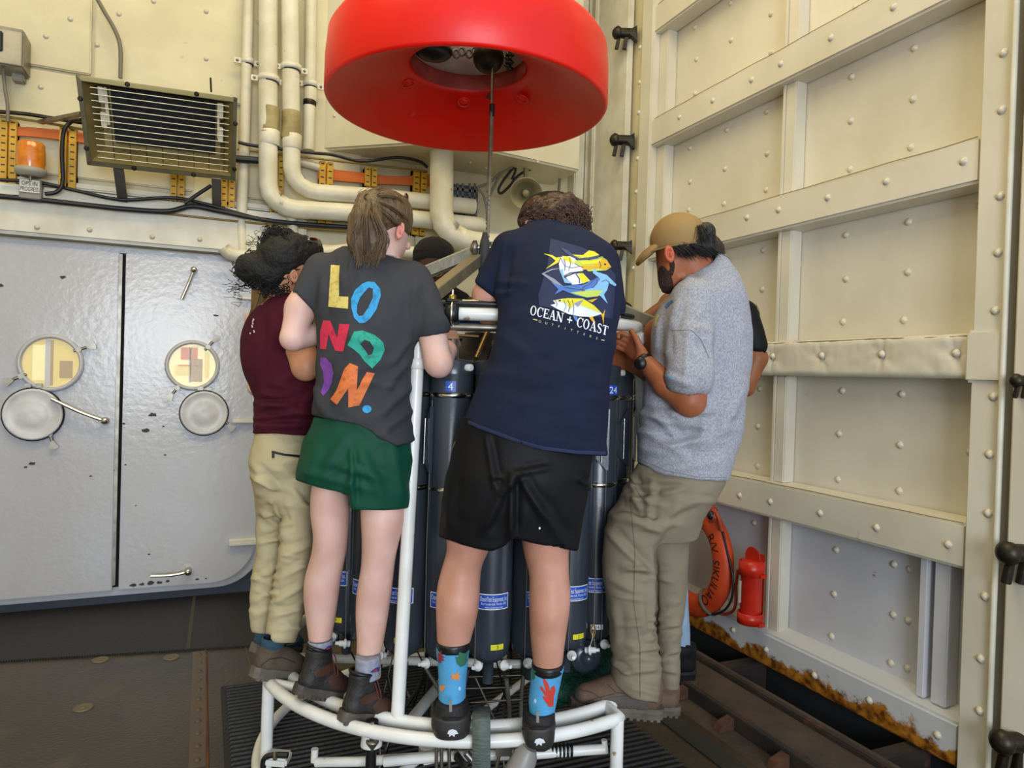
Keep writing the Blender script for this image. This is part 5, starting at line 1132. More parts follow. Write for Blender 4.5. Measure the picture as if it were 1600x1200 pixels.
for i in range(60):
    px, py = rr_.choice(((372+rr_.gauss(0, 6), 440+rr_.gauss(0, 10)), (366+rr_.gauss(0, 5), 452+rr_.gauss(0, 10)), (418+rr_.gauss(0, 8), 358+rr_.gauss(0, 5)), (448+rr_.gauss(0, 4), 358+rr_.gauss(0, 3)), (395+rr_.gauss(0, 8), 376+rr_.gauss(0, 3)), (445, 458+rr_.gauss(0, 5))))
    rr = rr_.uniform(2, 6); ph = rr_.uniform(0, 6); mb.tube(spline([W(px+j*rr_.uniform(-1.5, 1.5)+rr*math.cos(ph+j*.8), py+j*.6+rr*math.sin(ph+j*.8), DA-.05) for j in range(8)], 3), .0008, 3, cap=False)
mb.build('loose_curls', M_bhair, hA, fix=False)['kind'] = 'stuff'
ear('ear', (459, 431, DA-.10), 7, 12, M_skA, pA, rot=8)
MB().tube([W(462, 421, DA-.115), W(480, 421, DA-.02), W(497, 421, DA+.09)], .0025, 6).build('glasses_temple', M_black, pA)
sg = MB(); sg.tube(spline([W(455, 378, DA-.09), W(478, 374, DA-.03), W(496, 386, DA+.03), W(503, 402, DA+.06)], 6), .004, 8)
sgo = sg.build('sunglasses', M_black, pA); s = Sdf(.004); s.ell((486, 386, DA+.02), 18, 13, .075, k=.01, rot=40); sobj('dark_lens', s, mat('dark_lens', '#15120c', .05, coat=1), sgo)
# shoes
M_bsh = mat('grey_brown_suede', '#5d5040', .8, col2='#4c4134', scale=18, bump=.3, bscale=140); M_teal = mat('teal_collar', '#27495c', .8)
def tocam(p): d = Vector(p)-CAM; return np.array([d.dot(RT), d.dot(UP), d.dot(fw)])
def shoe(parent, name, H, T, m, msole, shaft=.0, sh=.028, wd=1.0, collar=True):
    """H, T: (px, py, D) of the back of the heel and the tip of the toe at the bottom of the sole"""
    h, t = W(*H), W(*T); L = (t-h).length; a = (t-h)/L; sd_ = a.cross(Zv).normalized(); up = sd_.cross(a).normalized(); k = L/.285
    pt = lambda l, z, y=0: tocam(h+a*(l*k)+up*(sh+z*k)+sd_*(y*k*wd))
    s = Sdf(.0042)
    def c(p, q, r1, r2, kk=.02): s.mcone(pt(*p), pt(*q), r1*k, r2*k, kk)
    c((.042, .025), (.046, .06), .036, .034)
    if shaft < .05: c((.046, .06), (.062, .085+shaft), .036, .037)
    else:
        q1 = h+a*(.055*k)+up*(sh+.045*k); q2 = q1+Zv*((.055+shaft)*k)+a*(.028*k); s.mcone(tocam(q1+a*.01), tocam(q2+Zv*.01), .040*k, .053*k, .02); s.mcone(tocam(q2+a*(.022*k)), pt(.135, .05), .038*k, .034*k, .02)
        tz = tocam(q2); zn = np.array([Zv.dot(RT), Zv.dot(UP), Zv.dot(fw)]); s.inter(lambda X_, Y_, Z_: ((X_-tz[0])*zn[0]+(Y_-tz[1])*zn[1]+(Z_-tz[2])*zn[2]))
    for y in (-.012, .012): c((.05, .02, y), (.19, .02, y*1.25), .028, .033)
    c((.07, .085), (.16, .05), .033, .030, .03); c((.15, .04), (.22, .026), .034, .028, .03)
    for y in (-.013, .011): c((.19, .018, y), (.243, .016, y*.7), .032, .027)
    c((.062, .10+shaft), (.062, .16+shaft), .027, .030, .004) if False else None
    o0 = tocam(h+up*sh); un = np.array([up.dot(RT), up.dot(UP), up.dot(fw)]); s.inter(lambda X_, Y_, Z_: -((X_-o0[0])*un[0]+(Y_-o0[1])*un[1]+(Z_-o0[2])*un[2]))
    top = tocam(h+a*(.06*k)+up*(sh+(.098+shaft)*k))
    if shaft < .05: s.inter(lambda X_, Y_, Z_: ((X_-top[0])*un[0]+(Y_-top[1])*un[1]+(Z_-top[2])*un[2]))
    o = sobj(name, s, m, parent)
    prof = [(0, .018), (.006, .028), (.02, .035), (.05, .037), (.10, .035), (.14, .038), (.19, .046), (.22, .046), (.25, .040), (.27, .028), (.283, .012)]
    ring = [(l, w) for l, w in prof]+[(l, -w) for l, w in prof[::-1]]; n = len(ring); V = []
    for z, g in ((sh+.004, .96), (sh*.7, 1.04), (sh*.35, 1.0), (0, .97)): V += [h+a*(l*k)+sd_*(w*k*g*wd)+up*(z+(.006 if .10 < l < .15 and z == 0 else 0)+(.004*(l-.2)/.08 if l > .2 and z < sh*.5 else 0)) for l, w in ring]
    F = [(r*n+i, r*n+(i+1) % n, (r+1)*n+(i+1) % n, (r+1)*n+i) for r in range(3) for i in range(n)]+[tuple(range(n)), tuple(range(3*n, 4*n))[::-1]]
    so = MB().add(V, F).build('sole', msole, o)
    lg = MB()
    for i in range(12):
        l = .02+i*.021
        for y in (-1, 1): q = h+a*(l*k)+sd_*(y*.03*k*wd); lg.hexa([q-a*.006-sd_*.006-up*.006, q+a*.006-sd_*.006-up*.006, q+a*.006+sd_*.006-up*.006, q-a*.006+sd_*.006-up*.006, q-a*.006-sd_*.006+up*.004, q+a*.006-sd_*.006+up*.004, q+a*.006+sd_*.006+up*.004, q-a*.006+sd_*.006+up*.004])
    lg.build('sole_lugs', msole, so)['kind'] = 'stuff'
    F3 = lambda l, z, y=0: h+a*(l*k)+up*(sh+z*k)+sd_*(y*k*wd)
    o['shoe'] = 1
    # padded collar and laces
    if shaft > .05:
        q1 = h+a*(.055*k)+up*(sh+.045*k); q2 = q1+Zv*((.055+shaft)*k)+a*(.028*k); tz = tocam(q2); zn = np.array([Zv.dot(RT), Zv.dot(UP), Zv.dot(fw)])
        MB().tube([q2+(a*math.cos(t_)+sd_*math.sin(t_))*(.050*k) for t_ in np.linspace(0, 6.28, 22)[:-1]], .0075*k, 8, closed=True).build('collar', M_black, o)
    elif collar: MB().tube([F3((.062+.036*math.cos(t_)) if shaft < .05 else .072+.046*math.cos(t_), .098+shaft+.004*math.cos(t_), (.034 if shaft < .05 else .044)*math.sin(t_)) for t_ in np.linspace(0, 6.28, 18)[:-1]], .006*k, 8, closed=True).build('collar', m if not shaft else M_black, o)
    b = MB()
    for i in range(5):
        l = .105+i*.019; z = .094-i*.0115+(.02 if shaft else 0)*(1-i/5); b.tube(spline([F3(l, z-.014, -.024), F3(l+.004, z, -.01), F3(l, z, .01), F3(l+.004, z-.014, .024)], 3), .0022, 5); b.tube([F3(l, z-.014, -.024), F3(l+.017, z-.012, .022)], .002, 5)
    b.build('laces', M_lace, o)
    return o, F3
def laces(parent, p, q, n, w, m=M_lace):
    b = MB()
    for i in range(n):
        x = p[0]+(q[0]-p[0])*i/(n-1); y = p[1]+(q[1]-p[1])*i/(n-1); D = p[2]+(q[2]-p[2])*i/(n-1)
        b.tube(spline([W(x-w, y+2, D+.005), W(x, y-2, D-.006), W(x+w, y+1, D+.005)], 4), .0022, 5)
    return b.build('laces', m, parent)
o, F3 = shoe(pA, 'hiking_shoe', (391, 1057, 2.44), (480, 1062, 2.60), M_bsh, M_sole, shaft=.0, sh=.032)
MB().lathe([(.038, 0), (.042, .012), (.040, .03), (.034, .034)], F3(.062, .09), Zv, 20, cap=False).build('teal_collar', M_teal, o)
sk_ = Sdf(.005); sk_.cone((438, 990, DA-.03), (430, 1014, DA-.03), 15, 14); sobj('sock', sk_, M_black, pA)
MB().tube(spline([F3(.10, .10, .0), F3(.12, .13, .01), F3(.15, .15, .02), F3(.155, .13, .03), F3(.13, .11, .02), F3(.11, .10, .01)], 5), .0022, 5).build('lace_loop', M_lace, o)
bo = bvh_of(o); decal('heel_panel', *stroke([(408, 1040), (420, 1030), (440, 1027), (462, 1036)], 2), M_lace, o, o, bvh=bo)
o, F3 = shoe(pA, 'hiking_shoe', (392, 1018, 2.66), (470, 1020, 2.82), M_teal, M_sole)
# ---- G: fair-haired person behind A (only hair and a sleeve show)
pG = person('person with long dark-blond hair, mostly hidden behind the maroon shirt', W(425, 1040, 2.95))
s = Sdf(.009); s.ell((432, 425, 2.9), 28, 36, .09).cone((432, 440, 2.9), (430, 480, 2.9), 16, 18).loft([(480, 400, 460, 2.95, .07), (520, 388, 470, 2.95, .09), (690, 410, 465, 2.95, .09), (800, 410, 460, 2.95, .08)]).cone((396, 500, 2.92), (399, 606, 2.88), 14, 11).cone((399, 606, 2.88), (440, 585, 2.98), 11, 9)
hand(s, (440, 585, 2.98), (455, 578, 3.0), (0, 1, 0)); s.loft([(790, 415, 440, 2.95, .07), (1030, 418, 432, 2.95, .035)]); s.loft([(790, 440, 465, 2.95, .07), (1030, 442, 456, 2.95, .035)]); sobj('body', s, skin('pale_skin', '#d8b8a0', '#cba98f'), pG)
s = Sdf(.008); s.loft([(478, 402, 458, 2.95, .08), (510, 390, 472, 2.95, .11), (600, 402, 476, 2.95, .11), (690, 408, 470, 2.95, .11)]); sobj('t_shirt', s, M_mar, pG, amp=.002)
s = Sdf(.008); s.loft([(685, 410, 470, 2.95, .11), (800, 412, 468, 2.95, .1), (1010, 415, 460, 2.95, .06)]); sobj('trousers', s, M_blk, pG)
s = Sdf(.008); s.ell((432, 418, 2.92), 32, 34, .1).cone((410, 440, 2.86), (402, 500, 2.84), 16, 11, k=.03); hG = sobj('hair', s, mat('dark_blond_hair', '#7d6236', .5, col2='#63491f', scale=60, stretch=(1, 1, .15), bump=.5, bscale=120, bstretch=(1, 1, .1)), pG, amp=.003, sc=30, stretch=(1, .2, 1))
strands([[(412, 440, 2.84), (402, 470, 2.83), (392, 505, 2.83), (386, 545, 2.84)], [(405, 450, 2.84), (398, 490, 2.83), (384, 530, 2.84)]], 60, .002, jit=4, seed=3).build('loose_locks', MATS['dark_blond_hair'], hG, fix=False)['kind'] = 'stuff'
for x in (420, 444): shoe(pG, 'shoe', (x-8, 1030, 2.85), (x+10, 1024, 3.10), M_blk, M_black)

# ---- B: charcoal shirt with coloured letters, green shorts
pB = person('woman in charcoal T-shirt with coloured letters and dark green shorts, brown ponytail', W(545, 1110, 2.3))
s = Sdf(.0055)
s.ell((603, 352, 2.37), 34, 44, .095, k=.02).ell((614, 380, 2.41), 20, 30, .07, k=.03).cone((598, 372, 2.37), (590, 425, 2.33), 25, 30, k=.03)
s.ell((637, 384, 2.46), 5, 7, .014, k=.01)
s.loft([(410, 545, 640, 2.34, .06), (450, 500, 650, 2.32, .09), (560, 515, 625, 2.32, .09), (690, 510, 620, 2.32, .08)], k=.03)
s.chain([(497, 430, 2.34, 24), (470, 482, 2.30, 23), (457, 528, 2.27, 19)], k=.02); s.chain([(458, 530, 2.27, 19), (500, 522, 2.36, 16), (560, 510, 2.62, 12)], k=.012); hand(s, (560, 510, 2.62), (580, 500, 2.68), (0, 1, 0))
s.chain([(650, 440, 2.33, 27), (673, 510, 2.29, 23), (684, 566, 2.26, 21.5)], k=.02); s.chain([(686, 570, 2.26, 21), (697, 548, 2.36, 16), (706, 530, 2.60, 12)], k=.012); hand(s, (704, 534, 2.56), (712, 528, 2.64), (-.3, 1, 0), curl=(35, 45, 30), thumb=(.7, .7, .2))
# legs
L1 = [(700, 505, 560, 2.32, .07), (765, 487, 546, 2.31, .082), (800, 486, 545, 2.31, .078), (835, 491, 543, 2.31, .072), (860, 489, 541, 2.32, .066), (880, 483, 537, 2.33, .064), (905, 476, 532, 2.34, .064), (935, 475, 528, 2.35, .060), (965, 479, 524, 2.36, .052), (990, 482, 519, 2.36, .045), (1006, 484, 517, 2.36, .042), (1030, 488, 518, 2.36, .042)]
L2 = [(700, 565, 625, 2.29, .07), (770, 564, 630, 2.28, .075), (800, 564, 634, 2.275, .078), (818, 565, 632, 2.27, .08), (840, 566, 625, 2.27, .074), (865, 566, 619, 2.27, .068), (885, 565, 616, 2.28, .066), (905, 561, 614, 2.28, .066), (930, 557, 611, 2.29, .062), (965, 556, 606, 2.29, .054), (1000, 558, 600, 2.29, .046), (1024, 557, 595, 2.29, .042), (1060, 560, 595, 2.29, .042)]
s.loft(L1, k=.02); s.loft(L2, k=.02)
sobj('body', s, M_skB, pB)
s = Sdf(.0055)
T = [(388, 545, 560, 2.33, .03), (398, 512, 612, 2.33, .065), (410, 498, 636, 2.33, .085), (430, 490, 655, 2.32, .10), (460, 491, 662, 2.31, .115), (500, 496, 660, 2.30, .12), (540, 498, 650, 2.30, .125), (600, 498, 643, 2.30, .13), (640, 490, 646, 2.30, .135), (705, 483, 652, 2.29, .145)]
s.loft(T, k=.02); s.ell((535, 398, 2.31), 12, 9, .03, k=.03)
s.cone((505, 425, 2.33), (478, 470, 2.30), 30, 25, k=.02, cut=[(400, 455), (462, 457), (497, 493), (520, 510)]); s.cone((642, 440, 2.32), (674, 508, 2.28), 34, 30, k=.03, cut=[(600, 536), (655, 528), (697, 520), (760, 516)])
s.ell((597, 392, 2.37), 27, 17, .07, k=.008, sub=True)
s.clip([(440, 647), (487, 648), (520, 655), (560, 665), (600, 686), (620, 697), (648, 688), (720, 680)])
fo = [(555, 395, 540, 440, 5, .006), (530, 395, 535, 450, 5, .005), (505, 640, 545, 600, 8, .006), (640, 560, 600, 610, 7, .006), (645, 600, 590, 650, 7, .006), (646, 640, 600, 670, 6, .006), (640, 530, 610, 570, 6, .005), (500, 560, 500, 640, 8, .006), (492, 600, 510, 650, 6, .005), (650, 440, 640, 530, 7, .006), (505, 430, 500, 500, 6, .005), (560, 400, 600, 415, 5, .003), (550, 470, 545, 620, 10, .003)]
shB = sobj('t_shirt', s, M_grT, pB, folds=fo+creases(9, 1.6, [(420, 500, 645), (690, 492, 645)], 10, .004, (6, 10)), amp=.0022, sc=13)
b_ = bvh_of(shB)
pc = dict(y=mat('yellow_print', '#d9c46c', .7, col2='#b39b4a', scale=60, thr=(.5, .7)), b=mat('blue_print', '#2f9bd0', .7, col2='#2378a6', scale=60, thr=(.5, .7)), r=mat('red_print', '#d0274a', .7, col2='#b02040', scale=60, thr=(.55, .7)), t=mat('teal_print', '#1fa088', .7, col2='#177a68', scale=60, thr=(.5, .7)), p=mat('purple_print', '#7a3f98', .7, col2='#6a3585', scale=60), o=mat('orange_print', '#d87238', .7, col2='#a9572c', scale=60, thr=(.5, .7)))
X = lambda pts: [(340+x/3, 280+y/3) for x, y in pts]
decal('letter_l', *poly2d([X([(532, 403), (572, 405), (570, 550), (614, 552), (612, 608), (520, 598)])]), pc['y'], shB, shB, bvh=b_)
decal('letter_o', *poly2d([X([(680, 490), (705, 480), (735, 483), (762, 515), (765, 545), (745, 610), (715, 655), (690, 673), (665, 675), (640, 650), (627, 600), (627, 560), (645, 520)]), X([(690, 528), (668, 555), (655, 590), (652, 625), (662, 642), (680, 640), (705, 605), (728, 555), (728, 515), (710, 508)])]), pc['b'], shB, shB, bvh=b_)
decal('letter_n', *poly2d([X([(497, 662), (530, 664), (562, 745), (572, 678), (620, 680), (590, 808), (553, 805), (522, 725), (510, 797), (482, 796), (483, 715)])]), pc['r'], shB, shB, bvh=b_)
decal('letter_d', *poly2d([X([(610, 778), (640, 715), (680, 710), (735, 730), (775, 765), (783, 800), (765, 845), (725, 887), (690, 855), (665, 820), (635, 795)]), X([(668, 772), (690, 752), (715, 762), (733, 790), (725, 820), (708, 826), (690, 800)])]), pc['t'], shB, shB, bvh=b_)
decal('letter_o', *poly2d([X([(484, 835), (510, 838), (535, 865), (545, 905), (537, 955), (520, 990), (496, 1017), (484, 1000), (500, 950), (495, 900), (483, 870)])]), pc['p'], shB, shB, bvh=b_)
decal('letter_n', *poly2d([X([(620, 862), (658, 878), (652, 990), (700, 902), (737, 910), (665, 1060), (614, 1070), (612, 980), (560, 1057), (530, 1032), (560, 990), (595, 890)])]), pc['o'], shB, shB, bvh=b_)
decal('full_stop', *poly2d([X(ring2(700, 1078, 21, 19, n=18))]), pc['b'], shB, shB, bvh=b_)
s = Sdf(.0055)
s.loft([(650, 492, 642, 2.30, .125), (680, 480, 646, 2.30, .135), (720, 468, 647, 2.29, .145), (745, 463, 646, 2.29, .14), (800, 470, 643, 2.29, .12)], k=.01)
s.clip([(440, 752), (461, 750), (500, 762), (545, 773), (546, 778), (550, 797), (600, 797), (641, 793), (700, 793)])
s.loft([(755, 494, 538, 2.32, .075), (790, 494, 538, 2.32, .075)], sub=True, k=.004); s.loft([(780, 568, 628, 2.30, .075), (812, 568, 628, 2.30, .075)], sub=True, k=.004)
fo = [(548, 700, 552, 790, 4, .008), (545, 680, 500, 740, 8, .005), (560, 700, 600, 780, 9, .005), (500, 690, 480, 750, 8, .004), (610, 680, 630, 780, 8, .004), (540, 770, 560, 720, 5, .006)]
sobj('shorts', s, M_grn, pB, folds=fo+creases(5, 2.2, [(670, 480, 645), (780, 470, 640)], 14, .004, (6, 9)), amp=.002, sc=12)
# hair
s = Sdf(.005)
s.ell((597, 338, 2.36), 44, 43, .112, k=.02).ell((577, 322, 2.30), 20, 18, .05, k=.03).ell((626, 340, 2.40), 16, 32, .07, k=.03)
s.ell((626, 385, 2.29), 24, 34, .075, k=.01, sub=True).ell((605, 408, 2.32), 30, 26, .10, k=.01, sub=True)
s.chain([(576, 315, 2.27, 13), (570, 345, 2.245, 22), (573, 375, 2.25, 27), (577, 395, 2.26, 22), (570, 412, 2.26, 11)], k=.03, sz=.7)
s.cone((577, 395, 2.26), (583, 415, 2.26), 10, 4, k=.02)
hB = sobj('hair', s, M_brhair, pB, amp=.0022, sc=60, stretch=(1, .12, 1), fine=.0012, fsc=120)
pth = [[(576, 312, 2.25), (562, 340, 2.21), (556, 375, 2.215), (562, 405, 2.225), (560, 418, 2.23)], [(577, 312, 2.24), (572, 345, 2.20), (572, 380, 2.205), (575, 405, 2.22)], [(578, 312, 2.25), (586, 340, 2.21), (597, 370, 2.215), (590, 395, 2.225), (582, 420, 2.23)], [(578, 312, 2.25), (592, 345, 2.22), (603, 372, 2.23), (597, 390, 2.235)]]
strands(pth, 260, .0022, jit=4.5, dj=.008, seed=2, sub=5).build('ponytail_locks', M_brhair, hB, fix=False)['kind'] = 'stuff'
pth = [[(578, 311, 2.26), (600, 305, 2.255), (622, 312, 2.30), (632, 330, 2.36)], [(578, 312, 2.26), (600, 318, 2.245), (625, 335, 2.28), (634, 350, 2.36)], [(577, 312, 2.26), (585, 300, 2.27), (600, 296, 2.31)], [(576, 312, 2.26), (565, 303, 2.28), (575, 297, 2.33)], [(577, 313, 2.26), (600, 330, 2.245), (618, 347, 2.265), (628, 352, 2.30)], [(574, 313, 2.26), (560, 325, 2.27), (553, 345, 2.29)]]
strands(pth, 170, .0016, jit=4, dj=.004, seed=8, sub=5).build('swept_locks', M_brhair, hB, fix=False)['kind'] = 'stuff'
MB().lathe([(.016, 0), (.02, .004), (.02, .010), (.016, .014)], W(577, 313, 2.255), (0, -.6, .4), 14, cap=False).build('hair_tie', M_lace, hB)
ear('ear', (625, 361, 2.285), 6.5, 14, mat('pink_ear_skin', '#dd8c78', .5, sss=.1), pB, rot=-15)
MB().tube([W(620, 349, 2.28), W(632, 320, 2.33), W(637, 306, 2.40)], .0035, 6).build('glasses_arm', M_black, pB); s = Sdf(.003); s.ell((634, 312, 2.43), 4, 10, .028, k=.004, rot=-10); sobj('sunglasses', s, MATS['dark_lens'], pB)
# boots
M_bt = mat('black_brown_leather', '#2a2624', .6, col2='#201d1c', scale=14, bump=.3, bscale=90); M_bb = mat('brown_leather_patch', '#4a2d1e', .6, col2='#3a2418', scale=20); M_bs = mat('taupe_boot_sole', '#5b5147', .7, col2='#3c3632', scale=16); M_sock = mat('grey_sock', '#9a9dad', .9, col2='#868998', scale=80, bump=.3, bscale=300)
for (H_, T_, cx, ank) in (((458, 1083, 2.29), (546, 1094, 2.42), 501, (1001, 1020)), ((529, 1126, 2.19), (616, 1124, 2.32), 575, (1026, 1054))):
    o, F3 = shoe(pB, 'hiking_boot', H_, T_, M_bt, M_bs, shaft=.07, sh=.028, wd=1.05)
    bo = bvh_of(o); X0, Y0 = H_[0], H_[1]
    decal('ankle_patch', *poly2d([[(X0+32, Y0-32), (X0+40, Y0-40), (X0+62, Y0-48), (X0+63, Y0-36), (X0+48, Y0-27), (X0+36, Y0-25)]]), M_bb, o, o, bvh=bo, off=.003)
    decal('toe_leather', *poly2d([[(X0+53, Y0-22), (X0+62, Y0-33), (X0+74, Y0-36), (X0+86, Y0-28), (X0+89, Y0-8), (X0+80, Y0-4), (X0+58, Y0-8)]]), M_bb, o, o, bvh=bo, off=.0025)
    decal('seam', *stroke([(X0+12, Y0-12), (X0+14, Y0-36), (X0+22, Y0-58)], 1.3), M_lace, o, o, bvh=bo); decal('seam', *stroke([(X0+30, Y0-14), (X0+46, Y0-18), (X0+58, Y0-12)], 1.3), M_lace, o, o, bvh=bo)
    M_rl = mat('red_brown_lace', '#5e2a22', .8)
    MB().tube(spline([F3(.10, .16, .01), F3(.12, .14, .03), F3(.15, .08, .045), F3(.14, .07, .045), F3(.12, .11, .04), F3(.10, .16, .01)], 5), .0022, 5).build('lace_loop', M_rl, o)
    D = H_[2]+.065
    s = Sdf(.0045); y0, y1 = ank; w2 = 19.5 if y0 < 1010 else 20.5
    s.loft([(y0-2, cx-w2+(1 if y0 > 1010 else -0), cx+w2-1, D+.005, .047), (y1+5, cx-w2+1, cx+w2-2, D+.005, .047)]); so = sobj('sock', s, M_sock, pB, fine=.0006, fsc=200)
    bs = bvh_of(so); decal('sock_logo', *poly2d([[(cx+3, y1-4), (cx+12, y1-11), (cx+18, y1-12), (cx+16, y1-5), (cx+6, y1-3)]]), mat('logo_blue', '#273a80', .7), so, so, bvh=bs); decal('sock_logo_red', *poly2d([[(cx+7, y1-5), (cx+11, y1-9), (cx+14, y1-7), (cx+12, y1-5)]]), mat('logo_red', '#b52233', .7), so, so, bvh=bs, off=.003)

# ---- C: navy shirt with fish, black shorts, sea-life socks
pC = person('man in navy fish-print T-shirt and black shorts, bent over the frame, blue sea-life socks', W(775, 1150, 2.17))
s = Sdf(.006)
s.ell((872, 345, 2.42), 38, 40, .10).ell((872, 362, 2.50), 26, 32, .07, k=.03).cone((868, 352, 2.42), (858, 395, 2.33), 32, 36, k=.03)
s.loft([(385, 800, 925, 2.32, .06), (450, 785, 955, 2.25, .10), (600, 765, 930, 2.20, .12), (720, 750, 900, 2.20, .09)], k=.03)
s.chain([(795, 415, 2.31, 30), (763, 462, 2.33, 24), (768, 490, 2.37, 22)]); s.chain([(768, 490, 2.37, 21), (800, 505, 2.50, 17), (850, 520, 2.7, 13)], k=.012); hand(s, (850, 520, 2.7), (868, 520, 2.77), (0, 1, 0))
s.chain([(942, 430, 2.30, 28), (948, 490, 2.38, 20), (935, 520, 2.46, 18)]); s.chain([(935, 520, 2.46, 17), (920, 530, 2.7, 13)], k=.012); hand(s, (920, 530, 2.7), (905, 525, 2.77), (0, 1, 0))
L1 = [(720, 720, 800, 2.21, .08), (840, 697, 772, 2.20, .092), (860, 699, 764, 2.21, .082), (885, 691, 752, 2.21, .074), (915, 683, 750, 2.20, .078), (945, 681, 749, 2.19, .08), (975, 682, 743, 2.19, .07), (1000, 683, 735, 2.19, .056), (1040, 687, 730, 2.19, .046), (1090, 690, 724, 2.19, .042)]
L2 = [(720, 810, 895, 2.20, .08), (845, 815, 891, 2.18, .094), (862, 818, 888, 2.18, .086), (900, 828, 889, 2.18, .076), (930, 827, 892, 2.17, .08), (960, 827, 889, 2.16, .08), (1000, 829, 883, 2.16, .066), (1035, 833, 879, 2.16, .054), (1070, 832, 874, 2.16, .046), (1105, 830, 868, 2.16, .042)]
s.loft(L1, k=.02); s.loft(L2, k=.02); sobj('body', s, M_skC, pC)
s = Sdf(.006)
s.loft([(347, 835, 888, 2.36, .05), (356, 808, 912, 2.35, .075), (370, 793, 935, 2.34, .09), (390, 784, 955, 2.32, .105), (410, 779, 966, 2.30, .115), (440, 777, 972, 2.27, .125), (475, 779, 972, 2.25, .13), (515, 777, 966, 2.22, .135), (560, 764, 957, 2.20, .14), (610, 745, 952, 2.19, .145), (660, 723, 950, 2.18, .15), (720, 712, 948, 2.18, .155)], k=.02)
s.cone((800, 395, 2.32), (766, 448, 2.32), 34, 26, k=.025, sz=1.1, cut=[(700, 425), (738, 438), (779, 471), (830, 490)]); s.cone((935, 410, 2.32), (953, 480, 2.32), 32, 25, k=.025, cut=[(900, 497), (946, 497), (972, 494), (1010, 490)])
s.ell((876, 336, 2.40), 38, 22, .08, k=.008, sub=True)
s.clip([(600, 645), (720, 658), (780, 682), (849, 704), (900, 710), (948, 712), (1020, 714)])
fo = [(790, 380, 778, 470, 5, .007), (780, 460, 800, 455, 4, .005), (782, 440, 830, 445, 6, .003), (950, 450, 950, 540, 7, .005), (860, 560, 948, 600, 12, .002), (780, 520, 830, 560, 10, .003), (730, 655, 760, 560, 12, .002), (870, 352, 872, 385, 4, .002), (800, 500, 850, 480, 9, .002), (900, 500, 955, 540, 9, .003)]
shC = sobj('t_shirt', s, M_nvT, pC, folds=fo+creases(8, 1.4, [(560, 765, 950), (700, 730, 940)], 11, .003, (8, 13)), amp=.0016, sc=11); b_ = bvh_of(shC)
decal('hem', *stroke([(722, 655), (750, 667), (780, 678), (815, 691), (849, 700), (900, 706), (946, 708)], 5), mat('navy_hem', '#20294a', .85), shC, shC, bvh=b_)
# the printed fish, flat ink on the cloth
Y = lambda pts: [(820+x*160/1129, 370+y*160/1129) for x, y in pts]
ic = {k: mat('ink_'+k, c, .75) for k, c in dict(panel='#1a2549', yellow='#d8cf2e', gold='#d0a51a', white='#d9dbe2', sky='#7fb3d8', blue='#4a74b8', slate='#3f4a66', grey='#8b90a0', lime='#b9c95a', dark='#20242f').items()}
def ink(col, pts, off=.0018, nm='print'): decal(nm, *poly2d([Y(pts)]), ic[col], shC, shC, off=off, bvh=b_)
ink('panel', [(285, 20), (640, 120), (760, 180), (860, 260), (1000, 420), (985, 720), (960, 900), (700, 870), (160, 760), (150, 640), (255, 300)], .0008, 'print_panel')
ink('yellow', [(205, 188), (300, 205), (350, 235), (395, 225), (372, 285), (345, 300), (230, 358), (340, 270), (290, 225)], nm='fish_tail')
ink('white', [(400, 225), (520, 215), (640, 330), (640, 385), (540, 400), (430, 445), (385, 380), (375, 300)], nm='fish_body')
ink('yellow', [(410, 215), (500, 225), (545, 300), (500, 290), (430, 260)], .0022, 'fish_body'); ink('slate', [(390, 125), (470, 150), (545, 215), (700, 235), (820, 205), (800, 245), (600, 265), (500, 220), (440, 175)], .0022, 'fish_fin')
ink('yellow', [(520, 200), (640, 205), (705, 155), (760, 165), (820, 205), (690, 235), (600, 240)], .0022, 'fish_fin'); ink('lime', [(540, 265), (700, 260), (850, 220), (900, 260), (925, 300), (950, 340), (890, 375), (700, 385), (640, 340), (560, 310)], .002, 'fish_head')
ink('gold', [(800, 270), (860, 240), (910, 280), (945, 338), (890, 372), (820, 350), (640, 370), (620, 325), (760, 320)], .0026, 'fish_head'); ink('dark', [(870, 300), (890, 300), (890, 318), (870, 318)], .003, 'fish_eye'); ink('yellow', [(590, 280), (800, 262), (850, 240), (800, 300), (640, 315)], .0028, 'fish_stripe')
ink('white', [(450, 450), (560, 405), (650, 420), (720, 490), (600, 525), (520, 530)], nm='fish_body'); ink('yellow', [(590, 405), (640, 405), (715, 485), (640, 520), (600, 460)], .0022, 'fish_body'); ink('grey', [(185, 410), (290, 360), (430, 345), (300, 372), (215, 408), (330, 470), (420, 545), (330, 520)], nm='shark_fin'); ink('sky', [(380, 370), (420, 360), (430, 450), (530, 520), (440, 510)], .0022, 'fish_fin')
ink('blue', [(290, 500), (420, 545), (650, 530), (790, 455), (850, 450), (930, 500), (905, 590), (830, 650), (700, 675), (560, 650), (420, 590), (330, 640), (370, 580)], nm='shark_body')
ink('sky', [(745, 400), (770, 345), (790, 390), (900, 425), (1005, 530), (990, 548), (920, 510), (905, 590), (870, 640), (910, 740), (835, 660), (760, 620), (650, 640), (660, 590), (760, 560), (830, 470)], .0022, 'shark_head'); ink('lime', [(500, 620), (650, 600), (780, 590), (860, 600), (800, 660), (680, 672)], .0026, 'shark_belly')
ink('white', [(283, 755), (340, 740), (310, 705), (420, 685), (560, 690), (700, 740), (850, 850), (740, 885), (600, 880), (480, 855), (360, 800)], nm='tuna_body'); ink('yellow', [(330, 705), (470, 680), (640, 685), (760, 760), (850, 850), (700, 790), (560, 740), (500, 800), (450, 730)], .0024, 'tuna_back')
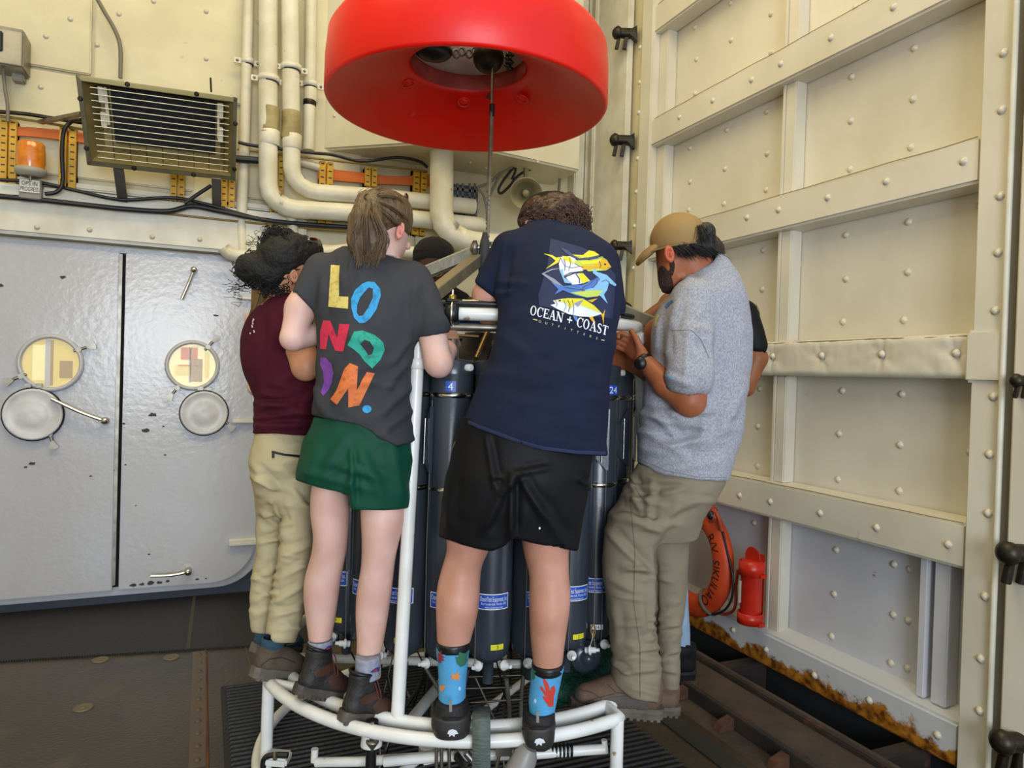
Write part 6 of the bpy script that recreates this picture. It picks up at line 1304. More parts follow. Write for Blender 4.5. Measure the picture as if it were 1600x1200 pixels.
ink('grey', [(540, 740), (650, 690), (600, 760), (580, 775)], .0028, 'tuna_fin'); ink('blue', [(530, 870), (580, 880), (575, 945), (545, 910)], nm='tuna_fin'); ink('gold', [(700, 880), (740, 870), (775, 950), (740, 935)], nm='tuna_fin'); ink('gold', [(830, 850), (860, 850), (885, 800), (872, 880), (865, 970), (850, 880)], nm='tuna_tail'); ink('gold', [(690, 705), (800, 680), (740, 725)], nm='fish_fin'); ink('dark', [(375, 700), (395, 700), (395, 718), (375, 718)], .003, 'fish_eye')
for P, w_ in (([(430, 250), (445, 300), (440, 380)], 6), ([(490, 235), (505, 300), (480, 380)], 5), ([(545, 300), (600, 330), (640, 345)], 5), ([(395, 240), (440, 330), (520, 350), (600, 335)], 5), ([(430, 440), (500, 405), (640, 388)], 12), ([(700, 265), (850, 232), (905, 262)], 5), ([(815, 275), (835, 320), (820, 350)], 7), ([(470, 700), (500, 760), (480, 830)], 7), ([(430, 700), (455, 770), (430, 820)], 5), ([(520, 700), (540, 780), (530, 870)], 6), ([(900, 375), (945, 340), (900, 345)], 5), ([(560, 410), (600, 470), (600, 520)], 10), ([(640, 560), (720, 520), (800, 440), (790, 520), (740, 570)], 7), ([(430, 560), (560, 580), (650, 590)], 6), ([(330, 705), (360, 740), (345, 775)], 5), ([(840, 500), (890, 480), (930, 510)], 6), ([(660, 600), (640, 560), (630, 610)], 7)):
    v_, t_ = stroke(Y(P), w_*.1417); decal('fish_line', v_, t_, ic['slate'], shC, shC, off=.0034, bvh=b_)
# lettering along an arc: serif capitals from strokes
def glyph(ch):
    Q = lambda a, b, wa, wb=None: stroke([a, b], [wa, wb or wa])
    t, k = .10, .20; S = lambda x, y, w=.34: stroke([(x-w/2, y), (x+w/2, y)], .07)
    if ch == 'O': return poly2d([ring2(.42, .5, .42, .52), ring2(.42, .5, .24, .44)]), .9
    if ch == 'C':
        o = ring2(.45, .5, .44, .52, n=26, a0=38, a1=322); i = ring2(.47, .5, .26, .44, n=26, a0=42, a1=318)[::-1]; v, tt = poly2d([o+i]); return merge2([(v, tt), Q((.76, .62), (.80, 1.0), .06, .09)]), .86
    if ch == 'E': return merge2([Q((.2, 0), (.2, 1), k), Q((.05, .96), (.72, .96), .08), Q((.05, .04), (.76, .04), .08), Q((.2, .5), (.55, .5), .08), Q((.70, .98), (.70, .76), .07), Q((.74, .02), (.74, .26), .07), Q((.54, .36), (.54, .64), .05)]), .8
    if ch == 'A': return merge2([Q((.14, 0), (.44, 1), .07), Q((.44, 1.02), (.80, 0), .2), Q((.26, .34), (.62, .34), .07), S(.14, .03), S(.78, .03, .4)]), .95
    if ch == 'N': return merge2([Q((.16, 0), (.16, 1), .08), Q((.12, 1), (.82, 0), .2), Q((.84, 0), (.84, 1), .08), S(.14, .03), S(.14, .97), S(.84, .97)]), 1.0
    if ch == 'S': return stroke([(.62, .78), (.56, .94), (.36, .98), (.16, .88), (.13, .72), (.3, .56), (.5, .46), (.62, .3), (.58, .1), (.36, .01), (.14, .06), (.08, .26)], [.05, .1, .11, .14, .18, .2, .2, .18, .14, .11, .1, .05]), .74
    if ch == 'T': return merge2([Q((.4, 0), (.4, 1), k), Q((.04, .96), (.76, .96), .08), Q((.05, .98), (.05, .74), .06), Q((.75, .98), (.75, .74), .06), S(.4, .03, .36)]), .84
    if ch == '+': return merge2([stroke([(.4, .12), (.4, .82)], .14), stroke([(.05, .47), (.75, .47)], .14)]), .9
    return ([], []), .45
def lay(txt, p0, p1, h, sag=0, gf=None, gap=.04, hmul=None):
    gl = [(gf or glyph)(c) for c in txt]; tot = sum(g[1]+gap for g in gl); L = math.dist(p0, p1); sc = L/tot; parts = []; x = 0
    ux, uy = (p1[0]-p0[0])/L, (p1[1]-p0[1])/L
    for (v, t), w in gl:
        P = []
        for (a, b) in v:
            u = (x+a)*sc; f = u/L; sg = -sag*4*f*(1-f); P.append((p0[0]+ux*u-(b*h)*(-uy)*0+uy*0+ (b*h)*uy*.6, p0[1]+uy*u-b*h*ux-sg))
        if v: parts.append((P, t))
        x += w+gap
    return parts
M_wprint = mat('white_print', '#d9dce4', .7)
for P, t in lay('OCEAN + COAST', (828, 492), (949, 525), 15, sag=-1.5): decal('letter', P, t, M_wprint, shC, shC, bvh=b_, off=.002, mx=4)
def fgl(c):
    V, T_ = font_mesh(c); V = [(v[0]*1.0+.3, (v[1]+.35)/.7) for v in V]; return (V, T_), 1.9
M_yprint = mat('pale_yellow_print', '#c9c48a', .7)
for P, t in lay('OUTFITTERS', (842, 504), (940, 533), 3.6, sag=-1, gf=fgl): decal('small_letter', P, t, M_yprint, shC, shC, bvh=b_, off=.002, mx=4)
for a_, b__ in (((833, 499), (840, 501)), ((939, 531), (944, 532))): decal('dash', *stroke([a_, b__], 1.3), M_yprint, shC, shC, bvh=b_, off=.002)
s = Sdf(.006)
s.loft([(650, 722, 938, 2.19, .14), (700, 707, 928, 2.19, .15), (740, 698, 921, 2.18, .16), (790, 690, 914, 2.18, .15), (830, 686, 908, 2.18, .13), (870, 684, 902, 2.18, .12)], k=.01)
s.ell((797, 880, 2.10), 7, 50, .05, k=.03, sub=True)
s.clip([(640, 835), (686, 838), (720, 852), (768, 861), (790, 852), (798, 839), (830, 848), (855, 853), (897, 861), (940, 862)])
s.loft([(840, 700, 770, 2.20, .10), (880, 700, 770, 2.20, .10)], sub=True, k=.004); s.loft([(840, 816, 890, 2.18, .10), (880, 816, 890, 2.18, .10)], sub=True, k=.004)
fo = [(800, 740, 798, 840, 5, .012), (815, 735, 785, 770, 5, .008), (812, 745, 850, 810, 6, .007), (790, 760, 755, 830, 7, .007), (760, 680, 775, 765, 5, .007), (800, 742, 860, 730, 5, .006), (830, 770, 880, 850, 8, .005), (705, 740, 700, 830, 7, .004), (785, 745, 770, 745, 4, .006), (900, 745, 918, 760, 4, .006)]
sC = sobj('shorts', s, M_blk, pC, folds=fo, amp=.002, sc=12); decal('small_logo', *poly2d([ring2(843, 825, 1.6, 2, n=8)]), M_wprint, sC, sC); decal('pocket_piping', *stroke([(712, 690), (704, 710), (700, 730)], 1.4), M_cagr, sC, sC)
# hair and back-to-front cap
s = Sdf(.005); s.ell((866, 340, 2.41), 52, 38, .11, k=.02).ell((905, 352, 2.42), 19, 18, .06, k=.02).ell((835, 348, 2.41), 24, 14, .07, k=.02); s.ell((868, 374, 2.30), 26, 16, .06, k=.01, sub=True)
hC = sobj('hair', s, M_cuhair, pC, amp=.006, sc=30, fine=.004, fsc=60); mb = MB(); rr_ = random.Random(11)
for i in range(230):
    px, py = rr_.uniform(820, 920), rr_.uniform(310, 362); 
    if ((px-868)/54)**2+((py-340)/36)**2 > 1.12: continue
    d_ = math.sqrt(max(0, 1-((px-868)/58)**2-((py-340)/42)**2)); D = 2.41-.115*d_; rr = rr_.uniform(2.5, 5); ph = rr_.uniform(0, 6)
    mb.tube(spline([W(px+rr*math.cos(ph+j*.8)+j*rr_.uniform(-.3, .6), py+rr*math.sin(ph+j*.8)+j*1.1, D-.004) for j in range(9)], 3), .0017, 4, cap=False)
for i in range(40):
    px, py = rr_.uniform(908, 922), rr_.uniform(325, 350); ph = rr_.uniform(-1, 1); mb.tube(spline([W(px-8+j*2.2*math.cos(ph*.5), py+6-j*1.6+3*math.sin(j*.9+ph), 2.4) for j in range(7)], 3), .0012, 3, cap=False)
mb.build('loose_curls', M_cuhair, hC, fix=False)['kind'] = 'stuff'
s = Sdf(.005); s.ell((862, 336, 2.44), 50, 36, .105, k=.01); s.ell((895, 342, 2.36), 46, 30, .12, k=.01, sub=True)
M_bcap = fabric('black_cap_cloth', '#15130f', '#1c1914'); s.ell((850, 345, 2.44), 42, 22, .12, k=.01); sobj('cap', s, M_bcap, pC); MB().tube(spline([W(845, 304, 2.40), W(870, 303, 2.36), W(890, 312, 2.38), W(899, 328, 2.42)], 6), .004, 6).build('cap_band', M_bcap, pC)
ear('ear', (826, 348, 2.34), 6, 7, M_skC, pC)
# socks and black shoes
M_ss = mat('sky_blue_sock', '#4f9fd0', .85, bump=.25, bscale=300); M_rd = mat('coral_red', '#c23a26', .85); M_or = mat('starfish_orange', '#d8853a', .85); M_gn = mat('weed_green', '#2f6a4f', .85); M_mar2 = mat('coral_maroon', '#8e2a38', .85); M_bw = mat('bubble_white', '#a8d0ea', .85)
def csock(rows, band, D):
    s = Sdf(.0045); s.loft(rows, k=.01); o = sobj('sock', s, M_ss, pC, amp=.0012, sc=30, label='sky-blue sock with sea creatures'); s = Sdf(.0045); s.loft(band); sobj('sock_band', s, M_black, o); return o
so = csock([(1006, 681, 735, 2.19, .060), (1030, 684, 732, 2.19, .056), (1060, 685, 729, 2.19, .052), (1090, 686, 727, 2.19, .052), (1115, 686, 728, 2.19, .052)], [(1000, 681, 736, 2.19, .062), (1014, 682, 735, 2.19, .062)], 2.19); b_ = bvh_of(so)
Z1 = lambda pts: [(600+x*250/1429, 990+y*210/1200) for x, y in pts]
def cz(nm, pts, m, b, o, f=Z1): decal(nm, *poly2d([f(pts)]), m, o, o, bvh=b, off=.0018, mx=3)
cz('starfish', [(600, 345), (635, 368), (665, 325), (660, 370), (690, 370), (665, 390), (672, 425), (645, 400), (625, 420), (620, 395), (588, 410), (612, 378)], M_or, b_, so); cz('seaweed', [(670, 150), (690, 165), (700, 140), (715, 175), (750, 165), (735, 215), (745, 230), (720, 280), (680, 298), (650, 270), (635, 200), (660, 210)], M_gn, b_, so); cz('coral', [(485, 165), (505, 180), (515, 145), (520, 190), (548, 215), (520, 215), (545, 240), (515, 245), (510, 265), (488, 250)], M_mar2, b_, so); cz('coral', [(500, 460), (525, 465), (560, 455), (535, 500), (520, 520), (505, 500)], M_or, b_, so); cz('bubble', ring2(672, 490, 11, 20, n=10), M_bw, b_, so)
so = csock([(1040, 831, 882, 2.16, .060), (1060, 829, 877, 2.16, .056), (1090, 826, 871, 2.16, .054), (1110, 826, 867, 2.16, .054), (1128, 826, 867, 2.16, .054)], [(1034, 831, 881, 2.16, .063), (1049, 830, 880, 2.16, .063)], 2.16); b_ = bvh_of(so); Z2 = lambda pts: [(780+x*.175, 990+y*.175) for x, y in pts]
cz('coral', [(390, 410), (410, 402), (440, 450), (455, 520), (460, 480), (490, 462), (500, 500), (485, 560), (480, 650), (440, 650), (400, 590), (385, 555), (410, 560), (440, 600), (400, 540), (360, 470), (385, 470), (420, 530)], M_rd, b_, so, Z2); cz('seaweed', [(295, 290), (320, 320), (345, 330), (320, 350), (325, 400), (300, 415)], M_gn, b_, so, Z2); cz('bubble', ring2(465, 388, 14, 12, n=10), M_bw, b_, so, Z2); cz('bubble', ring2(325, 600, 12, 20, n=10), M_bw, b_, so, Z2)
M_bsh2 = mat('black_shoe_canvas', '#111114', .7, bump=.2, bscale=150); M_bsl = mat('dark_rubber_foxing', '#2a2724', .55)
for (cx, top, bot, D, hw) in ((705, 1090, 1159, 2.10, 31), (841, 1107, 1173, 2.07, 26)):
    q = 15
    s = Sdf(.0042); s.loft([(top+2, cx-22, cx+24, D+.075, .05), (top+12, cx-23, cx+25, D+.07, .052), (bot-30-q, cx-hw+6, cx+hw-4, D+.065, .06), (bot-12-q, cx-hw+5, cx+hw-4, D+.065, .062)], n=2.4, rnd=.006); s.cone((cx+1, bot-28-q, D+.09), (cx+3, bot-26-q, D+.26), 24, 21, k=.03); s.ell((cx+2, top, D+.08), 17, 14, .042, k=.006, sub=True)
    s.clip([(0, bot-14), (1600, bot-14)])
    o = sobj('slip_on_shoe', s, M_bsh2, pC)
    s = Sdf(.0042); s.loft([(bot-34-q, cx-hw+2, cx+hw-1, D+.06, .064), (bot-18-q, cx-hw, cx+hw, D+.06, .066), (bot-q-2, cx-hw+5, cx+hw-2, D+.062, .064)], n=2.8, rnd=.004); s.loft([(bot-30-q, cx-hw+4, cx+hw-2, D+.19, .12), (bot-12-q, cx-hw+7, cx+hw-4, D+.19, .12)], n=2.4, k=.01); so = sobj('sole', s, M_bsl, o); b_ = bvh_of(so)
    MB().tube(spline([W(cx-hw+1, bot-34, D+.03), W(cx, bot-35, D-.008), W(cx+hw-1, bot-34, D+.03)], 8), .003, 6).build('foxing_line', M_bsh2, so)
    decal('heel_badge', *poly2d([[(cx-7+1, bot-13), (cx-4, bot-18), (cx+2, bot-20), (cx+8, bot-18), (cx+11, bot-13), (cx+6, bot-12), (cx+5, bot-8), (cx+1, bot-11), (cx-3, bot-8), (cx-3, bot-12)]]), M_wprint, so, so, bvh=b_, mx=3)
    MB().bar(W(cx-1, top+4, D-.006), W(cx-1, top+22, D-.012), .008, .004).build('pull_tab', M_cagr, o)

# ---- D: heather grey shirt, tan cap, taupe trousers
pD = person('bearded man in heather grey T-shirt, tan cap and taupe hiking trousers', W(990, 1112, 2.45))
DD = 2.5
s = Sdf(.0055)
s.ell((1066, 380, DD+.02), 40, 42, .088, k=.02).ell((1047, 412, DD+.02), 20, 40, .068, k=.03).ell((1045, 444, DD+.02), 15, 12, .04, k=.02)
s.ell((1031, 407, DD+.03), 4, 6, .014, k=.01).ell((1033, 425, DD+.03), 4, 6, .022, k=.008)
s.cone((1072, 400, DD+.03), (1095, 446, DD+.03), 34, 38, k=.03)
s.loft([(440, 1060, 1130, DD, .07), (500, 1040, 1150, DD, .10), (600, 1030, 1140, DD, .10), (740, 1010, 1130, DD, .11)], k=.03)
s.chain([(1085, 490, DD-.08, 32), (1082, 560, DD-.14, 29), (1078, 626, DD-.15, 25)]); s.chain([(1078, 628, DD-.15, 24), (1040, 600, DD-.1, 20), (1005, 562, DD-.02, 13)], k=.01)
s.chain([(1030, 520, DD+.12, 24), (1030, 590, DD+.16, 20)]); s.chain([(1030, 590, DD+.16, 18), (990, 570, DD+.12, 12)], k=.01)
s.loft([(745, 1010, 1100, DD, .09), (860, 958, 1004, DD-.03, .06), (1000, 965, 1010, DD-.05, .06), (1062, 972, 1008, DD-.02, .04)], k=.02); s.loft([(780, 1030, 1075, DD+.05, .07), (860, 1025, 1058, DD+.09, .05), (950, 1028, 1058, DD+.10, .045), (1065, 1036, 1052, DD+.10, .03)], k=.02)
hand(s, (1003, 562, DD-.02), (990, 546, DD+.02), (.2, .9, -.3), curl=(55, 60, 40), sc=1.05, thumb=(.8, .5, .3))
hand(s, (992, 570, DD+.12), (975, 564, DD+.14), (-.1, 1, -.1), curl=(25, 50, 40), sc=1.02, thumb=(.75, .6, .2))
sobj('body', s, M_skD, pD)
s = Sdf(.0055)
s.loft([(400, 1112, 1130, DD+.02, .05), (415, 1085, 1146, DD+.02, .08), (435, 1062, 1156, DD+.01, .10), (460, 1045, 1165, DD, .12), (490, 1024, 1171, DD, .13), (520, 1018, 1175, DD, .135), (560, 1018, 1174, DD, .135), (600, 1008, 1169, DD, .135), (640, 1002, 1164, DD, .14), (680, 998, 1159, DD, .14), (720, 996, 1146, DD, .145), (770, 994, 1130, DD, .145)], k=.02)
s.cone((1085, 470, DD-.07), (1074, 590, DD-.15), 38, 35, k=.022, cut=[(1020, 606), (1047, 612), (1096, 624), (1120, 626)])
s.ell((1082, 408, DD+.03), 35, 30, .10, k=.008, sub=True)
s.clip([(960, 723), (996, 722), (1040, 741), (1090, 750), (1137, 751), (1200, 735)])
fo = [(1110, 560, 1095, 700, 9, .008), (1150, 640, 1100, 700, 9, .008), (1165, 600, 1120, 680, 8, .006), (1010, 700, 1100, 690, 8, .006), (1005, 670, 1080, 720, 8, .007), (1020, 640, 1060, 690, 7, .006), (1040, 730, 1130, 720, 8, .004), (1040, 505, 1040, 560, 5, .005), (1030, 500, 1026, 550, 5, .005), (1110, 500, 1105, 590, 6, .006), (1075, 520, 1070, 600, 6, .004), (1060, 470, 1045, 520, 6, .005), (1120, 700, 1155, 660, 8, .006), (1060, 420, 1090, 445, 5, .003)]
shD = sobj('t_shirt', s, M_hea, pD, folds=fo+creases(14, 1.2, [(640, 1005, 1160), (735, 1000, 1135)], 12, .005, (5, 8))+creases(5, 1.4, [(500, 1045, 1105), (600, 1045, 1105)], 13, .004, (4, 7)), amp=.0025, sc=12); b_ = bvh_of(shD)
decal('sleeve_print', *merge2([stroke([(1040+i*3, 587+i*1.2), (1042+i*3, 585+i*1.2)], 2.6) for i in range(5)]), mat('pale_blue_print', '#6fa3c8', .8), shD, shD, bvh=b_)
decal('chest_print', *stroke([(1052, 470), (1046, 474), (1040, 481)], 4), mat('blue_chest_print', '#3f6fa8', .8), shD, shD, bvh=b_); decal('chest_print', *stroke([(1030, 492), (1026, 499), (1024, 510)], 3.5), mat('yellow_chest_print', '#b8b060', .8), shD, shD, bvh=b_)
decal('sleeve_seam', *stroke([(1050, 516), (1080, 516), (1095, 530), (1108, 560)], 1.2), mat('seam_grey', '#77777f', .9), shD, shD, bvh=b_); decal('hem_seam', *stroke([(1000, 718), (1040, 735), (1090, 745), (1135, 746)], 1), MATS['seam_grey'], shD, shD, bvh=b_)
s = Sdf(.006)
s.loft([(725, 997, 1128, DD, .13), (750, 984, 1136, DD, .14), (780, 968, 1116, DD, .14), (810, 952, 1098, DD, .13), (840, 944, 1088, DD+.02, .12)])
s.loft([(800, 955, 1050, DD-.04, .11), (840, 943, 1030, DD-.05, .10), (888, 942, 1018, DD-.06, .095), (940, 948, 1018, DD-.06, .09), (1000, 954, 1028, DD-.06, .085), (1032, 958, 1030, DD-.06, .085), (1062, 955, 1031, DD-.06, .095), (1100, 972, 1032, DD-.06, .10)])
s.loft([(800, 1000, 1098, DD+.07, .11), (850, 1005, 1074, DD+.09, .09), (940, 1015, 1071, DD+.1, .08), (1000, 1022, 1062, DD+.1, .07), (1080, 1026, 1061, DD+.1, .065)])
s.clip([(930, 1064), (954, 1064), (988, 1091), (1030, 1100), (1032, 1080), (1061, 1080), (1100, 1080)])
fo = [(975, 775, 1040, 790, 6, .009), (965, 800, 1030, 830, 6, .008), (950, 830, 1010, 895, 6, .009), (985, 740, 1000, 800, 5, .006), (1020, 750, 1010, 820, 6, .006), (1016, 892, 975, 885, 5, .010), (950, 900, 1000, 930, 7, .006), (1030, 1012, 985, 1020, 4, .009), (1028, 1045, 975, 1050, 5, .008), (958, 1035, 985, 1055, 4, .007), (1017, 860, 1017, 1000, 4, .010), (1060, 780, 1020, 850, 8, .006), (1062, 976, 1030, 978, 4, .007), (1060, 1015, 1034, 1025, 4, .007), (1058, 1050, 1034, 1045, 4, .006), (960, 940, 965, 1010, 6, .004), (1090, 780, 1050, 800, 6, .005), (1000, 940, 1008, 1000, 6, .004)]
trD = sobj('trousers', s, M_tro, pD, folds=fo+creases(16, 1, [(800, 950, 1030), (1085, 962, 1028)], 6, .0045, (3, 6))+creases(8, 1, [(880, 1030, 1070), (1070, 1034, 1060)], 7, .0045, (3, 6))+creases(8, 1, [(745, 1000, 1110), (820, 960, 1080)], 8, .006), amp=.003, sc=12, stretch=(1, 1.5, 1)); b_ = bvh_of(trD)
for P in ([(985, 780), (992, 860), (990, 940), (1000, 1010), (1000, 1090)], [(985, 745), (1000, 775), (1015, 790)]): decal('seam', *stroke(P, 1.1), mat('seam_taupe', '#665d4b', .9), trD, trD, bvh=b_)
# head things
M_dh = mat('near_black_hair', '#0d0a09', .5, col2='#1e1612', scale=70, bump=.6, bscale=150)
s = Sdf(.005); s.ell((1084, 388, DD+.02), 40, 26, .096, k=.02).ell((1099, 366, DD+.0), 16, 17, .085, k=.02); s.ell((1062, 418, DD-.06), 42, 20, .12, k=.01, sub=True); s.ell((1045, 396, DD-.06), 12, 22, .06, k=.005, sub=True)
hD = sobj('hair', s, M_dh, pD, amp=.0015, sc=60, fine=.002, fsc=110)
strands([[(1065, 383, DD-.085), (1076, 392, DD-.088), (1084, 402, DD-.08)], [(1085, 383, DD-.085), (1096, 392, DD-.08), (1106, 403, DD-.065)], [(1098, 383, DD-.07), (1110, 392, DD-.05), (1122, 404, DD-.02)], [(1055, 386, DD-.08), (1064, 394, DD-.085), (1070, 400, DD-.085)], [(1094, 354, DD-.07), (1099, 368, DD-.08), (1100, 380, DD-.08)], [(1104, 356, DD-.05), (1108, 370, DD-.06), (1106, 382, DD-.06)]], 420, .0013, jit=6.5, dj=.006, seed=9, sub=4).build('loose_locks', M_dh, hD, fix=False)['kind'] = 'stuff'
s = Sdf(.0045); s.ell((1066, 380, DD+.02), 41, 43, .091, k=.02).ell((1047, 412, DD+.02), 21.2, 41.2, .071, k=.03).ell((1045, 444, DD+.02), 17.5, 15, .045, k=.02)
def _bf(X_, Y_, Z_):
    px = 800+FPX*X_/Z_; py = 600-FPX*Y_/Z_; u = (px-1040)-(py-440)*.22
    return (np.minimum(np.sqrt((u/11.5)**2+((py-440)/25)**2), np.sqrt(((px-1050)/4.5)**2+((py-414)/17)**2))-1)*.03
s.inter(_bf); sobj('beard', s, mat('dark_beard', '#4a3022', .85, col2='#24170f', scale=160, bump=.8, bscale=260), pD, fine=.0012, fsc=150)
s = Sdf(.005); s.ell((1061, 376, DD+.02), 45, 43, .102, k=.01); s.ell((1104, 366, DD-.01), 17, 14, .085, k=.002, sub=True)
s.clip([(990, 396), (1018, 394), (1050, 384), (1102, 379), (1130, 377)]); capD = sobj('cap', s, M_cap, pD)
s = Sdf(.003); s.ell((1012, 398, DD+.03), 23, 9, .075, k=.005, rot=42); s.ell((1016, 407, DD+.03), 24, 8, .085, k=.003, rot=42, sub=True); sobj('cap_brim', s, M_cap, capD)
MB().tube(spline([W(1020, 392, DD-.065), W(1050, 384, DD-.085), W(1080, 380, DD-.08), W(1102, 378, DD-.055)], 6), .003, 6).build('cap_band_seam', mat('seam_tan', '#75602f', .8), capD); MB().ball(W(1064, 334, DD+.02), .008, 10, (1, 1, .5)).build('cap_button', M_cap, capD)
ear('ear', (1046, 397, DD-.085), 8, 14, mat('red_ear_skin', '#b8583a', .5, sss=.1), pD, rot=10)
wt = MB().lathe([(.030, -.012), (.033, -.010), (.033, .010), (.030, .012)], W(1007, 565, DD-.025), W(1007, 565, DD-.025)-W(1040, 600, DD-.1), 24, cap=False).build('watch', M_black, pD)
MB().lathe([(.021, 0), (.022, .004), (.020, .012), (0, .013)], W(1001, 568, DD-.065), -F0-R0*.5, 20).build('watch_case', M_black, wt)
M_tb = mat('brown_suede', '#6a5240', .75, col2='#5b4635', scale=16, bump=.3, bscale=120); M_ts = mat('stone_sole', '#6b6052', .75, col2='#4d463e', scale=14)
o, F3 = shoe(pD, 'hiking_boot', (1033, 1118, 2.46), (889, 1107, 2.42), M_tb, M_ts, shaft=.0, sh=.032, wd=1.05, collar=False); bo = bvh_of(o)
decal('toe_cap', *poly2d([[(885, 1108), (886, 1085), (897, 1072), (907, 1076), (903, 1092), (912, 1104), (905, 1112)]]), mat('grey_toe_rubber', '#4b4a4a', .6), o, o, bvh=bo, off=.003)
decal('grey_overlay', *poly2d([[(925, 1108), (936, 1096), (955, 1089), (985, 1087), (1010, 1098), (1012, 1108), (960, 1110)]]), mat('grey_mesh_panel', '#55504a', .8, bump=.6, bscale=160), o, o, bvh=bo, off=.003, mx=6)
for P in ([(907, 1078), (925, 1082), (940, 1092)], [(950, 1070), (962, 1082), (985, 1085)], [(915, 1096), (935, 1090), (960, 1084)]): decal('seam', *stroke(P, 1.2), M_lace, o, o, bvh=bo)
for i in range(4): MB().lathe([(.004, 0), (.004, .004)], F3(.115+i*.02, .088-i*.013, -.026), -F0, 8).build('lace_hook', M_chr, o)
o, F3 = shoe(pD, 'hiking_boot', (1061, 1113, 2.60), (940, 1106, 2.58), M_tb, M_ts, shaft=.0, collar=False)

# ---- E: man behind the frame, short black hair, glasses
pE = person('man with short black hair and glasses behind the frame, black top over blue', W(690, 900, 3.82))
DE = 3.82
s = Sdf(.009); s.ell((678, 412, DE), 28, 36, .095).ell((676, 430, DE-.05), 18, 22, .06, k=.03).ell((675, 430, DE-.10), 5, 7, .02, k=.015).cone((680, 430, DE+.02), (690, 470, DE+.05), 17, 20)
s.loft([(465, 650, 740, DE+.05, .08), (520, 650, 745, DE+.05, .1), (620, 660, 735, DE+.05, .1), (720, 662, 732, DE+.05, .1), (760, 670, 700, DE+.05, .07), (990, 672, 692, DE+.05, .05)], k=.03)
s.chain([(655, 480, DE, 16), (640, 540, DE-.12, 14), (690, 545, DE-.5, 11)]); hand(s, (690, 545, DE-.5), (705, 540, DE-.6), (0, 1, 0)); s.chain([(738, 480, DE, 16), (755, 545, DE-.12, 14), (735, 550, DE-.5, 11)]); hand(s, (735, 550, DE-.5), (728, 545, DE-.6), (0, 1, 0))
s.loft([(740, 700, 732, DE+.05, .08), (990, 706, 726, DE+.05, .05)], k=.02); sobj('body', s, M_skE, pE)
s = Sdf(.008); s.ell((678, 400, DE+.01), 33, 30, .11, k=.01); s.ell((676, 432, DE-.09), 30, 26, .08, k=.01, sub=True); sobj('hair', s, mat('tight_black_hair', '#070606', .8, bump=1, bscale=150), pE, fine=.003, fsc=80)
s = Sdf(.008); s.loft([(448, 672, 712, DE+.05, .06), (458, 655, 730, DE+.05, .09), (480, 645, 746, DE+.04, .12), (505, 645, 748, DE+.04, .12)]); sobj('dark_top', s, fabric('black_cotton', '#0e0f12', '#121317'), pE, amp=.003)
s = Sdf(.008); s.loft([(500, 648, 746, DE+.04, .125), (600, 655, 740, DE+.04, .12), (720, 655, 738, DE+.04, .13)]); s.chain([(655, 490, DE, 19), (642, 535, DE-.1, 16)]); s.chain([(742, 490, DE, 19), (753, 535, DE-.1, 16)]); sobj('blue_overshirt', s, fabric('royal_blue_cloth', '#0f2a5c', '#0d2450'), pE, amp=.003)
s = Sdf(.009); s.loft([(710, 655, 738, DE+.05, .12), (760, 658, 736, DE+.05, .11)]); s.loft([(750, 660, 697, DE+.05, .09), (1000, 666, 695, DE+.05, .06)]); s.loft([(750, 698, 736, DE+.05, .09), (1000, 702, 730, DE+.05, .06)]); sobj('trousers', s, M_blk, pE)
for x in (681, 716): shoe(pE, 'shoe', (x+4, 1004, DE+.12), (x-2, 1020, DE-.14), M_blk, M_black)
for dx in (-11, 8): MB().tube([W(675+dx+8.5*math.cos(t), 426+6*math.sin(t), DE-.115) for t in np.linspace(0, 6.28, 16)[:-1]], .0018, 5, closed=True).build('glasses_rim', mat('thin_gold_rim', '#a0745a', .3, metal=.7), pE)

# ---- F: person beyond D, black shirt, jeans
pF = person('person in black T-shirt and light jeans, hidden behind the heather grey shirt', W(1070, 1056, 2.9))
DF = 2.98
s = Sdf(.007); s.ell((1100, 405, DF), 25, 34, .09).cone((1100, 420, DF), (1105, 460, DF), 17, 20, k=.02)
s.loft([(455, 1075, 1150, DF, .08), (500, 1068, 1168, DF, .1), (620, 1072, 1135, DF, .09), (720, 1062, 1110, DF, .09)], k=.03)
s.chain([(1165, 490, DF-.02, 21), (1181, 560, DF-.05, 17), (1166, 607, DF-.07, 13)]); s.chain([(1166, 605, DF-.07, 13), (1110, 580, DF-.2, 12)], k=.01); hand(s, (1110, 580, DF-.2), (1095, 575, DF-.22), (0, 1, 0))
s.chain([(1075, 480, DF, 18), (1045, 478, DF-.05, 15), (1008, 500, DF-.14, 11)]); s.cone((1075, 480, DF), (1045, 470, DF-.03), 16, 13); hand(s, (1008, 500, DF-.14), (992, 512, DF-.18), (0, 1, 0), curl=(30, 30, 20))
s.chain([(985, 535, 2.9, 13), (960, 552, 2.85, 11)], k=.01)
s.loft([(720, 1055, 1095, DF, .08), (850, 1042, 1062, DF-.02, .06), (1040, 1054, 1072, DF-.03, .035)], k=.02); s.loft([(720, 1060, 1095, DF+.06, .08), (850, 1045, 1062, DF+.1, .06), (1010, 1060, 1074, DF+.15, .035)], k=.02); sobj('body', s, M_skF, pF)
s = Sdf(.007); s.loft([(448, 1088, 1125, DF, .05), (458, 1072, 1150, DF, .09), (480, 1064, 1168, DF, .12), (560, 1066, 1155, DF, .12), (720, 1055, 1120, DF, .12)]); s.cone((1160, 492, DF-.02), (1179, 540, DF-.05), 25, 20, k=.02); s.clip([(1060, 900), (1158, 900), (1159, 545), (1195, 552), (1210, 552)]); sobj('t_shirt', s, M_blk, pF, amp=.002)
s = Sdf(.007); s.ell((1104, 398, DF), 27, 32, .1); sobj('hair', s, M_dh, pF, fine=.002)
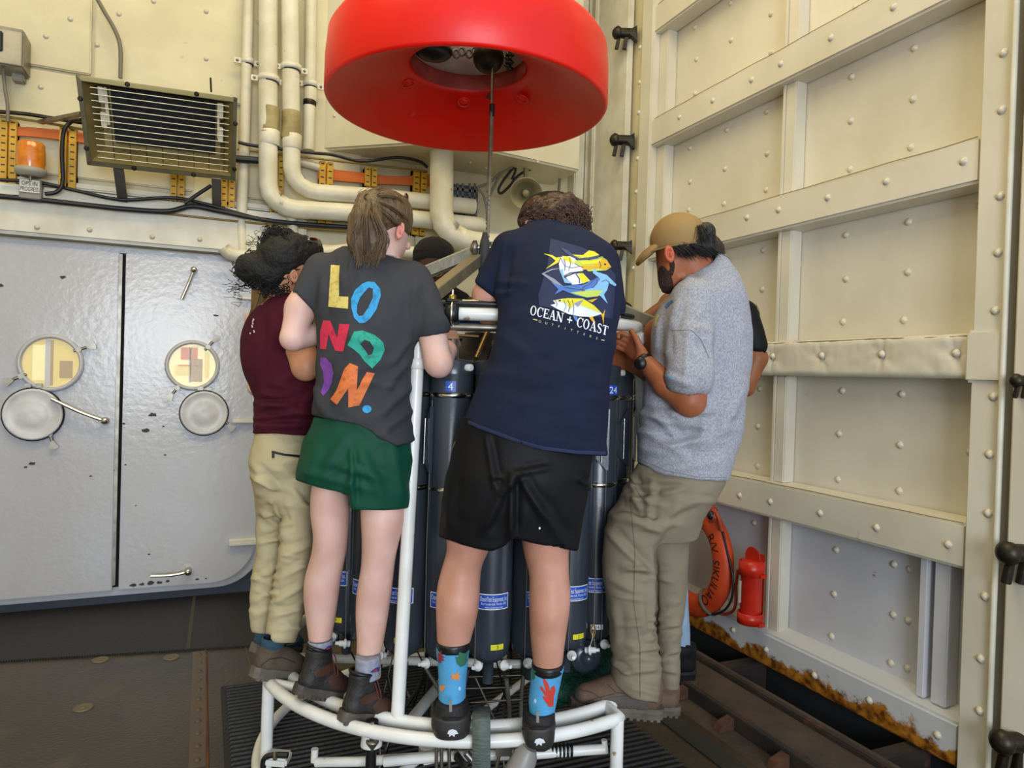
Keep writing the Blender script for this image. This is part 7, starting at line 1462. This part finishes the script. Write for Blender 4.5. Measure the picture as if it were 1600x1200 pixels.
M_jean = fabric('light_denim', '#8fa6bd', '#7d95ad'); s = Sdf(.007); s.loft([(700, 1050, 1115, DF, .13), (770, 1040, 1095, DF, .12)]); s.loft([(750, 1035, 1090, DF, .1), (850, 1036, 1070, DF-.02, .08), (940, 1046, 1075, DF-.02, .07), (1018, 1050, 1077, DF-.03, .06)]); s.loft([(750, 1045, 1088, DF+.08, .1), (850, 1040, 1068, DF+.1, .08), (1000, 1056, 1076, DF+.15, .06)]); sobj('jeans', s, M_jean, pF, amp=.004, sc=16)
shoe(pF, 'black_shoe', (1080, 1056, 2.96), (1000, 1060, 2.80), M_blk, M_black); shoe(pF, 'black_shoe', (1082, 1046, 3.14), (1010, 1050, 3.0), M_blk, M_black)

# ---- H: someone in navy beyond the frame's right end
pH = person('person in a navy top, a sliver seen between navy shirt and tan cap', W(960, 900, 3.7))
s = Sdf(.01); DH = 3.7; s.ell((930, 440, DH), 24, 30, .09).cone((930, 450, DH), (935, 480, DH), 14, 16).loft([(480, 900, 980, DH, .08), (560, 905, 975, DH, .1), (720, 905, 975, DH, .1), (760, 910, 940, DH, .08), (980, 915, 935, DH, .05)], k=.03); s.loft([(740, 942, 972, DH, .08), (980, 946, 966, DH, .05)]); s.chain([(975, 490, DH, 14), (985, 540, DH-.15, 12), (960, 545, DH-.5, 10)]); hand(s, (960, 545, DH-.5), (950, 545, DH-.58), (0, 1, 0)); sobj('body', s, M_skF, pH)
s = Sdf(.01); s.loft([(465, 925, 950, DH, .06), (472, 905, 972, DH, .09), (490, 895, 985, DH, .12), (720, 900, 982, DH, .12)]); s.cone((972, 488, DH), (984, 530, DH-.1), 18, 16, k=.02); sobj('t_shirt', s, M_nvT, pH, amp=.003); s = Sdf(.01); s.loft([(715, 900, 980, DH, .12), (990, 905, 975, DH, .08)]); sobj('trousers', s, M_blk, pH); s = Sdf(.01); s.ell((930, 434, DH), 27, 28, .1); sobj('hair', s, M_dh, pH)
for x in (925, 955): shoe(pH, 'shoe', (x-3, 1004, DH+.12), (x+2, 1022, DH-.14), M_blk, M_black)

for (sd_, m_, par) in PEND:
    sd_.under = CLOTHES.get(par.name, []); sobj('body', sd_, m_, par, now=True)
